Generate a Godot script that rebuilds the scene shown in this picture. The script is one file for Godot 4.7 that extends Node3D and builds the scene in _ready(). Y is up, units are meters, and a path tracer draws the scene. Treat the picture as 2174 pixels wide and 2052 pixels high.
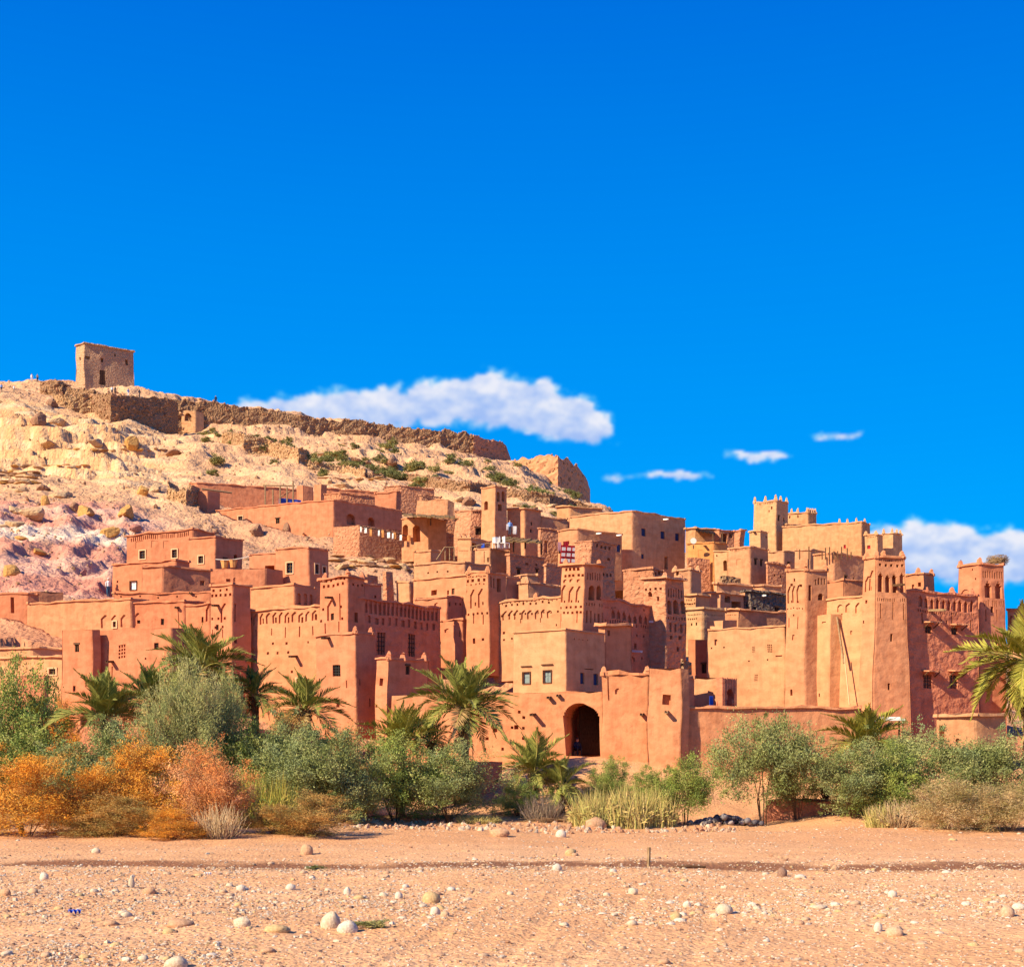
extends Node3D
# A fortified mud-brick village on a hillside above a dry riverbed, in low sun from the left.
const F := 2800.0      # focal length in photograph pixels
const HZ := 1650.0     # row of the horizon
const CU := 1087.0     # middle column
const EYE := 2.8       # metres above the riverbed

var M := {}
var used := {}
var rng := RandomNumberGenerator.new()
var nz := FastNoiseLite.new()      # metre-scale wobble of mud walls
var nf := FastNoiseLite.new()      # fine
var nl := FastNoiseLite.new()      # large patches
var ox := 0.0
var oy := 0.0
var sc := 1.0
var house_tint := Color.WHITE     # each house was plastered with its own earth
var cuts: Array = []               # terraces cut into the hill for the houses

func _ready() -> void:
	rng.seed = 7
	setup_noise()
	setup_view()
	setup_sky()
	setup_materials()
	build_houses()
	build_ground()
	build_ramparts()
	build_hill_rocks()
	build_terrace_things()
	build_plants()
	build_river()
	build_people()

# ---------------------------------------------------------------- view, sun, sky
func setup_view() -> void:
	var cam := Camera3D.new()
	cam.name = "camera"
	cam.projection = Camera3D.PROJECTION_FRUSTUM
	cam.near = 0.5
	cam.far = 6000.0
	cam.size = cam.near * 2052.0 / F
	cam.frustum_offset = Vector2(0, cam.near * (HZ - 1026.0) / F)
	cam.position = Vector3(0, EYE, 0)
	add_child(cam)
	cam.current = true
	var sun := DirectionalLight3D.new()
	sun.name = "sun"
	sun.light_energy = 1.6
	sun.light_color = Color(1.0, 0.93, 0.80)
	sun.light_angular_distance = 0.5
	sun.shadow_enabled = true
	add_child(sun)
	var az := deg_to_rad(53.0)
	var el := deg_to_rad(33.0)
	var to_sun := Vector3(-sin(az) * cos(el), sin(el), cos(az) * cos(el))
	sun.look_at_from_position(to_sun * 100.0, Vector3.ZERO)

func setup_sky() -> void:
	var env := Environment.new()
	env.background_mode = Environment.BG_SKY
	env.tonemap_mode = Environment.TONE_MAPPER_LINEAR
	env.tonemap_exposure = 1.72
	env.sdfgi_enabled = true
	env.ssao_enabled = true
	env.ssil_enabled = true
	var W := 4096
	var H := 2048
	var img := Image.create(W, H, false, Image.FORMAT_RGB8)
	for r in H:
		img.fill_rect(Rect2i(0, r, W, 1), sky_color(90.0 - (r + 0.5) * 180.0 / H))
	# clouds low in the sky; [u, v, half width, half height, strength] of their lobes
	var lobes := [[560, 872, 110, 26, .75], [640, 868, 110, 32, .8], [740, 865, 110, 44, .85], [850, 868, 110, 42, .8], [935, 850, 90, 46, .9], [1030, 838, 85, 52, 1.1], [1090, 860, 90, 50, 1.05], [1165, 868, 75, 42, .9], [1220, 900, 70, 42, .9], [1262, 912, 46, 36, .8], [1160, 815, 28, 18, .5], [835, 820, 22, 14, .4], [1180, 882, 90, 34, .9], [700, 900, 150, 28, .7],
		[1840, 1160, 100, 40, 1.0], [1960, 1148, 130, 44, 1.1], [2050, 1180, 120, 50, .95], [2174, 1175, 90, 46, 1.0], [2260, 1170, 120, 60, 1.0], [1900, 1200, 180, 30, .9], [2120, 1215, 150, 26, .7],
		[1310, 1014, 46, 11, .75], [1400, 1008, 60, 12, .8], [1470, 1008, 50, 11, .75], [1590, 967, 70, 12, .72], [1640, 966, 40, 12, .6], [1765, 925, 55, 10, .65], [1810, 918, 40, 10, .6], [1890, 640, 60, 8, .10]]
	var cn := FastNoiseLite.new()
	cn.seed = 5
	cn.frequency = 1.0
	cn.fractal_octaves = 5
	cn.fractal_gain = 0.5
	for c in range(-300, 300):
		var ang := (c + 0.5) / W * TAU
		var u := CU + F * tan(ang)
		for r in range(H / 2 - 300, H / 2 - 40):
			var el := PI / 2 - (r + 0.5) * PI / H
			var v := HZ - F * tan(el) / cos(ang)
			if v > 1300.0 or v < 600.0:
				continue
			var wu := u + 26.0 * cn.get_noise_2d(u * 0.016 + 40, v * 0.024)
			var wv := v + 13.0 * cn.get_noise_2d(u * 0.016, v * 0.024 + 90)
			var den := 0.0
			var hgt := 0.0
			for b in lobes:
				var e: float = ((wu - b[0]) / b[2]) ** 2 + ((wv - b[1]) / b[3]) ** 2
				if e < 4.0:
					var k: float = b[4] * exp(-e * 1.25)
					den += k
					hgt += k * (b[1] - wv) / b[3]
			if den < 0.02:
				continue
			hgt /= den
			var n := cn.get_noise_2d(u * 0.010, v * 0.017)
			var n2 := cn.get_noise_2d(u * 0.03 + 9, v * 0.045)
			var a := clampf((den - 0.28 + 0.34 * n + 0.12 * n2) * 2.0, 0.0, 1.0)
			a = a * a * (3.0 - 2.0 * a) * 0.95
			var lit := clampf(0.50 + 0.36 * hgt + 0.75 * n + 0.30 * n2, 0.0, 1.0)
			var white := Color(0.66, 0.75, 0.95).lerp(Color(0.96, 0.94, 0.97), lit)
			var col := sky_color(rad_to_deg(el)).lerp(white, a)
			img.set_pixel(posmod(c, W), r, col)
	# the same kind of low cloud all round the horizon
	var band := img.get_region(Rect2i(0, H / 2 - 300, 300, 260))
	var flip: Image = band.duplicate()
	flip.flip_x()
	for k in [500, 1250, 1900, 2550, 3200]:
		img.blit_rect(band if k % 4 == 0 else flip, Rect2i(0, 0, 300, 260), Vector2i(k, H / 2 - 300))
	var mat := PanoramaSkyMaterial.new()
	mat.panorama = ImageTexture.create_from_image(img)
	mat.energy_multiplier = 0.60
	var sky := Sky.new()
	sky.sky_material = mat
	env.sky = sky
	var we := WorldEnvironment.new()
	we.name = "world_environment"
	we.environment = env
	add_child(we)

func sky_color(el: float) -> Color:
	var stops := [[0.0, Color(0.05, 0.69, 1.0)], [8.0, Color(0.0, 0.665, 1.0)], [14.0, Color(0.0, 0.60, 0.975)], [22.0, Color(0.0, 0.53, 0.93)], [31.0, Color(0.0, 0.435, 0.865)], [50.0, Color(0.0, 0.33, 0.74)], [90.0, Color(0.0, 0.25, 0.62)]]
	if el <= 0.0:
		return Color(0.45, 0.36, 0.30)
	for i in stops.size() - 1:
		if el <= stops[i + 1][0]:
			var t: float = (el - stops[i][0]) / (stops[i + 1][0] - stops[i][0])
			return stops[i][1].lerp(stops[i + 1][1], t)
	return stops[-1][1]

func setup_noise() -> void:
	nz.seed = 3
	nz.frequency = 0.22
	nz.fractal_octaves = 3
	nf.seed = 11
	nf.frequency = 0.9
	nf.fractal_octaves = 2
	nl.seed = 21
	nl.frequency = 0.06
	nl.fractal_octaves = 3

# ---------------------------------------------------------------- materials
func lin(r: float, g: float, b: float) -> Color:
	return Color(r, g, b).linear_to_srgb()

func noise_tex(freq: float, oct: int, lo: Color, hi: Color, sd := 1, kind := FastNoiseLite.TYPE_SIMPLEX_SMOOTH, size := 512) -> NoiseTexture2D:
	var n := FastNoiseLite.new()
	n.noise_type = kind
	n.seed = sd
	n.frequency = freq
	n.fractal_octaves = oct
	var t := NoiseTexture2D.new()
	t.noise = n
	t.width = size
	t.height = size
	t.seamless = true
	var g := Gradient.new()
	g.set_color(0, lo)
	g.set_color(1, hi)
	t.color_ramp = g
	return t

func bump_tex(freq: float, oct: int, strength: float, sd := 2, kind := FastNoiseLite.TYPE_SIMPLEX_SMOOTH, size := 512) -> NoiseTexture2D:
	var n := FastNoiseLite.new()
	n.noise_type = kind
	n.seed = sd
	n.frequency = freq
	n.fractal_octaves = oct
	if kind == FastNoiseLite.TYPE_CELLULAR:
		n.cellular_return_type = FastNoiseLite.RETURN_DISTANCE
	var t := NoiseTexture2D.new()
	t.noise = n
	t.width = size
	t.height = size
	t.seamless = true
	t.as_normal_map = true
	t.bump_strength = strength
	return t

func mud_picture() -> ImageTexture:
	# blotches of different plaster batches, straw grain and rain streaks that run down the wall
	var n := FastNoiseLite.new()
	n.seed = 31
	n.frequency = 0.018
	n.fractal_octaves = 5
	var S := 512
	var blot := n.get_seamless_image(S, S).get_data()
	n.seed = 32
	n.frequency = 0.05
	n.fractal_octaves = 3
	var st := n.get_seamless_image(S, 64)
	st.resize(S, S, Image.INTERPOLATE_CUBIC)
	var streak := st.get_data()
	n.seed = 33
	n.frequency = 0.2
	var grain := n.get_seamless_image(S, S).get_data()
	n.seed = 34
	n.frequency = 0.022
	n.fractal_octaves = 2
	var crack := n.get_seamless_image(S, S).get_data()
	n.seed = 35
	n.frequency = 0.012
	var patch := n.get_seamless_image(S, S).get_data()
	var out := PackedByteArray()
	out.resize(S * S * 3)
	for i in S * S:
		var v := 0.93 + 0.15 * (blot[i] / 255.0 - 0.5) + 0.11 * (streak[i] / 255.0 - 0.5) + 0.08 * (grain[i] / 255.0 - 0.5)
		var w := (blot[i] / 255.0 - 0.5) * 0.06
		if absi(crack[i] - 128) < 2 and patch[i] > 130:      # hairline cracks
			v -= 0.16
		if patch[i] > 168:                                   # newer plaster patches
			v += 0.035
			w += 0.015
		if grain[i] > 205:                                   # straw and grit
			v += 0.05
		elif grain[i] < 45:
			v -= 0.06
		out[3 * i] = int(clampf(v + 0.02, 0, 1) * 255)
		out[3 * i + 1] = int(clampf(v + w, 0, 1) * 255)
		out[3 * i + 2] = int(clampf(v + 1.6 * w, 0, 1) * 255)
	return ImageTexture.create_from_image(Image.create_from_data(S, S, false, Image.FORMAT_RGB8, out))

func setup_materials() -> void:
	var mud := mud_picture()
	var bump := bump_tex(0.022, 4, 9.0, 2)
	var rough := bump_tex(0.030, 4, 20.0, 6)
	var cell := bump_tex(0.05, 2, 22.0, 4, FastNoiseLite.TYPE_CELLULAR)
	var celltint := noise_tex(0.05, 2, Color(0.70, 0.68, 0.66), Color(1, 1, 1), 4, FastNoiseLite.TYPE_CELLULAR)
	var soil := noise_tex(0.012, 6, Color(0.88, 0.86, 0.84), Color(1, 1, 1), 9)
	var soilb := bump_tex(0.03, 5, 12.0, 8)
	# name: base colour (linear), tile per metre, relief
	var adobe := {
		"red": [0.625, 0.242, 0.120, bump, 0.11, 0.30], "salmon": [0.641, 0.277, 0.131, bump, 0.11, 0.30], "peach": [0.663, 0.326, 0.155, bump, 0.11, 0.25], "tan": [0.641, 0.316, 0.155, bump, 0.13, 0.35], "cream": [0.684, 0.371, 0.174, bump, 0.13, 0.3], "clay": [0.620, 0.228, 0.118, rough, 0.10, 0.35], "worn": [0.609, 0.277, 0.144, rough, 0.14, 0.7], "ochre": [0.699, 0.332, 0.110, bump, 0.12, 0.3], "weathered": [0.591, 0.343, 0.194, rough, 0.14, 0.9]}
	for k in adobe:
		var a = adobe[k]
		var m := mat(lin(a[0], a[1], a[2]), 0.95)
		m.albedo_texture = mud
		m.normal_enabled = true
		m.normal_texture = a[3]
		m.normal_scale = a[5]
		m.uv1_triplanar = true
		m.uv1_world_triplanar = true
		m.uv1_scale = Vector3.ONE * a[4]
		m.vertex_color_use_as_albedo = true
		M[k] = m
	for k in {"rubble": [0.50, 0.29, 0.16], "rubble_light": [0.66, 0.40, 0.21], "greystone": [0.30, 0.22, 0.17]}:
		var c = {"rubble": [0.50, 0.29, 0.16], "rubble_light": [0.66, 0.40, 0.21], "greystone": [0.30, 0.22, 0.17]}[k]
		var m := mat(lin(c[0], c[1], c[2]), 0.95)
		m.albedo_texture = celltint
		m.normal_enabled = true
		m.normal_texture = cell
		m.normal_scale = 1.4
		m.uv1_triplanar = true
		m.uv1_world_triplanar = true
		m.uv1_scale = Vector3.ONE * 0.09
		m.vertex_color_use_as_albedo = true
		M[k] = m
	for k in ["hill", "riverbed", "bank"]:
		var m := mat(Color.WHITE, 0.97)
		m.albedo_texture = soil
		m.normal_enabled = true
		m.normal_texture = soilb
		m.normal_scale = {"hill": 1.0, "riverbed": 0.7, "bank": 0.8}[k]
		m.uv1_triplanar = true
		m.uv1_world_triplanar = true
		m.uv1_scale = Vector3.ONE * {"hill": 0.09, "riverbed": 0.35, "bank": 0.22}[k]
		m.vertex_color_use_as_albedo = true
		M[k] = m
	var st := mat(Color.WHITE, 0.9)
	st.albedo_texture = noise_tex(0.02, 4, Color(0.72, 0.69, 0.66), Color(1, 1, 1), 14)
	st.normal_enabled = true
	st.normal_texture = soilb
	st.normal_scale = 0.7
	st.uv1_triplanar = true
	st.uv1_scale = Vector3.ONE * 0.5
	st.vertex_color_use_as_albedo = true
	M["stone"] = st
	var wood_t := noise_tex(0.03, 3, Color(0.6, 0.55, 0.5), Color(1, 1, 1), 17)
	for k in {"wood": 0, "darkwood": 0, "palewood": 0, "bark": 0, "reedmat": 0}:
		var c = {"wood": lin(0.20, 0.11, 0.06), "darkwood": lin(0.055, 0.032, 0.022), "palewood": lin(0.50, 0.34, 0.19), "bark": lin(0.20, 0.12, 0.065), "reedmat": lin(0.36, 0.23, 0.10)}[k]
		var m := mat(c, 0.85)
		m.albedo_texture = wood_t
		m.uv1_triplanar = true
		m.uv1_scale = Vector3(0.8, 0.2, 0.8)
		M[k] = m
	M["trim"] = mat(lin(0.70, 0.44, 0.24), 0.9)
	M["white"] = mat(lin(0.78, 0.74, 0.70), 0.8)
	M["shutter"] = mat(lin(0.20, 0.25, 0.24), 0.6)
	M["blueshutter"] = mat(lin(0.035, 0.05, 0.12), 0.6)
	M["iron"] = mat(lin(0.03, 0.027, 0.025), 0.6)
	M["dark"] = mat(lin(0.03, 0.02, 0.016), 0.9)
	M["blue"] = mat(lin(0.03, 0.09, 0.45), 0.8)
	M["redcloth"] = mat(lin(0.42, 0.02, 0.03), 0.9)
	M["pinkcloth"] = mat(lin(0.70, 0.36, 0.36), 0.9)
	M["wire"] = mat(lin(0.65, 0.58, 0.52), 0.7)
	M["glass"] = mat(lin(0.02, 0.03, 0.05), 0.12)
	var leaf := mat(Color.WHITE, 0.7)
	leaf.vertex_color_use_as_albedo = true
	leaf.cull_mode = BaseMaterial3D.CULL_DISABLED
	leaf.backlight_enabled = true
	leaf.backlight = Color(0.45, 0.45, 0.45)
	M["leaf"] = leaf
	var pal := mat(Color.WHITE, 0.8)
	pal.vertex_color_use_as_albedo = true
	M["tinted"] = pal
	var twig := mat(Color.WHITE, 0.9)
	twig.vertex_color_use_as_albedo = true
	M["twig"] = twig
	var wat := mat(lin(0.13, 0.075, 0.045), 0.08)
	M["water"] = wat
	M["wet"] = mat(lin(0.13, 0.06, 0.033), 0.45)

func mat(c: Color, r: float) -> StandardMaterial3D:
	var m := StandardMaterial3D.new()
	m.albedo_color = c
	m.roughness = r
	m.metallic_specular = 0.25
	return m

# ---------------------------------------------------------------- naming and small helpers
func numbered(n: String) -> String:
	if not used.has(n):
		used[n] = 0
		return n
	used[n] += 1
	return "%s_%03d" % [n, used[n]]

func tag(o: Node, label: String, category: String, group := "", kind := "") -> Node:
	if label:
		o.set_meta("label", label)
	if category:
		o.set_meta("category", category)
	if group:
		o.set_meta("group", group)
	if kind:
		o.set_meta("kind", kind)
	return o

func thing(called: String, label: String, category: String, at := Vector3.ZERO, group := "") -> Node3D:
	var o := Node3D.new()
	o.name = numbered(called)
	o.position = at
	add_child(o)
	tag(o, label, category, group)
	return o

func put(called: String, mesh: Mesh, m: Material, parent: Node, at := Transform3D()) -> MeshInstance3D:
	var o := MeshInstance3D.new()
	o.name = numbered(called) if parent == self else called
	o.mesh = mesh
	o.material_override = m
	o.transform = at
	parent.add_child(o, true)
	return o

func struct(called: String, mesh: Mesh, m: Material) -> MeshInstance3D:
	var o := put(called, mesh, m, self)
	o.set_meta("kind", "structure")
	return o

func st_new() -> SurfaceTool:
	var st := SurfaceTool.new()
	st.begin(Mesh.PRIMITIVE_TRIANGLES)
	st.set_smooth_group(-1)
	return st

func done(st: SurfaceTool) -> ArrayMesh:
	st.generate_normals()
	return st.commit()

# a, b, c, d clockwise as seen from outside
func quad(st: SurfaceTool, a: Vector3, b: Vector3, c: Vector3, d: Vector3) -> void:
	st.add_vertex(a); st.add_vertex(b); st.add_vertex(c)
	st.add_vertex(a); st.add_vertex(c); st.add_vertex(d)

func box(st: SurfaceTool, c: Vector3, s: Vector3, b := Basis()) -> void:
	var p := []
	for i in 8:
		p.append(c + b * (Vector3((i & 1) - 0.5, ((i >> 1) & 1) - 0.5, ((i >> 2) & 1) - 0.5) * s))
	quad(st, p[4], p[6], p[7], p[5])
	quad(st, p[1], p[3], p[2], p[0])
	quad(st, p[0], p[2], p[6], p[4])
	quad(st, p[5], p[7], p[3], p[1])
	quad(st, p[2], p[3], p[7], p[6])
	quad(st, p[0], p[4], p[5], p[1])

func tube(st: SurfaceTool, pts: Array, radii: Array, n := 6, cap := true) -> void:
	var rings := []
	for i in pts.size():
		var t: Vector3 = (pts[mini(i + 1, pts.size() - 1)] - pts[maxi(i - 1, 0)]).normalized()
		var s := t.cross(Vector3.UP if absf(t.y) < 0.95 else Vector3.RIGHT).normalized()
		var w := s.cross(t).normalized()
		var ring := []
		for k in n:
			var a := TAU * k / n
			ring.append(pts[i] + (s * cos(a) + w * sin(a)) * radii[i])
		rings.append(ring)
	for i in pts.size() - 1:
		for k in n:
			var k2 := (k + 1) % n
			quad(st, rings[i][k], rings[i][k2], rings[i + 1][k2], rings[i + 1][k])
	if cap:
		for k in range(1, n - 1):
			st.add_vertex(rings[0][0]); st.add_vertex(rings[0][k + 1]); st.add_vertex(rings[0][k])
			st.add_vertex(rings[-1][0]); st.add_vertex(rings[-1][k]); st.add_vertex(rings[-1][k + 1])

func rod(a: Vector3, b: Vector3, r: float, n := 6) -> ArrayMesh:
	var st := st_new()
	tube(st, [a, b], [r, r], n)
	return done(st)

func lump(sd: int, sub := 1, jag := 0.22, flat := 1.0) -> ArrayMesh:
	# an irregular stone about one metre across
	var n := FastNoiseLite.new()
	n.seed = sd
	n.frequency = 0.9
	n.fractal_octaves = 3
	var sp := SphereMesh.new()
	sp.radius = 0.5
	sp.height = 1.0
	sp.radial_segments = 6 + sub * 4
	sp.rings = 3 + sub * 2
	var ar := sp.get_mesh_arrays()
	var v: PackedVector3Array = ar[Mesh.ARRAY_VERTEX]
	var ix: PackedInt32Array = ar[Mesh.ARRAY_INDEX]
	for i in v.size():
		var p := v[i]
		p *= 1.0 + jag * 2.0 * n.get_noise_3dv(p * 1.6) + jag * 0.8 * n.get_noise_3dv(p * 5.0 + Vector3(9, 3, 1))
		p.y *= flat
		v[i] = p
	var st := SurfaceTool.new()
	st.begin(Mesh.PRIMITIVE_TRIANGLES)
	st.set_smooth_group(-1 if jag > 0.3 else 0)
	for i in ix:
		st.add_vertex(v[i])
	return done(st)

func boulder(sd: int) -> ArrayMesh:
	# angular block: a cube cut by a few random planes
	var r := RandomNumberGenerator.new()
	r.seed = sd
	var n := FastNoiseLite.new()
	n.seed = sd
	n.frequency = 0.8
	var bm := SphereMesh.new()
	bm.radius = 0.5
	bm.height = 1.0
	bm.radial_segments = 18
	bm.rings = 10
	var ar := bm.get_mesh_arrays()
	var v: PackedVector3Array = ar[Mesh.ARRAY_VERTEX]
	var ix: PackedInt32Array = ar[Mesh.ARRAY_INDEX]
	var pl := []
	for k in 9:
		pl.append([Vector3(r.randfn(), r.randfn(), r.randfn()).normalized(), r.randf_range(0.34, 0.46)])
	for i in v.size():
		var dir := v[i].normalized()
		var t := 0.72
		for q in pl:
			var c: float = dir.dot(q[0])
			if c > 0.05:
				t = minf(t, q[1] / c)
		v[i] = dir * t * (1.0 + 0.07 * n.get_noise_3dv(dir * 3.0))
	var st := st_new()
	for i in ix:
		st.add_vertex(v[i])
	return done(st)

# ---------------------------------------------------------------- from measured columns and rows to places
func zone(z: String) -> void:
	var t: Array = {"P": [0, 0, 1.0], "Z1": [0, 700, 3.55], "Z2": [400, 780, 3.55], "Z3": [800, 780, 3.55], "Z4": [1300, 980, 4.322], "Y1": [0, 1100, 4.142], "Y2": [400, 1130, 4.142], "Y3": [800, 1130, 4.142], "Y4": [1150, 1130, 4.142], "Y5": [1600, 1130, 3.463], "V1": [0, 1320, 3.55], "V2": [500, 1370, 3.55], "V3": [1000, 1370, 3.55], "V4": [1500, 1370, 2.95], "R1": [0, 1740, 1.829], "R2": [1087, 1740, 1.829]}[z]
	ox = t[0]
	oy = t[1]
	sc = t[2]

func px(x: float) -> float:
	return ox + x / sc

func py(y: float) -> float:
	return oy + y / sc

func at_px(u: float, v: float, d: float) -> Vector3:
	return Vector3((u - CU) / F * d, EYE + (HZ - v) / F * d, -d)

func at(x: float, y: float, d: float) -> Vector3:
	return at_px(px(x), py(y), d)

# ---------------------------------------------------------------- mud buildings
class Bld:
	var P: Array = []          # four corners in plan, anticlockwise from above starting at the left one: left, near, right, back
	var ctr := Vector2.ZERO
	var ytop := 0.0
	var ybot := 0.0
	var taper := 0.0
	var amp := 0.07
	var rag := 0.06
	var wear := 0.03
	var nz: FastNoiseLite
	func length(f: int) -> float:
		return P[f].distance_to(P[(f + 1) % 4])
	func along(f: int) -> Vector3:
		var e: Vector2 = (P[(f + 1) % 4] - P[f]).normalized()
		return Vector3(e.x, 0, e.y)
	func outward(f: int) -> Vector3:
		var e := along(f)
		return Vector3(-e.z, 0, e.x)
	func pt(f: int, s: float, y: float, dep := 0.0) -> Vector3:
		var p: Vector2 = P[f]
		var e: Vector2 = (P[(f + 1) % 4] - p).normalized()
		var b := p + e * s
		b = ctr + (b - ctr) * (1.0 + taper * (ytop - y) / 10.0)
		b -= Vector2(-e.y, e.x) * dep
		# corners worn round
		var ln := length(f)
		var t0 := clampf(1.0 - s / 0.16, 0.0, 1.0)
		var t1 := clampf(1.0 - (ln - s) / 0.16, 0.0, 1.0)
		if ln > 1.4 and (t0 > 0.0 or t1 > 0.0):
			var o := outward(f)
			var q := outward((f + 3) % 4)
			var r := outward((f + 1) % 4)
			b -= Vector2(o.x + q.x, o.z + q.z) * wear * t0 * t0 + Vector2(o.x + r.x, o.z + r.z) * wear * t1 * t1
		var v := Vector3(b.x, y, b.y)
		var w := Vector3(nz.get_noise_3d(v.x, v.y * 0.7, v.z), 0, nz.get_noise_3d(v.x + 57.0, v.y * 0.7, v.z + 31.0)) * amp * 2.0
		w.y = nz.get_noise_3d(v.x * 1.7 + 11.0, 4.0, v.z * 1.7) * rag * 2.0 * clampf((y - ybot) / (ytop - ybot), 0, 1)
		return v + w
	func hit(f: int, u: float, v: float) -> Vector2:
		var p: Vector2 = P[f]
		var e: Vector2 = P[(f + 1) % 4] - p
		var q := (u - 1087.0) / 2800.0
		var t := -(p.x + q * p.y) / (e.x + q * e.y)
		var depth := -(p.y + t * e.y)
		return Vector2(t * e.length(), 2.8 + (1650.0 - v) / 2800.0 * depth)

func tint(p: Vector3) -> Color:
	var a := 1.0 + 0.16 * nl.get_noise_3d(p.x, p.y, p.z) + 0.10 * nz.get_noise_3d(p.x * 1.3, p.y * 1.3, p.z * 1.3)
	var w := 0.05 * nl.get_noise_3d(p.x + 200.0, p.y, p.z)
	return Color(a, a * (1.0 + w), a * (1.0 + 2.0 * w)) * house_tint

func tv(st: SurfaceTool, p: Vector3) -> void:
	st.set_color(tint(p))
	st.add_vertex(p)

func tquad(st: SurfaceTool, a: Vector3, b: Vector3, c: Vector3, d: Vector3) -> void:
	tv(st, a); tv(st, b); tv(st, c)
	tv(st, a); tv(st, c); tv(st, d)

func rect_of(B: Bld, f: int, x0: float, y0: float, x1: float, y1: float) -> Array:
	var m := B.hit(f, px((x0 + x1) / 2), py((y0 + y1) / 2))
	var w := absf(B.hit(f, px(x1), py(y0)).x - B.hit(f, px(x0), py(y0)).x)
	var dep: float = -(B.P[f].y + (B.P[(f + 1) % 4].y - B.P[f].y) * m.x / B.length(f))
	var h: float = absf(y1 - y0) / sc / F * dep
	return [m.x - w / 2, m.y - h / 2, m.x + w / 2, m.y + h / 2]

func arch_rects(r: Array, dep: float, out: Array, k := 6, pointed := false) -> void:
	var w: float = r[2] - r[0]
	var rise := minf(w * (0.75 if pointed else 0.5), (r[3] - r[1]) * 0.6)
	for i in k:
		var a := float(i) / k
		var b := float(i + 1) / k
		var mid := absf((a + b) - 1.0)
		var y: float = r[3] - rise * ((mid) if pointed else (1.0 - sqrt(maxf(0.0, 1.0 - mid * mid))))
		out.append([r[0] + w * a, r[1], r[0] + w * b, y, dep])

func features(B: Bld, f: int, list: Array, parts: Array) -> Array:
	var out := []
	for q in list:
		match q[0]:
			"h":     # plain opening
				var r := rect_of(B, f, q[1], q[2], q[3], q[4])
				out.append(r + [q[5] if q.size() > 5 else 0.7])
			"arch":  # arched opening
				arch_rects(rect_of(B, f, q[1], q[2], q[3], q[4]), q[5] if q.size() > 5 else 0.7, out, q[6] if q.size() > 6 else 9)
			"n":     # arcade of n blind niches between x0 and x1
				var r := rect_of(B, f, q[1], q[3], q[2], q[4])
				var n: int = q[5]
				var pitch: float = (r[2] - r[0]) / n
				for i in n:
					arch_rects([r[0] + pitch * (i + rng.randf_range(0.13, 0.21)), r[1] + rng.randf_range(-0.03, 0.05), r[0] + pitch * (i + rng.randf_range(0.79, 0.87)), r[3] + rng.randf_range(-0.10, 0.04)], q[6] if q.size() > 6 else 0.28, out, 5, true)
			"dot":   # row of n small square holes
				var r := rect_of(B, f, q[1], q[3] - 4, q[2], q[3] + 4)
				var n: int = q[4]
				var e: float = q[5] if q.size() > 5 else 0.11
				for i in n:
					var s: float = lerpf(r[0], r[2], float(i) / maxi(1, n - 1)) + rng.randf_range(-0.05, 0.05)
					var y: float = (r[1] + r[3]) / 2 + rng.randf_range(-0.03, 0.03)
					out.append([s - e, y - e, s + e, y + e, 0.3])
			"row":   # n slots between x0 and x1
				var r := rect_of(B, f, q[1], q[3], q[2], q[4])
				var n: int = q[5]
				var pitch: float = (r[2] - r[0]) / n
				for i in n:
					if rng.randf() < 0.07:
						continue
					var hh: float = (r[3] - r[1]) * rng.randf_range(0.78, 1.0)
					out.append([r[0] + pitch * (i + rng.randf_range(0.2, 0.34)), r[1], r[0] + pitch * (i + rng.randf_range(0.64, 0.8)), r[1] + hh, rng.randf_range(0.10, 0.24)])
			"v":     # chevron groove: a slanted stroke above an upright one
				var r := rect_of(B, f, q[1], q[2], q[3], q[4])
				var w: float = r[2] - r[0]
				var h: float = r[3] - r[1]
				var g := 0.09
				out.append([r[0] - g, r[1], r[0] + g, r[3] - h * 0.35, 0.14])
				for i in 4:
					out.append([r[0] + w * i / 4.0 - g, r[3] - h * (0.35 - 0.0875 * i), r[0] + w * (i + 1) / 4.0 + g * 0.4, r[3] - h * (0.35 - 0.0875 * (i + 1)) + 0.05, 0.14])
			"lat":   # lattice of small holes
				var r := rect_of(B, f, q[1], q[2], q[3], q[4])
				for i in 3:
					for j in 4:
						var x: float = lerpf(r[0], r[2], (i + 0.5) / 3)
						var y: float = lerpf(r[1], r[3], (j + 0.5) / 4)
						out.append([x - (r[2] - r[0]) * 0.11, y - (r[3] - r[1]) * 0.085, x + (r[2] - r[0]) * 0.11, y + (r[3] - r[1]) * 0.085, 0.25])
			"w":     # window or door with its leaf
				var r := rect_of(B, f, q[1], q[2], q[3], q[4])
				out.append(r + [0.32])
				parts.append([q[5], f, r])
			"s":     # water spout
				var h := B.hit(f, px(q[1]), py(q[2]))
				parts.append(["spout", f, [h.x, h.y, q[3], q[4] if q.size() > 4 else "wood"]])
			"aw":    # little roof above a window
				parts.append(["awning", f, rect_of(B, f, q[1], q[3] - 6, q[2], q[3] + 6)])
	return out

func sorted_cuts(from: float, to: float, extra: Array, step: float) -> Array:
	var a := [from, to]
	for e in extra:
		if e > from + 0.02 and e < to - 0.02:
			a.append(e)
	a.sort()
	var b := [a[0]]
	for i in range(1, a.size()):
		if a[i] - b[-1] < 0.012:
			continue
		var n := ceili((a[i] - b[-1]) / step)
		var s0: float = b[-1]
		for k in n:
			b.append(lerpf(s0, a[i], float(k + 1) / n))
	return b

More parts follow.
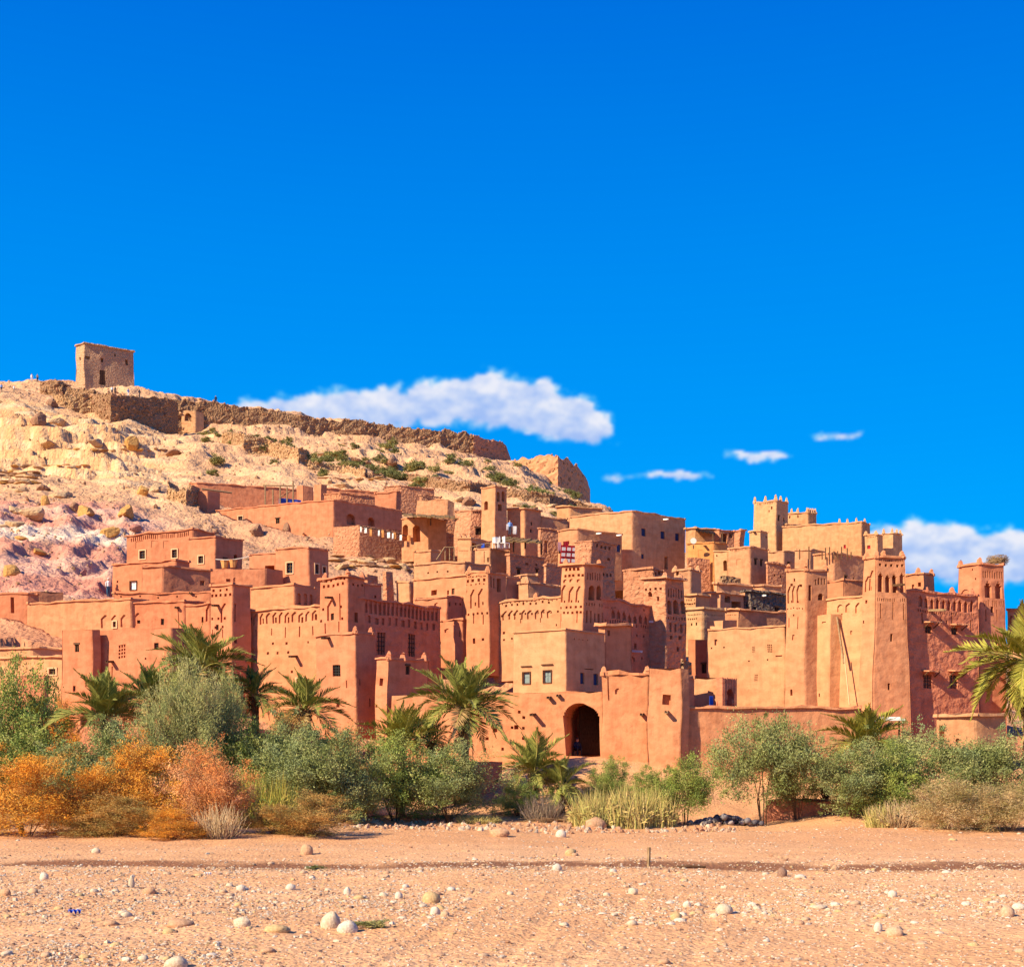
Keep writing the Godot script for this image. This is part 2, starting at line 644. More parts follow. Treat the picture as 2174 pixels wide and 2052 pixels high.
func wall_face(st: SurfaceTool, B: Bld, f: int, rects: Array, step: float) -> void:
	var ex := []
	var ey := []
	for r in rects:
		ex.append_array([r[0], r[2]])
		ey.append_array([r[1], r[3]])
	if B.length(f) > 1.4:
		var ln := B.length(f)
		ex.append_array([0.07, 0.16, ln - 0.16, ln - 0.07])
	var xs := sorted_cuts(0.0, B.length(f), ex, step)
	var ys := sorted_cuts(B.ybot, B.ytop, ey, step)
	var nx := xs.size() - 1
	var ny := ys.size() - 1
	var dep := PackedFloat32Array()
	dep.resize(nx * ny)
	for r in rects:
		for i in nx:
			var mx: float = (xs[i] + xs[i + 1]) / 2
			if mx < r[0] or mx > r[2]:
				continue
			for j in ny:
				var my: float = (ys[j] + ys[j + 1]) / 2
				if my > r[1] and my < r[3]:
					dep[j * nx + i] = maxf(dep[j * nx + i], r[4])
	var g := []
	for j in ny + 1:
		for i in nx + 1:
			g.append(B.pt(f, xs[i], ys[j]))
	var inw := -B.outward(f)
	for j in ny:
		for i in nx:
			var z := dep[j * nx + i]
			var a: Vector3 = g[j * (nx + 1) + i]
			var b: Vector3 = g[(j + 1) * (nx + 1) + i]
			var c: Vector3 = g[(j + 1) * (nx + 1) + i + 1]
			var d: Vector3 = g[j * (nx + 1) + i + 1]
			if z == 0.0:
				st.set_smooth_group(f + 1)
				tquad(st, a, b, c, d)
				continue
			st.set_smooth_group(-1)
			var o := inw * z
			tquad(st, a + o, b + o, c + o, d + o)
			# reveals towards shallower neighbours
			var zl := dep[j * nx + i - 1] if i > 0 else 0.0
			var zr := dep[j * nx + i + 1] if i < nx - 1 else 0.0
			var zb := dep[(j - 1) * nx + i] if j > 0 else 0.0
			var zt := dep[(j + 1) * nx + i] if j < ny - 1 else 0.0
			if zl < z:
				tquad(st, a + inw * zl, b + inw * zl, b + o, a + o)
			if zr < z:
				tquad(st, d + o, c + o, c + inw * zr, d + inw * zr)
			if zb < z:
				tquad(st, a + inw * zb, a + o, d + o, d + inw * zb)
			if zt < z:
				tquad(st, b + o, b + inw * zt, c + inw * zt, c + o)

func house(kind: String, label: String, cat: String, m: String, c: Array, l: float, r: float, by: float, d: float, o := {}) -> Node3D:
	var B := Bld.new()
	B.nz = nz
	var a := deg_to_rad(o.get("a", 32.0))
	var b := deg_to_rad(o.get("b", 46.0))
	B.taper = o.get("t", 0.018)
	B.amp = o.get("amp", 0.075)
	B.rag = o.get("rag", 0.09)
	B.ytop = EYE + (HZ - py(c[1])) / F * d
	B.ybot = EYE + (HZ - py(by)) / F * d
	var vis_bot := B.ybot
	B.ybot -= o.get("sink", 2.0)
	var q := (px(c[0]) - CU) / F
	var C := Vector2(q * d, -d)
	var ql := (px(l) - CU) / F
	var qr := (px(r) - CU) / F
	var Ll := (ql * d - C.x) / (-cos(a) - ql * sin(a))
	var Lr := (qr * d - C.x) / (cos(b) - qr * sin(b))
	if o.has("deep"):      # depth of a house whose right side is hidden
		Lr = o.deep
	if o.has("wide"):
		Ll = o.wide
	var PL := C + Vector2(-cos(a), -sin(a)) * Ll
	var PR := C + Vector2(cos(b), -sin(b)) * Lr
	B.P = [PL, C, PR, PL + PR - C]
	B.ctr = (PL + PR) / 2
	var root := thing(kind, label, cat, Vector3(B.ctr.x, vis_bot, B.ctr.y))
	if o.has("group"):
		root.set_meta("group", o.group)
	var off := -root.position
	var hk := rng.randf_range(0.90, 1.06)
	var hw := rng.randf_range(-0.07, 0.07)
	house_tint = Color(hk, hk * (1.0 + hw), hk * (1.0 + 1.5 * hw))
	var parts := []
	var st := SurfaceTool.new()
	st.begin(Mesh.PRIMITIVE_TRIANGLES)
	var step := clampf(d * 0.011, 0.9, 2.6)
	var saved := [ox, oy, sc]
	var rl := features(B, 0, o.get("L", []), parts)
	if o.has("Lz"):
		zone(o.Lz[0])
		rl.append_array(features(B, 0, o.Lz.slice(1), parts))
		ox = saved[0]; oy = saved[1]; sc = saved[2]
	wall_face(st, B, 0, rl, step)
	var rr := features(B, 1, o.get("R", []), parts)
	if o.has("Rz"):
		zone(o.Rz[0])
		rr.append_array(features(B, 1, o.Rz.slice(1), parts))
		ox = saved[0]; oy = saved[1]; sc = saved[2]
	wall_face(st, B, 1, rr, step)
	wall_face(st, B, 2, [], step * 2)
	wall_face(st, B, 3, [], step * 2)
	var wall := put("wall", done(st), M[m], root, Transform3D(Basis(), off))
	# flat roof behind the parapet, with the parapet's inner side
	st = SurfaceTool.new()
	st.begin(Mesh.PRIMITIVE_TRIANGLES)
	st.set_smooth_group(-1)
	var par: float = o.get("par", 0.35)
	var th := minf(0.32, minf(Ll, Lr) * 0.3)
	var rim := []
	var low := []
	for f in 4:
		var top := B.pt(f, 0, B.ytop)
		var n := (B.outward(f) + B.outward((f + 3) % 4)).normalized()
		rim.append([top, top - n * th * 1.3])
		low.append(top - n * th * 1.3 - Vector3(0, par, 0))
	for f in 4:
		var g := (f + 1) % 4
		tquad(st, rim[f][0], rim[f][1], rim[g][1], rim[g][0])
		tquad(st, rim[f][1], low[f], low[g], rim[g][1])
	tquad(st, low[0], low[3], low[2], low[1])
	put("roof", done(st), M[m], root, Transform3D(Basis(), off))
	if o.get("cop", true):
		put("coping", coping(B, o.get("over", 0.11), o.get("thick", 0.13), o.get("lump", 0.07)), M[o.get("cm", m)], root, Transform3D(Basis(), off))
	for p in parts:
		fitting(B, root, off, p)
	for p in o.get("pin", []):
		pinnacle(B, root, off, p, m, o.get("pinh", 0.5))
	house_tint = Color.WHITE
	cuts.append([B.P[0], B.P[1], B.P[2], B.P[3], vis_bot])
	return root

func coping(B: Bld, over: float, thick: float, lumpy: float) -> ArrayMesh:
	var st := SurfaceTool.new()
	st.begin(Mesh.PRIMITIVE_TRIANGLES)
	st.set_smooth_group(-1)
	for f in 4:
		var len := B.length(f)
		var n := maxi(2, int(len / 0.55))
		var prev := []
		for i in n + 1:
			var s := lerpf(-over * 0.7, len + over * 0.7, float(i) / n)
			var j := rng.randf_range(-1, 1) * lumpy
			var k := rng.randf_range(-1, 1) * lumpy
			var top := B.pt(f, s, B.ytop)
			var ow := B.outward(f)
			var ring := [top + ow * (over + j) + Vector3(0, -thick * 0.55, 0), top + ow * (over * 0.8 + j) + Vector3(0, thick * 0.5 + k, 0), top - ow * 0.22 + Vector3(0, thick * 0.6 + k, 0), top - ow * 0.24 + Vector3(0, -thick * 0.6, 0)]
			if i > 0:
				for e in 4:
					var e2 := (e + 1) % 4
					tquad(st, prev[e], prev[e2], ring[e2], ring[e])
			else:
				tquad(st, ring[3], ring[2], ring[1], ring[0])
			if i == n:
				tquad(st, ring[0], ring[1], ring[2], ring[3])
			prev = ring
	return done(st)

func pinnacle(B: Bld, root: Node3D, off: Vector3, p: Array, m: String, h: float) -> void:
	# p: face and share of its length
	var top := B.pt(p[0], B.length(p[0]) * clampf(p[1], 0.03, 0.97), B.ytop, 0.15) + off
	var w := h * (0.46 if h < 0.6 else 0.27)
	var prof := [[w * 1.3, -0.1], [w * 1.15, h * 0.25], [w * 0.95, h * 0.36], [w * 0.8, h * 0.6], [w * 0.6, h * 0.82], [w * 0.2, h]]
	var st := st_new()
	var pts := []
	var rad := []
	for q in prof:
		pts.append(top + Vector3(rng.randf_range(-0.03, 0.03), q[1], rng.randf_range(-0.03, 0.03)))
		rad.append(q[0] * rng.randf_range(0.9, 1.1))
	st.set_color(Color.WHITE)
	tube(st, pts, rad, 5)
	put("pinnacle", done(st), M[m], root)

func fitting(B: Bld, root: Node3D, off: Vector3, p: Array) -> void:
	var f: int = p[1]
	var r: Array = p[2]
	var e := B.along(f)
	var ow := B.outward(f)
	var bas := Basis(e, Vector3.UP, ow)
	if p[0] == "spout":
		var base := B.pt(f, r[0], r[1]) + off - ow * 0.25
		var ln: float = r[2]
		var st := st_new()
		var dir := (ow + Vector3(0, -0.10, 0)).normalized()
		var side := e * 0.09
		var up := Vector3(0, 0.08, 0)
		for s in [-1.0, 1.0]:
			box(st, base + dir * ln / 2 + side * s + up * 0.6, Vector3(0.04, 0.16, ln), Basis(e, dir.cross(e).normalized(), dir))
		box(st, base + dir * ln / 2, Vector3(0.16, 0.05, ln), Basis(e, dir.cross(e).normalized(), dir))
		put("water_spout", done(st), M[r[3]], root)
		return
	var w: float = r[2] - r[0]
	var h: float = r[3] - r[1]
	if p[0] == "awning":
		var cen := B.pt(f, (r[0] + r[2]) / 2, (r[1] + r[3]) / 2) + off
		var st := st_new()
		var n := 6
		for i in n:
			box(st, cen + e * w * ((i + 0.5) / n - 0.5) + ow * 0.34 + Vector3(0, rng.randf_range(-0.02, 0.02), 0), Vector3(w / n * 0.98, 0.10, 0.95 + rng.randf_range(-0.06, 0.06)), bas * Basis(Vector3.RIGHT, 0.10))
		var aw := put("awning", done(st), M["worn"], root)
		for s in [-0.4, 0.4]:
			put("bracket", rod(cen + e * w * s - ow * 0.1 - Vector3(0, 0.45, 0), cen + e * w * s + ow * 0.6 - Vector3(0, 0.08, 0), 0.05, 5), M["wood"], aw)
		return
	var mid := B.pt(f, (r[0] + r[2]) / 2, (r[1] + r[3]) / 2) + off
	var leafmat := "darkwood"
	match p[0]:
		"blue": leafmat = "blueshutter"
		"grey": leafmat = "shutter"
		"white": leafmat = "white"
		"door": leafmat = "wood"
		"pane", "frame": leafmat = "glass"
		"red": leafmat = "redcloth"
	var st := st_new()
	var rec := -0.17
	if p[0] in ["frame", "pane"]:
		box(st, mid + ow * rec, Vector3(w * 0.98, h * 0.98, 0.04), bas)
	elif p[0] == "grille":
		box(st, mid + ow * -0.26, Vector3(w * 0.98, h * 0.98, 0.04), bas)
	else:
		for s in ([-0.25, 0.25] if w > 0.6 else [0.0]):
			var ww: float = w * 0.47 if w > 0.6 else w * 0.96
			box(st, mid + ow * rec + e * w * s, Vector3(ww, h * 0.97, 0.05), bas)
			box(st, mid + ow * (rec + 0.035) + e * w * s + Vector3(0, h * 0.24, 0), Vector3(ww * 0.7, h * 0.36, 0.03), bas)
			box(st, mid + ow * (rec + 0.035) + e * w * s - Vector3(0, h * 0.24, 0), Vector3(ww * 0.7, h * 0.36, 0.03), bas)
	var win := put("door" if p[0] == "door" else "window", done(st), M[leafmat], root)
	if p[0] in ["frame", "grille", "pane"]:
		var bars := st_new()
		var nv := 2 if p[0] != "grille" else maxi(3, int(w / 0.28))
		var nh := 3 if p[0] != "grille" else maxi(4, int(h / 0.32))
		for i in range(1, nv):
			box(bars, mid + ow * -0.1 + e * w * (float(i) / nv - 0.5), Vector3(0.05, h, 0.05), bas)
		for i in range(1, nh):
			box(bars, mid + ow * -0.1 + Vector3(0, h * (float(i) / nh - 0.5), 0), Vector3(w, 0.05, 0.045), bas)
		put("bars", done(bars), M["wood" if p[0] != "grille" else "iron"], win)
	if p[0] in ["frame", "grey", "white"]:
		var fr := st_new()
		var k := 0.10 if p[0] == "frame" else 0.05
		for s in [-1.0, 1.0]:
			box(fr, mid + e * s * (w / 2 + k / 2) + ow * 0.03, Vector3(k, h + 2 * k, 0.10), bas)
			box(fr, mid + Vector3(0, s * (h / 2 + k / 2), 0) + ow * 0.033, Vector3(w, k, 0.10), bas)
		put("frame", done(fr), M["trim" if p[0] == "frame" else "wood"], win)
	if p[0] == "dark" and w > 0.35:
		var wf := st_new()
		for s in [-1.0, 1.0]:
			box(wf, mid + e * s * (w / 2 - 0.035) + ow * -0.09, Vector3(0.07, h, 0.10), bas)
		box(wf, mid + ow * -0.09 + e * rng.randf_range(-0.06, 0.06) * w, Vector3(0.05, h, 0.06), bas)
		box(wf, mid + Vector3(0, h / 2 + 0.06, 0) + ow * -0.02, Vector3(w * 1.35, 0.13, 0.16), bas)
		put("frame", done(wf), M["wood"], win)
	if p[0] == "grey":
		put("lintel", rod(mid + e * (-w * 0.75) + Vector3(0, h / 2 + 0.42, 0) + ow * 0.08, mid + e * (w * 0.75) + Vector3(0, h / 2 + 0.42, 0) + ow * 0.08, 0.05, 5), M["wood"], win)

func build_houses() -> void:
	# ---- right-hand kasbah
	zone("Y5")
	house("kasbah_tower", "tallest tapered corner tower of the right kasbah with four tall slit niches", "tower", "salmon", [895, 185], 812, 1115, 1560, 95.6, {"a": 46, "b": 10, "t": 0.24, "amp": 0.05, "pin": [[0, 0.1], [0, 0.95], [1, 0.3], [1, 0.95]],
		"L": [["v", 835, 330, 850, 440], ["v", 862, 290, 876, 430], ["h", 832, 500, 845, 525, 0.2], ["h", 818, 650, 826, 672, 0.3], ["h", 797, 1112, 806, 1158, 0.5], ["h", 860, 400, 868, 430, 0.3]],
		"R": [["row", 920, 1105, 205, 222, 12], ["dot", 935, 1100, 250, 5, 0.1], ["n", 905, 1115, 305, 450, 4, 0.5], ["row", 905, 1110, 490, 515, 14], ["h", 930, 530, 938, 640, 0.12], ["h", 1015, 520, 1023, 650, 0.12], ["h", 1090, 530, 1098, 650, 0.12], ["h", 1003, 750, 1018, 806, 0.6], ["h", 985, 1112, 999, 1162, 0.6], ["s", 1030, 400, 1.7]]})
	house("kasbah_tower", "carved tower of the right kasbah at the left end of its curtain wall", "tower", "salmon", [380, 268], 245, 540, 1320, 99.3, {"a": 40, "b": 22, "t": 0.10, "pin": [[0, 0.1], [0, 0.97], [1, 0.95]],
		"L": [["dot", 285, 345, 390, 2, 0.1], ["h", 303, 340, 313, 362, 0.3], ["v", 265, 405, 278, 520], ["v", 296, 400, 310, 520], ["v", 328, 390, 342, 515], ["row", 255, 350, 500, 520, 5], ["dot", 255, 360, 560, 6, 0.05], ["h", 292, 605, 300, 620, 0.3], ["h", 262, 630, 268, 700, 0.1], ["h", 322, 620, 328, 710, 0.1], ["h", 290, 755, 306, 795, 0.12], ["h", 283, 1155, 297, 1200, 0.3]],
		"R": [["h", 400, 380, 420, 495, 0.4], ["arch", 465, 445, 505, 495, 0.5], ["row", 440, 530, 330, 380, 4]]})
	house("kasbah_wall", "high smooth curtain wall between the two left towers of the right kasbah", "wall", "peach", [838, 462], 392, 850, 1330, 97.5, {"a": 46, "deep": 6.0, "t": 0.05, "lump": 0.03,
		"L": [["dot", 440, 500, 545, 5, 0.07], ["arch", 500, 560, 530, 605, 0.12], ["arch", 612, 535, 655, 590, 0.12], ["v", 680, 525, 705, 590], ["v", 755, 520, 775, 590], ["h", 710, 720, 725, 750, 0.12], ["h", 640, 600, 652, 650, 0.08], ["row", 430, 560, 655, 668, 8]]})
	house("buttress", "broad mud buttress standing against the right kasbah curtain wall", "buttress", "peach", [565, 600], 425, 668, 1330, 98.9, {"a": 44, "b": 14, "t": 0.01, "cop": false, "rag": 0.02,
		"L": [["h", 484, 1182, 493, 1208, 0.25], ["h", 500, 655, 528, 668, 0.1]]})
	house("kasbah_wall", "shaded kasbah wall with pointed arcade and four awning windows", "wall", "clay", [1120, 430], 1100, 1655, 1600, 96.8, {"a": 46, "b": 21, "t": 0.02, "amp": 0.08, "pin": [[1, 0.3], [1, 0.65], [1, 0.93]],
		"R": [["n", 1215, 1625, 485, 572, 10, 0.6], ["row", 1215, 1630, 582, 604, 26], ["h", 1462, 590, 1472, 680, 0.12], ["h", 1240, 600, 1250, 680, 0.12], ["h", 1380, 620, 1388, 680, 0.12], ["h", 1595, 640, 1605, 730, 0.12], ["h", 1420, 645, 1432, 672, 0.4], ["h", 1565, 660, 1580, 688, 0.4], ["w", 1262, 690, 1310, 745, "grille"], ["w", 1462, 700, 1505, 752, "grille"], ["w", 1250, 1045, 1310, 1148, "grille"], ["w", 1437, 1050, 1497, 1148, "grille"], ["aw", 1248, 1335, 665], ["aw", 1448, 1545, 680], ["aw", 1240, 1345, 1022], ["aw", 1425, 1540, 1020], ["s", 1300, 575, 2.0, "palewood"]]})
	house("kasbah_tower", "right corner tower carrying the big stork nest", "tower", "red", [1672, 225], 1502, 1842, 1480, 100, {"a": 40, "b": 17, "t": 0.12, "pin": [[0, 0.06], [0, 0.95]],
		"L": [["h", 1632, 330, 1642, 345, 0.3], ["h", 1606, 262, 1616, 275, 0.3], ["arch", 1530, 415, 1590, 470, 0.1]],
		"R": [["row", 1690, 1835, 275, 330, 9], ["n", 1690, 1840, 350, 480, 2, 0.5], ["row", 1690, 1840, 490, 540, 11], ["h", 1737, 540, 1758, 585, 0.6], ["h", 1700, 560, 1707, 650, 0.12], ["h", 1775, 560, 1782, 650, 0.12], ["h", 1765, 795, 1790, 825, 0.5]]})
	house("mud_house", "small box house with a crested roof peeping over the kasbah arcade wall", "house", "salmon", [1245, 302], 1122, 1325, 450, 107, {"a": 30, "b": 40, "pin": [[0, 0.7], [1, 0.9]], "L": [["h", 1205, 370, 1225, 400, 0.4], ["h", 1165, 385, 1180, 430, 0.2]]})
	house("mud_house", "low flat-roofed mud shed with a narrow doorway at the foot of the right kasbah", "shed", "peach", [1628, 1340], 1345, 1860, 1570, 86, {"a": 20, "b": 25, "over": 0.25, "thick": 0.16, "lump": 0.07, "L": [["h", 1366, 1416, 1402, 1545, 0.9], ["arch", 1480, 1510, 1510, 1560, 0.2]]})
	house("mud_house", "square mud tower house at the far right behind the leaning palm", "house", "red", [1975, 562], 1865, 2140, 800, 103, {"a": 25, "b": 30, "pin": [[0, 0.9]], "L": [["v", 1885, 620, 1898, 690], ["v", 1925, 620, 1938, 690]]})
	house("mud_wall", "low mud wall below the far right tower house behind the leaning palm", "wall", "peach", [2160, 825], 1880, 2180, 1100, 98, {"a": 12, "deep": 4.0})
	house("mud_house", "flat-roofed house with a yellow side wall between the kasbah towers", "house", "salmon", [662, 350], 540, 830, 520, 108, {"a": 30, "b": 22, "L": []})
	zone("P")
	house("kasbah_wall", "long sunlit kasbah wall with lattice openings left of the carved tower", "wall", "peach", [1668, 1326], 1501, 1676, 1512, 101.8, {"a": 28, "deep": 7.0, "t": 0.03, "lump": 0.08,
		"Lz": ["Y4", ["h", 1520, 932, 1545, 985, 0.5], ["lat", 1843, 992, 1872, 1048], ["lat", 1868, 1245, 1898, 1305], ["dot", 1490, 1600, 1010, 2, 0.06], ["dot", 1815, 1980, 1120, 2, 0.06]], "L": [["lat", 1628, 1366, 1640, 1384], ["h", 1646, 1390, 1660, 1393, 0.15]]})
	house("mud_wall", "raised bushy-topped mud parapet at the left end of the lattice wall", "wall", "peach", [1534, 1315], 1501, 1545, 1512, 104.4, {"a": 28, "deep": 2.0, "cop": false, "rag": 0.15})
	house("mud_house", "dark recessed wall in the gap beside the eroded tower", "house", "red", [1506, 1356], 1462, 1515, 1440, 106.5, {"a": 28, "deep": 3.0, "cop": false, "L": [["w", 1490, 1408, 1500, 1428, "dark"]]})

	# ---- middle kasbah
	zone("Y4")
	house("kasbah_tower", "middle kasbah tower with two deep arched windows on its carved shaded side", "tower", "salmon", [365, 266], 170, 540, 1050, 97, {"a": 36, "b": 46, "t": 0.10, "amp": 0.08, "over": 0.25, "pin": [[0, 0.15], [0, 0.97], [1, 0.85]],
		"L": [["dot", 215, 320, 320, 4, 0.11], ["dot", 205, 350, 375, 5, 0.10], ["v", 200, 415, 215, 440], ["v", 250, 412, 265, 435], ["v", 310, 410, 325, 432], ["v", 185, 465, 210, 610], ["v", 250, 480, 275, 610], ["v", 308, 470, 330, 608], ["h", 203, 595, 215, 615, 0.4], ["h", 265, 592, 276, 612, 0.4], ["h", 318, 590, 330, 612, 0.4], ["dot", 180, 350, 652, 5, 0.09], ["dot", 205, 350, 700, 5, 0.09], ["h", 176, 710, 182, 780, 0.12], ["h", 316, 700, 322, 790, 0.12]],
		"R": [["row", 385, 520, 345, 420, 6], ["arch", 408, 465, 460, 595, 0.6], ["arch", 478, 470, 522, 595, 0.6], ["row", 385, 540, 620, 650, 7], ["row", 385, 545, 690, 800, 5]]})
	house("kasbah_wall", "shaded middle kasbah wall with a row of small arched niches above a white pipe", "wall", "clay", [520, 580], 500, 1078, 1250, 98.5, {"a": 36, "b": 46, "amp": 0.07, "t": 0.02,
		"R": [["n", 610, 990, 700, 785, 8, 0.4], ["row", 560, 660, 655, 672, 6], ["row", 560, 1015, 790, 822, 22], ["dot", 900, 1010, 685, 3, 0.09], ["arch", 590, 960, 640, 1190, 0.15], ["arch", 690, 970, 735, 1190, 0.15], ["h", 812, 968, 836, 1020, 0.5], ["h", 948, 975, 968, 1022, 0.5], ["dot", 780, 970, 905, 4, 0.1], ["dot", 800, 960, 1105, 3, 0.1], ["h", 803, 1095, 815, 1130, 0.4], ["s", 800, 1038, 1.1, "white"], ["h", 672, 840, 700, 905, 0.4], ["s", 960, 788, 0.6, "white"]]})
	house("kasbah_tower", "eroded tapering tower with three tall niches right of the middle kasbah", "tower", "worn", [1098, 392], 900, 1255, 1190, 102, {"a": 36, "b": 44, "t": 0.20, "amp": 0.12, "over": 0.3, "pin": [[0, 0.95], [1, 0.9]],
		"L": [["dot", 925, 1060, 495, 4, 0.1], ["arch", 945, 520, 985, 565, 0.5], ["h", 1025, 560, 1045, 600, 0.4]],
		"R": [["row", 1115, 1245, 480, 570, 6], ["arch", 1115, 590, 1150, 715, 0.5], ["arch", 1165, 590, 1205, 715, 0.5], ["arch", 1220, 600, 1255, 715, 0.5], ["row", 1115, 1270, 740, 770, 8], ["row", 1120, 1270, 790, 880, 4], ["h", 1185, 1005, 1205, 1045, 0.5], ["dot", 1140, 1270, 925, 3, 0.15]]})
	house("buttress", "sloping rubble stone buttress at the foot of the eroded tower", "buttress", "rubble", [1245, 1120], 1220, 1318, 1300, 99.5, {"a": 20, "b": 40, "t": 0.5, "cop": false, "rag": 0.2})
	zone("Y3")
	house("kasbah_wall", "sunlit middle kasbah front with a band of chevron grooves", "wall", "salmon", [1640, 562], 1035, 1660, 1050, 99.5, {"a": 34, "deep": 5.0, "pin": [[0, 0.04], [0, 0.6]],
		"L": [["dot", 1100, 1590, 608, 14, 0.05], ["dot", 1130, 1520, 632, 8, 0.09], ["v", 1112, 700, 1138, 770], ["v", 1165, 698, 1190, 768], ["v", 1218, 696, 1243, 770], ["v", 1283, 692, 1308, 768], ["v", 1335, 690, 1362, 764], ["v", 1400, 690, 1425, 762], ["v", 1458, 688, 1483, 756], ["v", 1512, 686, 1537, 752], ["dot", 1095, 1590, 715, 10, 0.08], ["h", 1066, 700, 1080, 732, 0.5], ["h", 1266, 760, 1274, 800, 0.12], ["h", 1440, 755, 1448, 795, 0.12], ["h", 1088, 770, 1094, 815, 0.12], ["h", 1575, 800, 1585, 820, 0.4], ["dot", 1118, 1125, 880, 1, 0.1], ["dot", 1060, 1190, 945, 3, 0.08]]})
	house("kasbah_tower", "plain left tower of the middle kasbah with chevrons and a ragged shaded edge", "tower", "salmon", [985, 342], 795, 1135, 1030, 102, {"a": 34, "b": 46, "t": 0.12, "amp": 0.09, "pin": [[0, 0.1], [0, 0.95]],
		"L": [["dot", 800, 960, 395, 12, 0.05], ["dot", 805, 950, 428, 4, 0.12], ["dot", 800, 950, 462, 5, 0.06], ["v", 775, 520, 800, 650], ["v", 838, 515, 865, 670], ["v", 908, 505, 935, 665], ["h", 872, 620, 884, 652, 0.5], ["h", 935, 612, 946, 640, 0.5], ["dot", 815, 970, 718, 5, 0.09], ["h", 775, 735, 782, 800, 0.12], ["h", 855, 725, 863, 805, 0.12], ["h", 932, 725, 940, 810, 0.12], ["h", 855, 932, 876, 980, 0.6], ["dot", 765, 930, 945, 2, 0.1]],
		"R": [["h", 1060, 400, 1090, 520, 0.4], ["row", 1000, 1050, 380, 480, 2]]})
	house("mud_house", "long mud house behind the plain left tower of the middle kasbah", "house", "salmon", [800, 372], 322, 830, 590, 108, {"a": 30, "deep": 4.0, "L": [["w", 655, 492, 682, 545, "door"], ["h", 480, 505, 528, 552, 0.6], ["h", 615, 505, 632, 545, 0.2]]})
	house("mud_house", "little cube house with a sunny face on the slope left of the plain tower", "house", "tan", [287, 430], 168, 455, 600, 112, {"R": [["h", 340, 490, 355, 520, 0.4], ["h", 405, 490, 440, 560, 0.5]]})
	house("mud_house", "boxy house with a shaded side beyond the niche-topped wall", "house", "red", [615, 560], 330, 762, 740, 107, {"a": 30, "L": [["v", 505, 620, 525, 650]], "R": [["h", 630, 615, 645, 650, 0.3], ["dot", 690, 730, 635, 2, 0.1]]})
	house("mud_wall", "low stepped yard wall beneath the boxy house beyond the niche wall", "wall", "red", [752, 765], 555, 770, 1060, 104.5, {"a": 24, "deep": 2.0, "L": [["v", 600, 850, 625, 880], ["h", 718, 870, 726, 920, 0.1]]})
	house("mud_house", "tall plain shaded house wall right behind the plain left tower", "house", "salmon", [1140, 385], 1095, 1262, 580, 109, {"a": 25, "b": 42})
	house("mud_house", "low sunlit hut with a slanting shadow between the middle kasbah towers", "house", "tan", [1332, 440], 1248, 1620, 590, 109, {"a": 25, "b": 35, "pin": [[0, 0.8]]})
	house("mud_house", "broad plastered house with two grey shuttered windows beside the arched gateway", "house", "peach", [1662, 850], 1200, 2010, 1420, 91.5, {"a": 30, "b": 46, "amp": 0.03, "rag": 0.03, "thick": 0.10, "lump": 0.02,
		"L": [["w", 1288, 1230, 1350, 1328, "grey"], ["w", 1468, 1215, 1535, 1320, "grey"]],
		"Rz": ["Y4", ["w", 338, 1232, 375, 1330, "blue"], ["w", 457, 1243, 500, 1342, "blue"], ["dot", 290, 400, 940, 4, 0.05], ["row", 320, 500, 1195, 1205, 1]]})
	zone("Y4")
	house("mud_house", "thin-roofed lookout room above the broad plastered house", "house", "salmon", [562, 800], 500, 785, 960, 95.5, {"a": 25, "b": 40, "over": 0.3, "thick": 0.2, "R": [["h", 585, 850, 605, 900, 0.4]]})

	# ---- gateway and front walls
	zone("V3")
	house("gate_wall", "low front wall with the large arched gateway", "gateway", "salmon", [990, 345], -597, 1010, 880, 86.5, {"a": 15, "deep": 5.5, "t": 0.04, "amp": 0.09, "rag": 0.12, "cop": false,
		"L": [["arch", 700, 432, 960, 835, 4.2, 28], ["h", 157, 595, 193, 655, 0.5], ["h", 330, 600, 362, 632, 0.5], ["dot", 120, 400, 700, 3, 0.1], ["dot", 225, 400, 620, 3, 0.09], ["dot", 110, 240, 780, 2, 0.1], ["dot", 370, 400, 500, 1, 0.1], ["dot", 400, 405, 540, 1, 0.1], ["s", 480, 515, 1.1], ["s", 600, 392, 0.7], ["s", 668, 382, 0.6]]})
	house("mud_house", "gatehouse block with a stone-edged parapet right of the arched gateway", "house", "salmon", [1337, 208], 985, 1360, 930, 85, {"a": 14, "deep": 5.0, "t": 0.03, "over": 0.08, "lump": 0.12, "thick": 0.22, "pin": [[0, 0.05], [0, 0.97]],
		"L": [["h", 1030, 235, 1040, 415, 0.15], ["v", 1095, 335, 1112, 372], ["s", 1295, 520, 0.7]]})
	house("mud_house", "rounded gatehouse tower with one square dark window and a long spout", "house", "salmon", [1585, 178], 1337, 1640, 960, 84, {"a": 12, "b": 35, "t": 0.05, "amp": 0.12, "rag": 0.15, "cop": false,
		"L": [["h", 1440, 366, 1497, 443, 0.8], ["s", 1478, 495, 0.9, "palewood"]]})
	house("mud_wall", "tall bare retaining wall below the right kasbah", "wall", "salmon", [1600, 462], 1585, 2950, 900, 84.8, {"a": 20, "b": 7, "t": 0.10, "amp": 0.07, "rag": 0.08, "lump": 0.09, "over": 0.06, "thick": 0.1})
	house("mud_wall", "sunny yard wall behind the rounded gatehouse tower", "wall", "peach", [1872, 240], 1590, 1890, 500, 89.5, {"a": 18, "deep": 1.2, "cop": false, "rag": 0.12})
	ruined_arch()

	house("mud_wall", "dark shaded retaining wall below the gateway wall's left part", "wall", "clay", [14, 872], -120, 228, 1130, 80.5, {"a": 15, "b": 44, "cop": false, "rag": 0.1, "amp": 0.1})
	zone("V4")
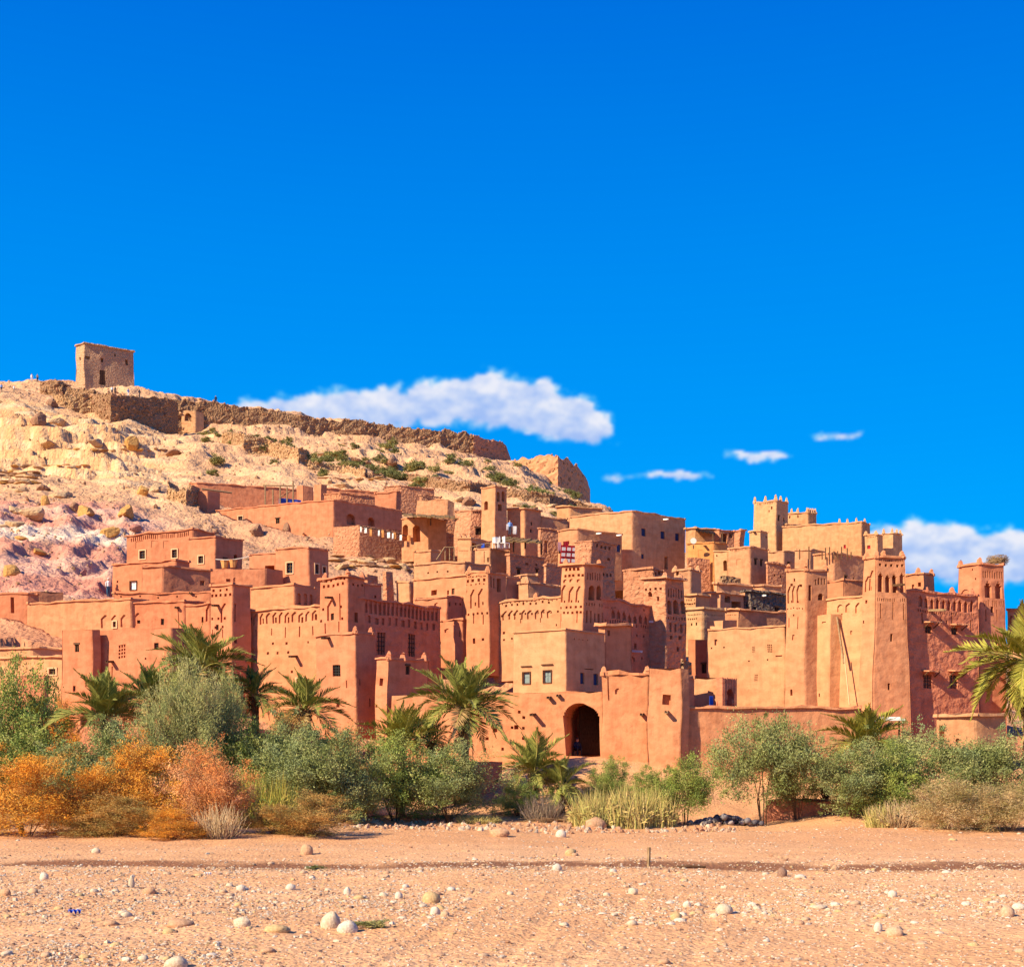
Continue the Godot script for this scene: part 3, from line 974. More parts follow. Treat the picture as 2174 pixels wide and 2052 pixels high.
	house("earth_bank", "cut red earth bank with a crack right of the path", "earth bank", "clay", [870, 985], 385, 985, 1110, 75.5, {"a": 8, "b": 25, "cop": false, "rag": 0.25, "amp": 0.25, "t": 0.6, "L": [["h", 720, 1000, 728, 1060, 0.1]]})

	# ---- front left
	zone("Y2")
	house("mud_house", "square front house with a dark grille window and crested corners", "house", "red", [1470, 888], 1125, 1652, 1560, 92, {"a": 30, "b": 46, "t": 0.03, "lump": 0.09, "pin": [[0, 0.97], [1, 0.85]],
		"L": [["w", 1268, 1170, 1336, 1270, "grille"], ["h", 1150, 1285, 1160, 1365, 0.15], ["h", 1383, 1300, 1392, 1368, 0.15], ["s", 1240, 940, 1.0]], "Lz": ["V2", ["h", 752, 410, 776, 466, 0.5]], "Rz": ["V2", ["h", 932, 255, 940, 300, 0.15], ["h", 1000, 400, 1010, 465, 0.2], ["dot", 1090, 1095, 460, 1, 0.1]]})
	house("kasbah_tower", "left kasbah tower with dotted crown above the square front house", "tower", "red", [1405, 388], 1150, 1558, 950, 97, {"a": 30, "b": 46, "t": 0.05, "over": 0.2, "lump": 0.08, "pin": [[0, 0.15], [0, 0.98], [1, 0.9]],
		"L": [["dot", 1210, 1380, 418, 5, 0.1], ["dot", 1190, 1360, 468, 5, 0.11], ["v", 1228, 600, 1262, 775], ["h", 1330, 545, 1340, 775, 0.15], ["w", 1250, 710, 1278, 770, "dark"], ["s", 1262, 575, 1.0], ["dot", 1180, 1340, 668, 2, 0.1], ["dot", 1170, 1355, 770, 2, 0.1], ["h", 1198, 795, 1208, 890, 0.15], ["h", 1318, 785, 1328, 880, 0.15]],
		"R": [["dot", 1450, 1540, 465, 3, 0.09], ["h", 1465, 705, 1495, 790, 0.4]]})
	house("mud_house", "plain shaded box house behind the dotted-crown tower", "house", "red", [1540, 440], 1500, 1697, 640, 103, {"b": 44, "R": [["dot", 1640, 1660, 560, 1, 0.1]]})
	house("kasbah_wall", "long shaded niche-topped wall with two tall grille windows", "wall", "clay", [1500, 575], 1480, 2212, 1350, 97.8, {"b": 46, "amp": 0.06, "t": 0.03,
		"R": [["n", 1556, 2205, 600, 745, 18, 0.35], ["row", 1570, 2190, 760, 830, 11], ["w", 1657, 875, 1732, 1072, "grille"], ["w", 1928, 892, 1990, 1090, "grille"]]})
	zone("V2")
	house("mud_house", "narrow shaded annex with crested parapet beside the square front house", "house", "red", [1145, 88], 1055, 1456, 740, 90.5, {"a": 34, "b": 44, "t": 0.03, "lump": 0.07, "pin": [[0, 0.95], [1, 0.4], [1, 0.92]],
		"L": [["h", 1085, 245, 1110, 302, 0.5], ["dot", 1070, 1075, 455, 1, 0.1]], "R": [["w", 1282, 150, 1312, 214, "dark"]]})
	zone("Y2")
	house("kasbah_wall", "wide sunlit house front with a frieze of twelve small arched niches", "wall", "salmon", [1165, 638], 440, 1190, 1560, 98.5, {"a": 28, "deep": 6.0, "t": 0.02, "lump": 0.1, "thick": 0.18,
		"L": [["v", 460, 725, 485, 815], ["v", 572, 718, 598, 808], ["v", 628, 716, 652, 805], ["h", 645, 752, 658, 800, 0.4], ["v", 684, 714, 710, 802], ["v", 738, 712, 765, 802], ["h", 752, 748, 768, 798, 0.4], ["v", 795, 708, 820, 800], ["v", 850, 708, 880, 795], ["h", 872, 742, 888, 795, 0.4], ["v", 915, 704, 940, 790], ["v", 970, 704, 1000, 785], ["h", 988, 735, 1006, 787, 0.4], ["v", 1030, 698, 1056, 780], ["v", 1088, 692, 1118, 776], ["arch", 1106, 716, 1128, 772, 0.5], ["w", 512, 765, 552, 880, "dark"], ["h", 586, 850, 594, 910, 0.12], ["h", 720, 845, 728, 908, 0.12], ["h", 846, 830, 856, 925, 0.12], ["h", 970, 820, 980, 915, 0.12], ["h", 1086, 825, 1096, 905, 0.12], ["arch", 552, 1010, 610, 1130, 0.1], ["dot", 700, 880, 1060, 3, 0.1], ["dot", 735, 870, 978, 2, 0.1], ["h", 1044, 955, 1056, 975, 0.3], ["dot", 905, 910, 1225, 1, 0.1], ["s", 580, 1125, 1.1], ["s", 950, 1090, 1.1], ["w", 950, 1280, 1020, 1400, "frame"]]})
	house("kasbah_tower", "leftmost kasbah tower with two rows of dots above chevron grooves", "tower", "red", [385, 448], 190, 546, 1250, 100, {"a": 28, "b": 46, "t": 0.09, "over": 0.15, "pin": [],
		"L": [["dot", 220, 330, 500, 3, 0.1], ["dot", 205, 360, 545, 5, 0.11], ["v", 165, 630, 200, 790], ["v", 292, 622, 325, 785], ["s", 262, 640, 0.9], ["dot", 205, 320, 750, 3, 0.1], ["w", 243, 805, 268, 855, "dark"], ["dot", 172, 305, 832, 3, 0.1], ["h", 208, 850, 216, 920, 0.12], ["h", 298, 845, 306, 925, 0.12]],
		"R": [["h", 402, 925, 425, 970, 0.4], ["h", 400, 620, 420, 780, 0.12]]})
	house("mud_house", "plain box house with niches on its shaded end behind the frieze wall", "house", "salmon", [925, 462], 540, 1118, 680, 106, {"a": 26, "R": [["arch", 955, 540, 985, 640, 0.2], ["arch", 1010, 540, 1040, 640, 0.2], ["arch", 1058, 545, 1085, 640, 0.2]]})
	zone("Y1")
	house("mud_house", "tall left front house block with a square window and a sharp shaded edge", "house", "red", [808, 968], 548, 872, 1560, 91.6, {"a": 22, "b": 50, "t": 0.03, "cop": false, "rag": 0.1,
		"L": [["w", 652, 1104, 692, 1170, "dark"], ["h", 748, 1398, 758, 1478, 0.15], ["w", 645, 1470, 668, 1520, "dark"]]})
	house("mud_house", "wide left front house block with a blocked brick window", "house", "red", [1500, 955], 862, 1712, 1560, 90.5, {"a": 20, "b": 46, "t": 0.02, "cop": false, "rag": 0.1,
		"L": [["w", 1362, 1086, 1398, 1144, "dark"], ["lat", 1035, 1118, 1105, 1240], ["h", 1040, 1118, 1105, 1124, 0.1], ["s", 985, 1262, 0.9], ["h", 978, 1300, 988, 1400, 0.15], ["dot", 1285, 1430, 1230, 2, 0.07], ["h", 940, 1150, 945, 1240, 0.06]]})
	house("mud_house", "low flat house at the left edge with one small framed window", "house", "peach", [575, 1212], -90, 590, 1500, 97, {"a": 14, "deep": 4.0, "over": 0.2, "L": [["w", 428, 1326, 488, 1376, "frame"]]})
	house("mud_house", "roof room standing on the low flat house at the left edge", "house", "peach", [265, 1133], -100, 548, 1230, 99.5, {"a": 14, "b": 30, "over": 0.15})
	house("mud_wall", "broken garden wall stub below the small framed window", "wall", "red", [392, 1402], 145, 430, 1560, 89, {"a": 12, "b": 40, "cop": false, "rag": 0.3, "amp": 0.12})
	house("rubble_wall", "long patched rubble wall climbing left of the blind chevrons", "wall", "salmon", [1162, 706], 235, 1178, 1010, 105, {"a": 16, "deep": 1.5, "lump": 0.06, "amp": 0.12, "rag": 0.1,
		"L": [["v", 900, 855, 938, 965], ["v", 990, 852, 1026, 960], ["v", 1080, 852, 1112, 955], ["w", 1002, 905, 1030, 955, "frame"]]})
	house("mud_wall", "mud wall with a scratched motif left of the leftmost kasbah tower", "wall", "red", [1618, 724], 1160, 1640, 1010, 104, {"a": 16, "deep": 2.0,
		"L": [["v", 1190, 838, 1225, 945], ["w", 1210, 895, 1235, 925, "dark"], ["w", 1405, 880, 1432, 935, "dark"], ["h", 1558, 800, 1566, 960, 0.08], ["dot", 1160, 1165, 900, 1, 0.12], ["s", 1562, 785, 0.6]]})
	house("mud_wall", "short lower wall joining the motif wall to the leftmost kasbah tower", "wall", "red", [1850, 752], 1612, 1870, 1010, 103.5, {"a": 16, "deep": 2.0, "L": [["w", 1775, 865, 1792, 915, "dark"], ["v", 1820, 770, 1850, 910]]})
	house("mud_house", "small hut with a tall dark doorway at the left edge above the rubble", "house", "red", [246, 656], -80, 330, 850, 108, {"a": 14, "b": 30, "L": [["h", 98, 696, 128, 836, 1.2]]})
	house("mud_wall", "roofless hut with two stumps beside the tall dark doorway", "ruin", "red", [322, 648], 262, 548, 760, 110, {"a": 14, "b": 28, "cop": false, "rag": 0.1, "L": []})

	# ---- second row left
	house("mud_house", "upper left house with brick frieze and two framed windows", "house", "red", [1690, 98], 1115, 1892, 420, 130, {"a": 24, "b": 40, "over": 0.15,
		"L": [["row", 1150, 1660, 140, 180, 30], ["w", 1232, 288, 1282, 360, "frame"], ["w", 1512, 274, 1558, 346, "frame"], ["h", 1195, 200, 1260, 262, 0.05], ["h", 1330, 200, 1390, 262, 0.05], ["h", 1430, 200, 1480, 262, 0.05]]})
	house("mud_house", "stepped house below with one bright white window", "house", "red", [1546, 366], 985, 1668, 680, 121, {"a": 22, "b": 44, "over": 0.15, "L": [["w", 1142, 556, 1198, 632, "white"], ["h", 1320, 595, 1334, 628, 0.4], ["h", 1015, 636, 1065, 642, 0.1], ["dot", 1035, 1040, 555, 1, 0.1]]})
	house("mud_house", "shaded annex cast in deep shadow in front of the white-window house", "house", "red", [1426, 420], 1245, 1852, 690, 118, {"a": 22, "b": 30, "over": 0.15, "R": [["h", 1760, 545, 1800, 585, 0.3]]})
	house("mud_wall", "terrace wall with small scratched holes under the shaded annex", "wall", "red", [1850, 645], 1000, 1880, 760, 112, {"a": 8, "deep": 2.0, "L": [["dot", 1060, 1720, 690, 5, 0.07], ["s", 1680, 655, 0.5]]})
	zone("Y2")
	house("mud_house", "house with a framed window and arched door strung with a clothes line", "house", "red", [235, 30], -8, 478, 330, 127, {"a": 22, "b": 44, "L": [["w", 82, 206, 126, 270, "frame"]], "R": [["w", 306, 228, 336, 290, "dark"], ["arch", 402, 190, 434, 312, 0.6]]})
	house("mud_wall", "terrace parapet in front of the clothes line house", "wall", "red", [682, 318], 60, 700, 480, 121.5, {"a": 6, "deep": 2.0, "cop": false, "L": [["h", 320, 410, 360, 436, 0.3], ["v", 395, 400, 405, 432]]})
	house("mud_house", "square house with a pale framed window beside a broken dark recess", "house", "red", [1055, 127], 766, 1232, 480, 122.5, {"a": 22, "b": 44, "lump": 0.05, "L": [["w", 868, 270, 922, 362, "frame"]], "R": [["w", 1108, 278, 1138, 360, "frame"], ["w", 1176, 300, 1204, 356, "frame"]]})
	house("mud_house", "low wing of the pale framed window house with a jagged broken corner", "house", "red", [772, 178], 534, 800, 470, 124, {"a": 20, "deep": 4.0, "L": [["h", 680, 290, 760, 430, 1.2], ["h", 760, 330, 815, 430, 1.2], ["w", 540, 430, 580, 458, "dark"]]})
	house("mud_wall", "crumbling wall stub on the slope behind the dotted-crown tower", "ruin", "worn", [1560, 360], 1530, 1660, 470, 112, {"cop": false, "rag": 0.25, "amp": 0.12})
	house("mud_wall", "eroded mud pillar on the slope right of the dotted-crown tower", "ruin", "worn", [1730, 345], 1700, 1800, 540, 112, {"cop": false, "rag": 0.3, "amp": 0.15})

	# ---- upper middle
	zone("Y3")
	house("mud_house", "pale stone-topped terrace house below the reed awning", "house", "tan", [765, 256], 335, 1002, 400, 118, {"a": 18, "lump": 0.04, "L": [["dot", 455, 620, 350, 3, 0.08]]})
	house("mud_house", "tall plain house corner under the reed awning", "house", "tan", [1002, 136], 862, 1178, 380, 124, {"a": 25, "L": [["w", 976, 215, 990, 258, "dark"], ["h", 945, 165, 955, 260, 0.08]]})
	house("mud_house", "dark shaded house with three white stones below the awning terrace", "house", "worn", [1172, 186], 1140, 1478, 420, 122.5, {"R": [["w", 1228, 320, 1258, 368, "dark"], ["w", 1396, 330, 1420, 376, "dark"], ["h", 1300, 270, 1330, 290, 0.2], ["h", 1395, 280, 1412, 298, 0.2]]})
	house("mud_house", "small house with a blue cloth hung on its rail above the pale terrace", "house", "tan", [824, 48], 706, 1000, 220, 131, {"a": 24, "pin": [[0, 0.1], [0, 0.5]], "L": [["h", 720, 160, 800, 166, 0.06]], "R": [["h", 830, 90, 870, 160, 0.5]]})
	house("mud_house", "brick-built stair block left of the pale terrace house", "house", "tan", [474, 155], 322, 562, 300, 126, {"a": 20, "lump": 0.03})
	house("mud_house", "shaded low wall house right of the dark stone house", "house", "worn", [1490, 285], 1470, 1640, 430, 118, {"b": 40})
	house("mud_house", "ledge hut of stacked stones below the dark shaded house", "house", "tan", [1330, 375], 1215, 1420, 450, 114, {"a": 18, "b": 30, "cop": true})
	zone("Y4")
	house("mud_house", "tall weathered block with patchy plaster behind the middle tower", "house", "worn", [432, 66], 288, 652, 560, 119, {"a": 28, "amp": 0.12, "lump": 0.07, "R": [["h", 585, 225, 610, 250, 0.5], ["dot", 480, 600, 130, 4, 0.15], ["dot", 520, 620, 370, 4, 0.14]]})
	zone("Z4")
	house("mud_house", "round-shouldered ruined house behind the middle kasbah parapet", "ruin", "worn", [372, 975], 82, 495, 1260, 111, {"a": 20, "amp": 0.2, "rag": 0.12, "lump": 0.09, "R": [["h", 385, 1010, 410, 1040, 0.3], ["h", 430, 1000, 460, 1035, 0.3]]})
	house("mud_house", "small turret house with pointed corner pinnacles behind the eroded tower", "house", "tan", [722, 985], 565, 818, 1180, 115, {"a": 20, "pin": [[0, 0.05], [0, 0.95], [1, 0.8]], "L": [["h", 585, 1000, 610, 1035, 0.4]]})
	house("mud_house", "patterned little box house just right of the eroded tower", "house", "cream", [765, 1218], 660, 892, 1345, 112, {"a": 20, "b": 40, "over": 0.2, "L": [["row", 675, 760, 1255, 1275, 6], ["dot", 675, 755, 1300, 6, 0.06]]})
	house("mud_house", "house with bands of brick pattern and two eye holes below the patterned box", "house", "cream", [836, 1338], 655, 1032, 1560, 108, {"a": 20, "b": 36, "over": 0.2, "thick": 0.18, "L": [["row", 690, 825, 1390, 1405, 9], ["row", 690, 825, 1425, 1445, 7], ["h", 725, 1475, 740, 1500, 0.4], ["h", 770, 1470, 785, 1498, 0.4]], "R": [["row", 850, 1010, 1400, 1412, 9]]})
	house("mud_house", "long low house whose roof edge runs to the carved kasbah tower", "house", "tan", [1160, 1352], 1022, 1590, 1500, 111, {"a": 20, "b": 28, "over": 0.2, "L": [["row", 1050, 1145, 1400, 1412, 6]]})
	house("mud_house", "dark grey stone-faced house with a black doorway", "house", "greystone", [1275, 1188], 1195, 1600, 1400, 119, {"a": 22, "b": 30, "over": 0.25, "R": [["w", 1490, 1335, 1530, 1385, "dark"], ["h", 1295, 1330, 1325, 1358, 0.4], ["s", 1375, 1232, 0.7, "white"]]})
	house("mud_house", "open-fronted porch house left of the grey stone house", "house", "tan", [988, 1195], 850, 1205, 1390, 117, {"a": 20, "b": 40, "over": 0.25, "R": [["h", 1030, 1225, 1090, 1290, 0.8], ["h", 1100, 1280, 1180, 1360, 1.2]]})
	house("mud_house", "low roof terrace with square stumps above the porch house", "house", "tan", [962, 1112], 935, 1292, 1240, 126, {"b": 24, "over": 0.2})
	house("mud_house", "small flat box on the roofs above the grey stone house", "house", "tan", [1385, 1130], 1285, 1545, 1230, 128, {"a": 15, "b": 20, "over": 0.2})
	house("mud_wall", "rubble parapet corner above the low roof terrace", "wall", "rubble", [1022, 1045], 985, 1180, 1140, 131, {"b": 20, "cop": false, "rag": 0.15})
	house("mud_house", "upper house with a dark doorway and two barred windows", "house", "tan", [1265, 778], 1058, 1428, 1120, 142, {"a": 24, "b": 38, "lump": 0.03, "L": [["h", 1020, 900, 1052, 995, 0.8], ["h", 1135, 890, 1175, 945, 0.05], ["row", 1075, 1240, 800, 812, 12]], "R": [["w", 1305, 895, 1328, 948, "dark"], ["w", 1358, 900, 1380, 955, "dark"]]})
	house("mud_house", "left wing with a small hole joined to the dark doorway house", "house", "cream", [1062, 812], 935, 1090, 1010, 143.5, {"a": 20, "deep": 4.0, "L": [["h", 955, 852, 968, 868, 0.3], ["arch", 1018, 898, 1050, 995, 0.8]]})
	house("mud_house", "yellowish house front below the collapsed open roof", "house", "ochre", [932, 735], 690, 1055, 1010, 147, {"a": 20, "b": 36, "L": [["h", 790, 810, 830, 870, 0.04], ["s", 855, 775, 0.8]]})
	house("mud_house", "slant-roofed house next to the large upper house with blue windows", "house", "cream", [765, 606], 672, 935, 760, 153, {"a": 16, "b": 26, "over": 0.25})
	house("mud_house", "tall chimney-like block beside the upper fortress tower", "house", "cream", [1356, 632], 1254, 1428, 860, 150, {"a": 22, "b": 40, "L": [["s", 1300, 650, 0.6]], "R": [["h", 1405, 680, 1420, 700, 0.4]]})
	house("mud_house", "dark open loft on posts among the upper roofs", "house", "worn", [985, 625], 915, 1125, 770, 158, {"b": 24, "amp": 0.12, "R": [["h", 1000, 660, 1060, 740, 1.0], ["h", 1075, 650, 1115, 700, 0.5]]})
	house("mud_house", "ragged mud lump house on the skyline left of the fortress tower", "ruin", "worn", [1190, 622], 1088, 1225, 780, 162, {"amp": 0.25, "rag": 0.2})
	house("mud_wall", "dark terrace wall under the blue-window house", "wall", "worn", [690, 880], 680, 900, 1040, 146, {"b": 16, "cop": false, "amp": 0.1})
	house("mud_wall", "shaded retaining wall under the dark doorway house", "wall", "worn", [1425, 930], 1410, 1620, 1200, 141, {"b": 30, "R": [["dot", 1490, 1540, 1050, 2, 0.12]]})
	zone("P")
	house("mud_house", "large upper house with three small blue windows in its rough shaded side", "house", "tan", [1343, 1084], 1209, 1454, 1215, 152, {"a": 26, "b": 38, "amp": 0.06, "lump": 0.03,
		"Rz": ["Z4", ["w", 268, 610, 306, 682, "blue"], ["w", 446, 636, 485, 706, "blue"], ["w", 574, 656, 610, 726, "blue"], ["w", 262, 846, 288, 890, "blue"], ["h", 478, 868, 510, 985, 0.6], ["s", 470, 530, 1.0, "white"]]})
	zone("Z3")
	house("mud_house", "front wing of the blue-window house with pale spouts and a carpet wall", "house", "tan", [1512, 1215], 1366, 1850, 1440, 147, {"a": 26, "b": 32, "L": [["h", 1405, 1310, 1450, 1400, 0.4], ["w", 1370, 1320, 1390, 1400, "dark"]], "R": [["w", 1808, 1330, 1838, 1392, "blue"], ["s", 1660, 1250, 1.0, "white"], ["s", 1810, 1270, 1.0, "white"]]})
	house("mud_house", "small roof cube above the blue-window house's left end", "house", "cream", [1456, 1045], 1360, 1700, 1180, 160, {"a": 20, "b": 22, "over": 0.2})
	house("mud_house", "plain sandy house right of the minaret-like tower", "house", "tan", [1112, 1060], 984, 1238, 1300, 156, {"a": 26, "b": 42, "over": 0.2, "R": [["w", 1156, 1165, 1168, 1190, "dark"], ["w", 1152, 1218, 1164, 1245, "dark"]]})
	house("mud_house", "low linking house between the sandy house and the blue-window house", "house", "tan", [1240, 1125], 1215, 1438, 1320, 158, {"b": 26})
	house("mud_house", "narrow house with a black doorway behind the hanging carpets", "house", "worn", [1236, 1215], 1218, 1366, 1430, 151, {"b": 24, "R": [["h", 1265, 1310, 1290, 1400, 0.8]], "cop": true})
	house("mosque_tower", "slender upper tower with two tall slits, like a minaret", "tower", "tan", [892, 892], 786, 982, 1280, 154, {"a": 34, "b": 44, "t": 0.08, "amp": 0.06, "L": [["arch", 808, 1005, 836, 1072, 0.6]], "R": [["arch", 905, 935, 928, 1010, 0.4], ["arch", 942, 935, 965, 1010, 0.4], ["h", 915, 1030, 945, 1080, 0.6]]})
	house("mud_house", "rounded dark ruin left of the slender minaret-like tower", "ruin", "worn", [712, 1070], 588, 880, 1280, 155, {"a": 30, "b": 26, "amp": 0.2, "rag": 0.15, "R": [["w", 738, 1210, 795, 1260, "dark"], ["row", 720, 870, 1085, 1100, 12]]})
	house("mud_house", "terrace house with two dark arches under the reed-roofed gallery", "house", "tan", [388, 1128], 188, 410, 1330, 160, {"a": 20, "deep": 3.0, "L": [["arch", 196, 1185, 240, 1310, 1.2], ["arch", 276, 1190, 330, 1315, 1.2]]})
	house("mud_wall", "dark gallery back wall behind the pair of arches", "wall", "worn", [400, 1120], 390, 600, 1330, 163, {"b": 18, "cop": false, "amp": 0.2})
	zone("Z2")
	house("mud_house", "long red upper house with arched doors on its shaded side", "house", "red", [1092, 996], 205, 1608, 1270, 170, {"a": 22, "b": 40, "lump": 0.04,
		"L": [["w", 376, 1122, 410, 1172, "frame"], ["w", 656, 1136, 686, 1176, "dark"], ["h", 100, 1060, 130, 1066, 0.05]], "R": [["arch", 1190, 1100, 1250, 1182, 0.7], ["arch", 1346, 1132, 1402, 1222, 0.8]]})
	house("mud_wall", "brick terrace wall hung with white laundry below the long red house", "wall", "worn", [1288, 1192], 1088, 1695, 1400, 161, {"a": 20, "b": 34, "cop": false, "rag": 0.12})
	house("mud_house", "roofless courtyard with a pole pergola above the long red house", "house", "red", [62, 866], 5, 835, 1090, 184, {"a": 30, "b": 18, "rag": 0.1})
	house("mud_wall", "sloping mud wall at the left of the roofless courtyard", "wall", "red", [142, 925], 20, 170, 1250, 177, {"a": 20, "deep": 2.0, "rag": 0.15, "cop": false})
	house("mud_house", "twin stump block right of the pole pergola", "house", "red", [862, 886], 818, 942, 1030, 184, {"b": 30, "rag": 0.1, "cop": false})
	house("mud_house", "stepped block behind the twin stump", "house", "red", [1000, 875], 945, 1042, 1010, 187, {"b": 36, "rag": 0.1, "cop": false})
	house("mud_house", "low rough-walled house above the long red house's right end", "house", "worn", [1142, 946], 1020, 1412, 1060, 183, {"a": 20, "b": 24, "lump": 0.08})
	house("mud_house", "plain shaded back house under the hillside scrub", "house", "red", [1046, 912], 1036, 1416, 1000, 191, {"b": 16})
	house("mud_house", "bright cube house with a shaded edge near the rock outcrop", "house", "red", [1568, 936], 1408, 1602, 1080, 181, {"a": 20, "b": 40})
	house("mud_house", "dark-sided hut highest below the long hillside wall", "house", "worn", [1596, 890], 1478, 1852, 990, 192, {"a": 20, "b": 26, "amp": 0.1})
	house("mud_house", "small ruin cube right of the rock outcrop", "ruin", "worn", [1758, 966], 1740, 1905, 1080, 179, {"b": 26, "rag": 0.15})
	zone("Z3")
	house("mud_wall", "broken mud wall with a stump left of the slender tower", "ruin", "tan", [545, 1000], 300, 590, 1160, 172, {"a": 10, "b": 30, "cop": false, "rag": 0.3, "amp": 0.15})

	# ---- upper fortress
	zone("Z4")
	house("fortress_tower", "highest fortress tower with pinnacled corners on the right skyline", "tower", "cream", [1506, 352], 1298, 1612, 960, 166, {"a": 24, "b": 44, "t": 0.05, "pin": [[0, 0.04], [0, 0.5], [0, 0.96], [1, 0.45], [1, 0.95]], "pinh": 0.75, "L": [["row", 1325, 1475, 372, 388, 10], ["h", 1455, 405, 1470, 432, 0.3], ["h", 1432, 438, 1442, 460, 0.3]], "R": [["w", 1520, 500, 1535, 545, "dark"], ["w", 1568, 515, 1580, 550, "dark"]]})
	house("fortress_tower", "second fortress tower with a row of small merlons", "tower", "cream", [1802, 462], 1606, 1872, 680, 177, {"a": 24, "b": 40, "t": 0.04, "pin": [[0, 0.2], [0, 0.5], [0, 0.95], [1, 0.2], [1, 0.45], [1, 0.7], [1, 0.97]], "pinh": 0.7, "L": [["h", 1625, 495, 1638, 520, 0.3], ["h", 1700, 488, 1712, 515, 0.3]]})
	house("mud_house", "fortress side block below the highest tower", "house", "cream", [1596, 568], 1500, 1765, 720, 167, {"a": 24, "b": 34})
	house("mud_house", "ribbed-roof house with a shaded front below the fortress", "house", "tan", [1574, 815], 1428, 1850, 1010, 150, {"a": 22, "b": 36, "R": [["row", 1580, 1840, 825, 845, 18], ["w", 1608, 928, 1630, 965, "dark"]]})
	zone("P")
	house("fortress_wall", "long pale fortress wall with small pinnacles on the right skyline", "wall", "cream", [1830, 1108], 1662, 1848, 1185, 162, {"a": 20, "b": 44, "pin": [[0, 0.72], [0, 0.82], [0, 0.93], [1, 0.5]], "pinh": 0.65, "Lz": ["Y5", ["w", 665, 88, 682, 115, "red"]]})
	zone("Y5")
	house("mud_house", "small pinnacled block just left of the tallest kasbah tower's crown", "house", "cream", [916, 12], 822, 952, 200, 158, {"a": 20, "b": 40, "pin": [[0, 0.1], [0, 0.9]], "L": [["w", 838, 95, 860, 122, "red"], ["row", 835, 905, 30, 38, 6]]})
	house("mud_house", "rightmost fortress block with merlons above the tallest kasbah tower", "house", "cream", [1026, 2], 948, 1098, 200, 160, {"a": 20, "b": 36, "pin": [[0, 0.1], [0, 0.9], [1, 0.5], [1, 0.95]], "pinh": 0.65})
	house("mud_house", "boxy tan house with a shaded side left of the tallest kasbah tower", "house", "tan", [596, 152], 438, 818, 380, 140, {"a": 22, "b": 32, "R": [["w", 665, 320, 685, 345, "dark"], ["h", 735, 330, 745, 350, 0.3]]})
	house("mud_house", "flat terrace with thin posts under the long fortress wall", "house", "tan", [420, 125], 300, 452, 260, 146, {"a": 18, "deep": 3.0})
	# ---- small pale doorway in the fort wall
	zone("Z1")
	house("doorway", "small pale arched doorway in the long fort wall", "doorway", "cream", [1472, 612], 1368, 1478, 700, 277.4, {"a": 4, "deep": 2.0, "cop": false, "rag": 0.2, "L": [["arch", 1390, 632, 1440, 690, 1.2]]})
	# ---- granary on the summit
	zone("Z1")
	house("granary", "square ruined granary tower alone on the summit of the hill", "granary", "weathered", [634, 97], 572, 1008, 460, 291, {"a": 38, "b": 33, "t": 0.01, "amp": 0.16, "rag": 0.05, "over": 0.35, "thick": 0.25, "R": [["w", 748, 305, 794, 415, "door"], ["h", 760, 215, 778, 245, 0.8], ["h", 940, 225, 960, 265, 0.9], ["h", 645, 200, 680, 225, 0.6], ["h", 855, 180, 868, 200, 0.5]], "L": [["h", 598, 205, 608, 230, 0.5]]})

func ruined_arch() -> void:
	# a freestanding wall pierced by a keyhole arch
	var p0 := at(1872, 240, 88.6)
	var yb := EYE + (HZ - py(490)) / F * 88.6
	var b := deg_to_rad(36.0)
	var e := Vector3(cos(b), 0, -sin(b))
	var q := (px(1980) - CU) / F
	var L := (q * 88.6 - p0.x) / (cos(b) - q * sin(b))
	var root := thing("ruined_arch", "ruined freestanding wall with a keyhole arch on the yard edge", "ruin", Vector3(p0.x, yb, p0.z))
	var H := p0.y - yb
	var bas := Basis(e, Vector3.UP, Vector3(sin(b), 0, cos(b)))
	var st := SurfaceTool.new()
	st.begin(Mesh.PRIMITIVE_TRIANGLES)
	st.set_smooth_group(-1)
	st.set_color(Color.WHITE)
	var n := 16
	for i in n:
		var s0 := L * i / n
		var mid := (i + 0.5) / n
		var top := H * (1.0 - 0.05 * absf(sin(i * 1.9)))
		var under := 0.0
		var k := (mid - 0.52) / 0.30
		if absf(k) < 1.0:
			under = H * (0.36 + 0.30 * sqrt(1.0 - k * k))
		if under > 0.0 and absf(k) > 0.62:      # the jambs pinch in below the arch
			box(st, e * (s0 + L / n / 2) + Vector3(0, H * 0.17 - 0.6, 0), Vector3(L / n, H * 0.34 + 1.2, 0.55), bas)
		var lo := under if under > 0.0 else -1.2
		box(st, e * (s0 + L / n / 2) + Vector3(0, (lo + top) / 2, 0), Vector3(L / n, top - lo, 0.6 + 0.02 * (i % 3)), bas)
	put("wall", done(st), M["clay"], root)

# ---------------------------------------------------------------- terrain
const TU := [-500.0, 0.0, 250.0, 370.0, 500.0, 700.0, 900.0, 1100.0, 1280.0, 1400.0, 1600.0, 1900.0, 2300.0]
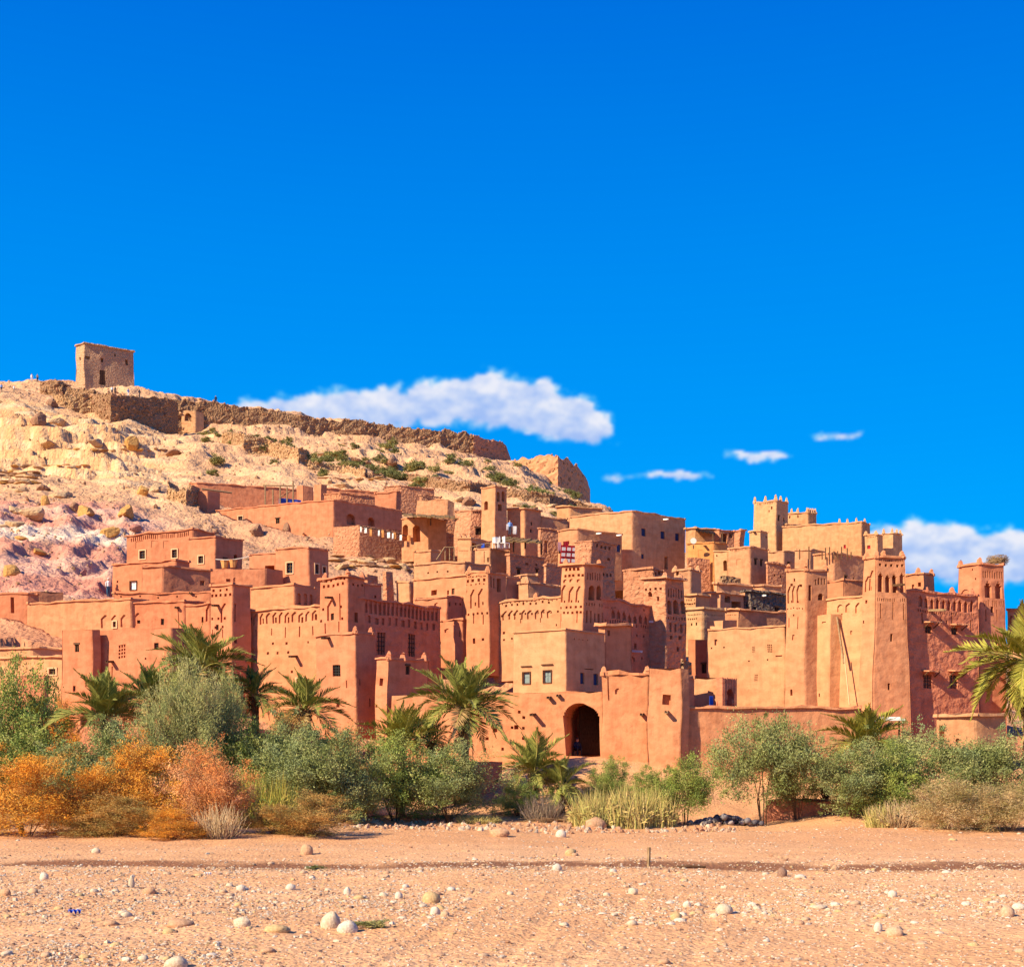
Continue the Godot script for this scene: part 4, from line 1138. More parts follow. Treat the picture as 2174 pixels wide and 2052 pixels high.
# rows of the slope as they appear at each distance, one value per column above
const TD := [[96.0, 1600, 1600, 1600, 1600, 1600, 1600, 1600, 1600, 1600, 1600, 1600, 1600, 1600],
	[100.0, 1380, 1372, 1450, 1495, 1540, 1560, 1560, 1560, 1560, 1560, 1560, 1560, 1570],
	[106.0, 1335, 1330, 1380, 1425, 1470, 1480, 1500, 1510, 1510, 1510, 1510, 1520, 1560],
	[112.0, 1280, 1276, 1310, 1355, 1400, 1400, 1440, 1450, 1460, 1460, 1470, 1480, 1560],
	[130.0, 1195, 1185, 1235, 1262, 1290, 1310, 1350, 1370, 1380, 1390, 1400, 1420, 1500],
	[150.0, 1105, 1098, 1140, 1165, 1190, 1215, 1240, 1300, 1310, 1330, 1340, 1370, 1450],
	[165.0, 1060, 1055, 1075, 1112, 1148, 1160, 1190, 1240, 1260, 1290, 1310, 1340, 1430],
	[185.0, 1015, 1010, 1020, 1045, 1070, 1100, 1120, 1170, 1190, 1230, 1260, 1310, 1420],
	[205.0, 985, 983, 985, 1000, 1015, 1030, 1062, 1100, 1130, 1180, 1230, 1300, 1420],
	[216.0, 925, 928, 950, 970, 990, 1005, 1040, 1078, 1112, 1170, 1225, 1300, 1420],
	[235.0, 880, 886, 915, 938, 952, 975, 1012, 1045, 1080, 1160, 1230, 1310, 1420],
	[262.0, 838, 842, 892, 930, 930, 942, 962, 998, 1080, 1170, 1250, 1330, 1430],
	[277.0, 822, 824, 868, 922, 918, 938, 960, 996, 1084, 1180, 1260, 1340, 1435],
	[284.0, 814, 816, 838, 868, 884, 937, 957, 993, 1086, 1184, 1264, 1344, 1436],
	[291.0, 808, 812, 822, 846, 868, 914, 955, 990, 1090, 1190, 1270, 1350, 1440],
	[298.0, 808, 812, 820, 842, 866, 892, 944, 985, 1094, 1195, 1274, 1354, 1442],
	[306.0, 810, 813, 820, 842, 865, 890, 934, 985, 1100, 1200, 1280, 1360, 1445],
	[320.0, 812, 815, 822, 844, 865, 890, 935, 990, 1110, 1210, 1290, 1370, 1450],
	[380.0, 870, 870, 880, 900, 920, 960, 1000, 1080, 1180, 1260, 1330, 1400, 1470],
	[480.0, 1050, 1050, 1080, 1090, 1100, 1120, 1180, 1240, 1300, 1350, 1400, 1450, 1500]]
var TY: Array = []
# heights nearer than that, in metres, at u = -500, 0, 500, 1000, 1240, 1450, 1600, 1800, 2300
const NU := [-500.0, 0.0, 500.0, 900.0, 1240.0, 1450.0, 1620.0, 1800.0, 2300.0]
const NY := [[55.0, 0, 0, 0, 0, 0, 0, 0, 0, 0], [62.0, 0.3, 0.3, 0.25, 0.05, 0.0, 0.0, 0.0, 0.05, 0.1], [70.0, 0.8, 0.8, 0.6, 0.25, 0.12, 0.05, 0.0, 0.3, 0.4], [75.0, 1.2, 1.2, 1.0, 0.5, 0.5, 0.35, 0.15, 0.6, 0.6], [80.0, 1.6, 1.5, 1.4, 1.2, 1.9, 1.7, 0.9, 1.2, 1.2], [85.0, 3.0, 3.0, 2.6, 2.4, 4.0, 3.6, 2.6, 2.6, 2.6], [92.0, 4.0, 4.0, 4.0, 4.0, 4.2, 4.2, 4.2, 4.2, 4.2]]
var hn := FastNoiseLite.new()
var rn := FastNoiseLite.new()

func interp(cols: Array, row: Array, from: int, u: float) -> float:
	if u <= cols[0]:
		return row[from]
	for i in cols.size() - 1:
		if u <= cols[i + 1]:
			var t: float = (u - cols[i]) / (cols[i + 1] - cols[i])
			t = t * t * (3.0 - 2.0 * t) * 0.5 + t * 0.5
			return lerpf(row[from + i], row[from + i + 1], t)
	return row[from + cols.size() - 1]

func base_height(x: float, z: float) -> float:
	var d := -z
	if d <= 55.0:
		return 0.0
	var u := CU + F * x / d
	var rows: Array = []
	var prev := 0.0
	var pd := 55.0
	for r in NY:
		var y := interp(NU, r, 1, u)
		if d <= r[0]:
			return lerpf(prev, y, (d - pd) / maxf(0.001, r[0] - pd))
		prev = y
		pd = r[0]
	for r in TD:
		var y: float = EYE + (HZ - interp(TU, r, 1, u)) / F * r[0]
		if d <= r[0]:
			return lerpf(prev, y, (d - pd) / maxf(0.001, r[0] - pd))
		prev = y
		pd = r[0]
	return maxf(prev * (1.0 - (d - 480.0) / 200.0), 0.0)

func detail(x: float, z: float, y: float) -> Vector2:
	# relief added to the slope, and how far the spot is eroded badland
	var d := -z
	var u := CU + F * x / maxf(d, 1.0)
	var k := smoothstep(98.0, 118.0, d)
	if k <= 0.0:
		var dip := (z - stream_z(x)) / 0.8
		var rut := 0.0
		if d < 37.0:      # wheel tracks that curve off to the upper left
			for tk in [[-1.9, 0.0], [-0.2, 0.0], [1.0, 1.2], [2.7, 1.2]]:
				var tx: float = tk[0] + (d - 20.0) * (0.16 + 0.05 * tk[1]) - 0.004 * (d - 20.0) * (d - 20.0)
				var e := absf(x - tx) / 0.17
				rut += (0.03 * exp(-(e - 1.6) * (e - 1.6) * 2.0) - 0.05 * exp(-e * e)) * (1.0 - smoothstep(30.0, 37.0, d)) * (0.7 + 0.5 * sin(d * 9.0) * sin(d * 2.3))
		return Vector2(0.22 * hn.get_noise_2d(x * 3.0, z * 3.0) * smoothstep(66.0, 76.0, d) + 0.16 * hn.get_noise_2d(x * 1.5, z * 1.5) * smoothstep(12.0, 25.0, d) - 0.16 * exp(-dip * dip) + rut + 0.05 * hn.get_noise_2d(x * 9.0, z * 9.0) * smoothstep(8.0, 14.0, d), 0.0)
	var far := smoothstep(120.0, 230.0, d)
	var n := hn.get_noise_2d(x, z) * lerpf(0.9, 1.5, far) + hn.get_noise_2d(x * 4.0, z * 4.0) * 0.55 + (0.30 - absf(rn.get_noise_2d(x * 4.5, z * 4.5))) * 0.55 * smoothstep(0.0, 0.35, nl.get_noise_2d(x, z * 1.5) + 0.2)
	var left := 1.0 - smoothstep(230.0, 420.0, u)
	var pink := left * smoothstep(16.0, 20.0, y) * (1.0 - smoothstep(33.0, 39.0, y))
	var gul := absf(rn.get_noise_2d(x * 1.25, z * 0.3))
	n += pink * ((0.30 - sqrt(gul + 0.01) * 0.75) * 2.8 + 0.6 + 0.5 * hn.get_noise_2d(x * 7.0, z * 7.0))
	# ledges of hard rock
	var led := left * smoothstep(44.0, 48.0, y) * (1.0 - smoothstep(66.0, 72.0, y)) + 0.35 * smoothstep(52.0, 60.0, y) * (1.0 - left)
	if led > 0.01:
		var st := 3.4
		var w := (y + 0.45 * n + 1.6 * hn.get_noise_2d(x * 0.4 + 50.0, z * 0.4)) / st
		var fr := w - floorf(w)
		n += led * ((smoothstep(0.66, 0.78, fr) - fr) * st * 1.0 + 0.5 * absf(rn.get_noise_2d(x * 6.0, z * 2.0)))
	return Vector2(n * k, pink)

func height(x: float, z: float) -> float:
	var y := base_height(x, z)
	return y + detail(x, z, y).x

func ground_at(u: float, d: float) -> Vector3:
	var x := (u - CU) / F * d
	return Vector3(x, height(x, -d), -d)

func hill_color(p: Vector3, pink: float, slope: float) -> Color:
	var d := -p.z
	var u := CU + F * p.x / maxf(d, 1.0)
	var n := hn.get_noise_2d(p.x * 1.7 + 300.0, p.z * 1.7)
	var n2 := nf.get_noise_3d(p.x * 0.8, p.y * 2.2, p.z * 0.8)
	var soil := Color(0.70, 0.39, 0.205)
	var c := soil.lerp(Color(0.79, 0.48, 0.27), clampf(0.5 + n, 0, 1))
	# layered beds: each bed has its own colour
	var bed := sin(p.y * 1.9 + n * 2.2) * 0.5 + 0.5
	var left := 1.0 - smoothstep(260.0, 460.0, u)
	var cliff := left * smoothstep(40.0, 47.0, p.y + 4.0 * n) * (1.0 - smoothstep(70.0, 80.0, p.y + 5.0 * n))
	c = c.lerp(Color(0.80, 0.46, 0.215).lerp(Color(0.86, 0.60, 0.35), smoothstep(0.55, 0.9, bed)), cliff * 0.9)
	if pink > 0.0:
		var pk := Color(0.66, 0.29, 0.20).lerp(Color(0.76, 0.42, 0.30), smoothstep(0.3, 0.7, sin(p.y * 1.15 + n * 1.5) * 0.5 + 0.5))
		var wb := smoothstep(27.5, 28.6, p.y + 2.0 * n) * (1.0 - smoothstep(30.2, 31.2, p.y + 2.0 * n))
		pk = pk.lerp(Color(0.86, 0.66, 0.50), wb * 0.85)
		c = c.lerp(pk, clampf(pink * 1.4 + n * 0.6 * pink, 0, 1))
	if d < 118.0:
		var low := Color(0.56, 0.23, 0.12)
		c = low.lerp(c, clampf(smoothstep(96.0, 112.0, d) * 0.5 + pink, 0, 1))
	var brown := smoothstep(440.0, 540.0, u + 60.0 * n) * (1.0 - smoothstep(900.0, 1000.0, u)) * (1.0 - smoothstep(176.0, 196.0, d + 10.0 * n))
	c = c.lerp(Color(0.56, 0.30, 0.175), brown * 0.75)
	var rub := smoothstep(0.18, 0.4, hn.get_noise_2d(p.x * 6.0, p.z * 6.0 + 77.0))
	c = c.lerp(Color(0.50, 0.29, 0.17), rub * 0.45 * smoothstep(110.0, 130.0, d))
	return c * (1.0 + 0.14 * n2)

func grid_mesh(x0: float, x1: float, zs: Array, dx: float, near_cols: bool) -> ArrayMesh:
	var nx := int((x1 - x0) / dx) + 1
	var V := PackedVector3Array()
	var C := PackedColorArray()
	var N := PackedVector3Array()
	var I := PackedInt32Array()
	var pk := PackedFloat32Array()
	for z in zs:
		for i in nx:
			var x := x0 + i * dx
			var b := base_height(x, z)
			var t := detail(x, z, b)
			V.append(Vector3(x, b + t.x, z))
			pk.append(t.y)
	# terraces for the houses
	if not near_cols:
		for q in cuts:
			var lo := Vector2(1e9, 1e9)
			var hi := -lo
			var cen: Vector2 = (q[0] + q[2]) / 2
			var poly := PackedVector2Array()
			for k in 4:
				var p: Vector2 = cen + (q[k] - cen) * 1.0 + (q[k] - cen).normalized() * 1.6
				poly.append(p)
				lo = lo.min(p)
				hi = hi.max(p)
			for j in zs.size():
				if zs[j] < lo.y or zs[j] > hi.y:
					continue
				for i in range(maxi(0, int((lo.x - x0) / dx)), mini(nx, int((hi.x - x0) / dx) + 2)):
					var k := j * nx + i
					if V[k].y > q[4] and Geometry2D.is_point_in_polygon(Vector2(V[k].x, V[k].z), poly):
						V[k].y = q[4] - 0.05 + 0.3 * hn.get_noise_2d(V[k].x * 3.0, V[k].z * 3.0)
	for j in zs.size():
		for i in nx:
			var k := j * nx + i
			var a := V[j * nx + mini(i + 1, nx - 1)] - V[j * nx + maxi(i - 1, 0)]
			var b := V[maxi(j - 1, 0) * nx + i] - V[mini(j + 1, zs.size() - 1) * nx + i]
			var n := b.cross(a).normalized()
			if n.y < 0:
				n = -n
			N.append(n)
			C.append(river_color(V[k]) if near_cols else hill_color(V[k], pk[k], n.y))
	for j in zs.size() - 1:
		for i in nx - 1:
			var a := j * nx + i
			I.append_array([a, a + nx, a + 1, a + 1, a + nx, a + nx + 1])
	var arr := []
	arr.resize(Mesh.ARRAY_MAX)
	arr[Mesh.ARRAY_VERTEX] = V
	arr[Mesh.ARRAY_NORMAL] = N
	arr[Mesh.ARRAY_COLOR] = C
	arr[Mesh.ARRAY_INDEX] = I
	var m := ArrayMesh.new()
	m.add_surface_from_arrays(Mesh.PRIMITIVE_TRIANGLES, arr)
	return m

func zrow(from: float, to: float, step: float) -> Array:
	var out := []
	var n := ceili((to - from) / step)
	for i in n + 1:
		out.append(-lerpf(from, to, float(i) / n))
	return out

func build_ground() -> void:
	hn.seed = 41
	hn.frequency = 0.055
	hn.fractal_octaves = 4
	rn.seed = 43
	rn.frequency = 0.075
	rn.fractal_octaves = 3
	# wide plain that reaches the horizon
	var st := st_new()
	st.set_color(Color(0.55, 0.30, 0.17))
	var R := 4000.0
	quad(st, Vector3(-R, -1.2, R), Vector3(-R, -1.2, -R), Vector3(R, -1.2, -R), Vector3(R, -1.2, R))
	struct("ground", done(st), M["bank"])
	var zs := zrow(92.0, 160.0, 0.6) + zrow(160.6, 312.0, 0.6) + zrow(318.0, 690.0, 6.0)
	struct("hillside", grid_mesh(-132.0, 42.0, zs, 0.5, false), M["hill"])
	struct("hillside", grid_mesh(42.0, 177.0, zs, 2.5, false), M["hill"])
	struct("hillside", grid_mesh(-222.0, -132.0, zs, 5.0, false), M["hill"])
	struct("riverbed", grid_mesh(-48.0, 48.0, zrow(40.0, 93.0, 0.32), 0.32, true), M["riverbed"])
	struct("riverbed", grid_mesh(-20.0, 20.0, zrow(6.0, 40.0, 0.16), 0.16, true), M["riverbed"])
	for s in [[-120.0, -48.0], [48.0, 120.0]]:
		struct("riverbed", grid_mesh(s[0], s[1], zrow(6.0, 93.0, 1.5), 1.5, true), M["riverbed"])
	struct("riverbed", grid_mesh(-48.0, -20.0, zrow(6.0, 40.0, 0.8), 0.8, true), M["riverbed"])
	struct("riverbed", grid_mesh(20.0, 48.0, zrow(6.0, 40.0, 0.8), 0.8, true), M["riverbed"])

func stream_z(x: float) -> float:
	return -(41.5 - 0.055 * x + 0.5 * sin(x * 0.35) + 0.3 * sin(x * 0.9 + 1.0))

func river_color(p: Vector3) -> Color:
	var n := hn.get_noise_2d(p.x * 1.3 + 700.0, p.z * 2.2)
	var n2 := hn.get_noise_2d(p.x * 5.0 + 100.0, p.z * 5.0)
	var c := Color(0.79, 0.425, 0.205).lerp(Color(0.82, 0.475, 0.25), clampf(0.5 + 1.2 * n, 0, 1))
	c = c.lerp(Color(0.72, 0.37, 0.175), smoothstep(46.0, 60.0, -p.z) * 0.75)
	# damp edges of the stream
	var w := absf(p.z - stream_z(p.x)) / (1.9 + 1.8 * n2)
	c = c.lerp(Color(0.23, 0.095, 0.05), (1.0 - smoothstep(0.4, 1.2, w)) * 0.9)
	return c * (1.0 + 0.10 * n2)

# ---------------------------------------------------------------- walls of loose stone on the hill
func on_hill(u: float, v: float, from := 98.0) -> Vector3:
	var d := from
	while d < 330.0:
		var p := at_px(u, v, d)
		if p.y < height(p.x, p.z):
			var a := d - 1.5
			var b := d
			for k in 7:
				var m := (a + b) / 2
				var q := at_px(u, v, m)
				if q.y < height(q.x, q.z):
					b = m
				else:
					a = m
			return at_px(u, v, b)
		d += 1.5
	return at_px(u, v, 300.0)

var stone_meshes: Array = []

func stones_on(parent: Node3D, called: String, spots: Array, colors: Array) -> void:
	# many small stones as one part: each spot is [position, size]
	var mm := MultiMesh.new()
	mm.transform_format = MultiMesh.TRANSFORM_3D
	mm.use_colors = true
	mm.mesh = stone_meshes[rng.randi() % stone_meshes.size()]
	mm.instance_count = spots.size()
	for i in spots.size():
		var s: float = spots[i][1]
		var b := Basis.from_euler(Vector3(rng.randf() * TAU, rng.randf() * TAU, rng.randf() * TAU)).scaled(Vector3.ONE)
		b = b * Basis.from_scale(Vector3(s * rng.randf_range(0.8, 1.4), s * rng.randf_range(0.55, 0.9), s * rng.randf_range(0.8, 1.2)))
		mm.set_instance_transform(i, Transform3D(b, spots[i][0]))
		var c: Color = colors[rng.randi() % colors.size()]
		mm.set_instance_color(i, c * rng.randf_range(0.75, 1.15))
	var o := MultiMeshInstance3D.new()
	o.name = numbered(called) if parent == self else called
	o.multimesh = mm
	o.material_override = M["stone"]
	o.set_meta("kind", "stuff")
	parent.add_child(o, true)

func rampart(called: String, label: String, cat: String, raw: Array, thick: float, m: String, dens: float, ssize: float, jag := 0.5) -> Node3D:
	# raw: zone, x, top row, bottom row, distance
	var P := []
	for q in raw:
		zone(q[0])
		if q[4] == 0:      # the foot stands where the slope shows it
			q = q.duplicate()
			q[4] = -on_hill(px(q[1]), py(q[3]), 170.0).z
		P.append([at(q[1], q[2], q[4]), at(q[1], q[3], q[4]) - Vector3(0, 1.0, 0)])
	var root := thing(called, label, cat, P[0][1])
	var off := -root.position
	var st := SurfaceTool.new()
	st.begin(Mesh.PRIMITIVE_TRIANGLES)
	var cols := []
	for i in P.size() - 1:
		var n := maxi(1, ceili((P[i + 1][0] - P[i][0]).length() / 1.1))
		for k in n + (1 if i == P.size() - 2 else 0):
			var t := float(k) / n
			var tp: Vector3 = P[i][0].lerp(P[i + 1][0], t)
			tp.y += jag * 1.6 * nf.get_noise_2d(tp.x * 0.7, 3.0) + jag * 0.5 * rng.randf_range(-1, 1)
			cols.append([tp, P[i][1].lerp(P[i + 1][1], t)])
	var rows := 9
	var G := []
	for c in cols:
		var col := []
		for r in rows + 1:
			var p: Vector3 = c[1].lerp(c[0], float(r) / rows)
			p.z += 0.55 * nf.get_noise_3d(p.x * 0.8, p.y * 0.8, p.z * 0.8) + 0.35 * (1.0 - float(r) / rows)
			p.x += 0.2 * nf.get_noise_3d(p.x + 40.0, p.y, p.z)
			col.append(p + off)
		for r in [rows, 0]:
			var p: Vector3 = c[1].lerp(c[0], float(r) / rows) + Vector3(0.25 * thick, 0, -thick) + off
			col.append(p)
		G.append(col)
	st.set_smooth_group(-1)
	for i in G.size() - 1:
		for r in rows + 2:
			var r2 := (r + 1) % (rows + 3)
			tquad(st, G[i][r], G[i][r2], G[i + 1][r2], G[i + 1][r])
	for e in [0, G.size() - 1]:
		for r in rows:
			var k: Vector3 = G[e][rows + 2].lerp(G[e][rows + 1], float(r) / rows)
			var k2: Vector3 = G[e][rows + 2].lerp(G[e][rows + 1], float(r + 1) / rows)
			if e == 0:
				tquad(st, k, k2, G[e][r + 1], G[e][r])
			else:
				tquad(st, G[e][r], G[e][r + 1], k2, k)
	put("wall", done(st), M[m], root)
	if dens > 0.0:
		var spots := []
		for i in G.size() - 1:
			var w: float = (G[i + 1][0] - G[i][0]).length()
			var h: float = (G[i][rows] - G[i][0]).length()
			for k in int(w * h * dens + rng.randf()):
				var r := rng.randi_range(0, rows - 1)
				var p: Vector3 = G[i][r].lerp(G[i + 1][r], rng.randf()).lerp(G[i][r + 1].lerp(G[i + 1][r + 1], rng.randf()), rng.randf())
				spots.append([p + Vector3(0, 0, -0.14 * ssize / 0.6), ssize * rng.randf_range(0.6, 1.35)])
			for k in 2:
				spots.append([G[i][rows].lerp(G[i + 1][rows], rng.randf()) + Vector3(0, 0.05, -rng.randf() * thick), ssize * rng.randf_range(0.7, 1.4)])
		var tone: Color = {"rubble": Color(0.52, 0.30, 0.17), "rubble_light": Color(0.68, 0.42, 0.22), "worn": Color(0.55, 0.28, 0.15), "tan": Color(0.6, 0.34, 0.18)}[m]
		stones_on(root, "rubble_stones", spots, [tone, tone * 1.15, tone.lerp(Color(0.5, 0.22, 0.13), 0.5), tone * 0.85])
	return root

func build_ramparts() -> void:
	for k in 4:
		stone_meshes.append(lump(60 + k, 0, 0.31))
	rampart("rampart", "square stone bastion of the hilltop fort nearest the granary", "fort wall", [["Z1", 640, 520, 640, 272], ["Z1", 700, 487, 660, 266], ["Z1", 835, 485, 700, 261], ["Z1", 1060, 503, 770, 266], ["Z1", 1285, 522, 800, 271]], 3.0, "rubble", 1.3, 0.62, 0.25)
	rampart("rampart", "long rubble fort wall running down the ridge to the right", "fort wall", [["Z1", 1282, 515, 800, 277], ["Z1", 1620, 552, 820, 280], ["Z1", 1985, 605, 815, 283], ["Z2", 850, 365, 530, 285], ["Z2", 1050, 392, 565, 288], ["Z2", 1280, 402, 590, 290], ["Z2", 1420, 424, 605, 292], ["Z2", 1700, 452, 625, 294], ["Z2", 1900, 482, 640, 296], ["Z3", 515, 470, 665, 297], ["Z3", 700, 500, 695, 299], ["Z3", 735, 508, 705, 299.5]], 2.5, "rubble", 1.1, 0.62, 0.45)
	rampart("rampart", "smooth broken end of the fort wall on the skyline", "fort wall", [["Z3", 728, 508, 705, 299], ["Z3", 790, 532, 715, 302], ["Z3", 860, 545, 730, 305], ["Z3", 950, 562, 745, 308], ["Z3", 985, 660, 755, 309]], 3.0, "worn", 0.25, 0.5, 0.15)
	rampart("ruined_bastion", "sunlit ruined bastion standing alone right of the fort wall", "ruin", [["Z3", 1040, 715, 770, 290], ["Z3", 1085, 675, 790, 289], ["Z3", 1140, 690, 810, 288], ["Z3", 1200, 668, 830, 287], ["Z3", 1290, 664, 850, 286], ["Z3", 1365, 668, 880, 285], ["Z3", 1380, 690, 890, 287], ["Z3", 1440, 690, 915, 291], ["Z3", 1470, 735, 930, 293], ["Z3", 1500, 740, 940, 295], ["Z3", 1545, 800, 965, 298], ["Z3", 1570, 900, 980, 300]], 6.0, "tan", 0.3, 0.6, 0.5)
	rampart("hill_wall", "long low dry-stone wall across the hill above the slender tower", "stone wall", [["Z2", 1575, 805, 840, 0], ["Z3", 330, 812, 885, 0], ["Z3", 520, 845, 915, 0], ["Z3", 700, 868, 935, 0], ["Z3", 860, 885, 955, 0], ["Z3", 980, 908, 975, 0], ["Z3", 1150, 938, 1000, 0], ["Z3", 1300, 962, 1035, 0], ["Z3", 1480, 1000, 1060, 0], ["Z3", 1690, 1065, 1090, 0]], 1.2, "rubble", 1.5, 0.5, 0.2)
	rampart("terrace_wall", "golden rubble terrace wall with a square end below the fort wall", "stone wall", [["Z2", 255, 492, 560, 0], ["Z2", 420, 500, 600, 0], ["Z2", 600, 545, 650, 0], ["Z2", 830, 615, 725, 0], ["Z2", 885, 625, 728, 0]], 1.5, "rubble_light", 1.6, 0.5, 0.15)
	rampart("terrace_wall", "golden dry-stone wall stepping down below the terrace wall's square end", "stone wall", [["Z2", 900, 705, 760, 0], ["Z2", 1020, 725, 780, 0], ["Z2", 1160, 745, 790, 0], ["Z2", 1330, 760, 830, 0]], 1.2, "rubble_light", 1.6, 0.5, 0.2)
	rampart("terrace_wall", "grey wall fragment under the granary", "stone wall", [["Z1", 500, 435, 480, 276], ["Z1", 600, 442, 490, 275], ["Z1", 700, 450, 492, 274], ["Z1", 745, 475, 495, 274]], 1.5, "rubble", 0.8, 0.5, 0.1)
	rampart("terrace_wall", "rough rubble wall left of the square stone bastion", "stone wall", [["Z1", 400, 500, 610, 268], ["Z1", 470, 490, 605, 266], ["Z1", 560, 492, 600, 266], ["Z1", 690, 492, 610, 267]], 2.0, "rubble_light", 1.2, 0.6, 0.4)
	rampart("terrace_wall", "crumbling rubble tower base near the left skyline", "ruin", [["Z1", 300, 392, 520, 279], ["Z1", 380, 378, 540, 277], ["Z1", 470, 385, 540, 277], ["Z1", 500, 420, 530, 280]], 3.0, "rubble", 1.0, 0.8, 0.6)
	rampart("terrace_wall", "sunny rubble bank wall left of the long red upper house", "stone wall", [["Z1", 1260, 1150, 1420, 178], ["Z1", 1340, 1230, 1440, 176], ["Z1", 1400, 1190, 1440, 175], ["Z1", 1450, 1150, 1440, 176]], 2.0, "rubble_light", 1.6, 0.4, 0.4)
	rampart("terrace_wall", "small dry-stone pen on the scrub slope", "stone wall", [["Z2", 1350, 790, 835, 0], ["Z2", 1450, 795, 840, 0], ["Z2", 1475, 815, 840, 0]], 1.0, "rubble", 1.4, 0.4, 0.15)

const BOULDERS := [
	["Z1", 1000, 850, 110, 95, 2, "big ochre boulder with a dark overhang high on the cream cliff"], ["Z1", 720, 835, 110, 60, 1, "flat cream boulder under the bastion"], ["Z1", 950, 1350, 130, 105, 2, "upright ochre block beside the pink cones"], ["Z1", 655, 1350, 140, 95, 2, "split ochre boulder with a shaded right side"], ["Z1", 455, 1235, 165, 85, 1, "large pale slab with a shadowed end"], ["Z1", 225, 1355, 185, 105, 1, "long tilted slab on the left slope"], ["Z1", 340, 1290, 70, 85, 2, "narrow ochre stone leaning on the tilted slab"], ["Z1", 95, 1340, 130, 75, 1, "pale block near the left edge of the slope"], ["Z1", 335, 1195, 110, 55, 3, "dark flat rock below the ledges"], ["Z1", 1075, 1200, 110, 100, 2, "tall ochre boulder above the pink cones"], ["Z1", 1170, 1180, 110, 95, 1, "cream boulder above the sunny rubble bank wall"], ["Z1", 285, 665, 140, 120, 3, "dark weathered knob under the left skyline"], ["Z1", 430, 675, 150, 90, 1, "cream block jutting from the cliff top"], ["Z1", 350, 830, 150, 80, 1, "rounded pale bulge in the cliff face"], ["Z1", 560, 1340, 80, 80, 3, "small dark boulder left of the split one"], ["Z1", 1330, 1195, 70, 90, 3, "dark rock tooth by the rubble bank wall"], ["Z1", 1320, 925, 130, 45, 3, "dark crumbly outcrop on the tan slope"], ["Z1", 110, 1460, 160, 60, 1, "broken pale slab low on the left slope"], ["Z1", 400, 560, 120, 70, 3, "brown rock under the crumbling tower base"], ["Z1", 170, 1200, 120, 50, 1, "thin ledge stone on the left edge"],
	["Y1", 950, 105, 175, 100, 2, "golden boulder directly left of the brick-frieze house"], ["Y1", 340, 280, 150, 70, 2, "slanted golden slab on the pink gullies"], ["Y1", 95, 465, 150, 115, 2, "cube-like golden boulder low in the pink gullies"], ["Y1", 175, 40, 120, 55, 2, "golden slab at the top of the pink gullies"], ["Y1", 1190, 85, 120, 65, 4, "mauve rock behind the brick-frieze house"], ["Y1", 725, 480, 70, 100, 4, "red clod in the pink gullies"], ["Y1", 180, 165, 120, 40, 2, "thin ochre ledge above the slanted golden slab"], ["Y1", 30, 60, 90, 50, 1, "dusty stone at the left frame edge"],
	["Z2", 1265, 692, 75, 45, 3, "brown boulder on the scrub slope, left of a pair"], ["Z2", 1345, 706, 60, 38, 3, "brown boulder on the scrub slope, right of a pair"], ["Z2", 1530, 716, 100, 50, 3, "broad dark boulder on the scrub slope"], ["Z2", 1670, 1000, 150, 90, 1, "layered rock outcrop among the upper houses"], ["Z2", 1010, 655, 100, 40, 1, "cream rock right of the terrace wall end"], ["Z2", 520, 1215, 110, 120, 3, "jagged ruin lump below the long red house"], ["Z2", 735, 1190, 50, 70, 3, "small ruin tooth below the long red house"], ["Z2", 915, 1185, 125, 105, 3, "blocky wall chunk below the long red house's right end"], ["Z2", 205, 1230, 60, 60, 3, "dark clod behind the brick-frieze house roof"], ["Z2", 1170, 890, 150, 60, 1, "grey ledge rock behind the plain shaded back house"], ["Z2", 1060, 860, 60, 40, 1, "small pale ledge stone behind the pergola"],
	["Z3", 1310, 1035, 100, 45, 1, "pale rock above the blue-window house"], ["Z3", 700, 1010, 130, 70, 3, "dark rock shelf left of the slender tower's top"], ["Z3", 620, 985, 100, 45, 1, "pale rock shelf left of the dark one"], ["Z3", 1080, 1030, 120, 40, 1, "ledge rock right of the slender tower"], ["Z3", 100, 700, 90, 60, 3, "dark boulder below the middle of the fort wall"],
	["Y2", 1330, 300, 150, 50, 1, "layered ledge right of the pale framed window house"], ["Y2", 1560, 250, 200, 60, 1, "broad rock ledge on the brown slope"], ["Y2", 1750, 250, 170, 55, 1, "rock ledge under the laundry wall"], ["Y2", 1430, 110, 180, 45, 3, "low dark slab on the brown slope"], ["Y2", 1880, 300, 160, 60, 1, "lowest ledge on the brown slope"], ["Y2", 1690, 175, 150, 40, 3, "thin brown ledge above the broad ledge"]]

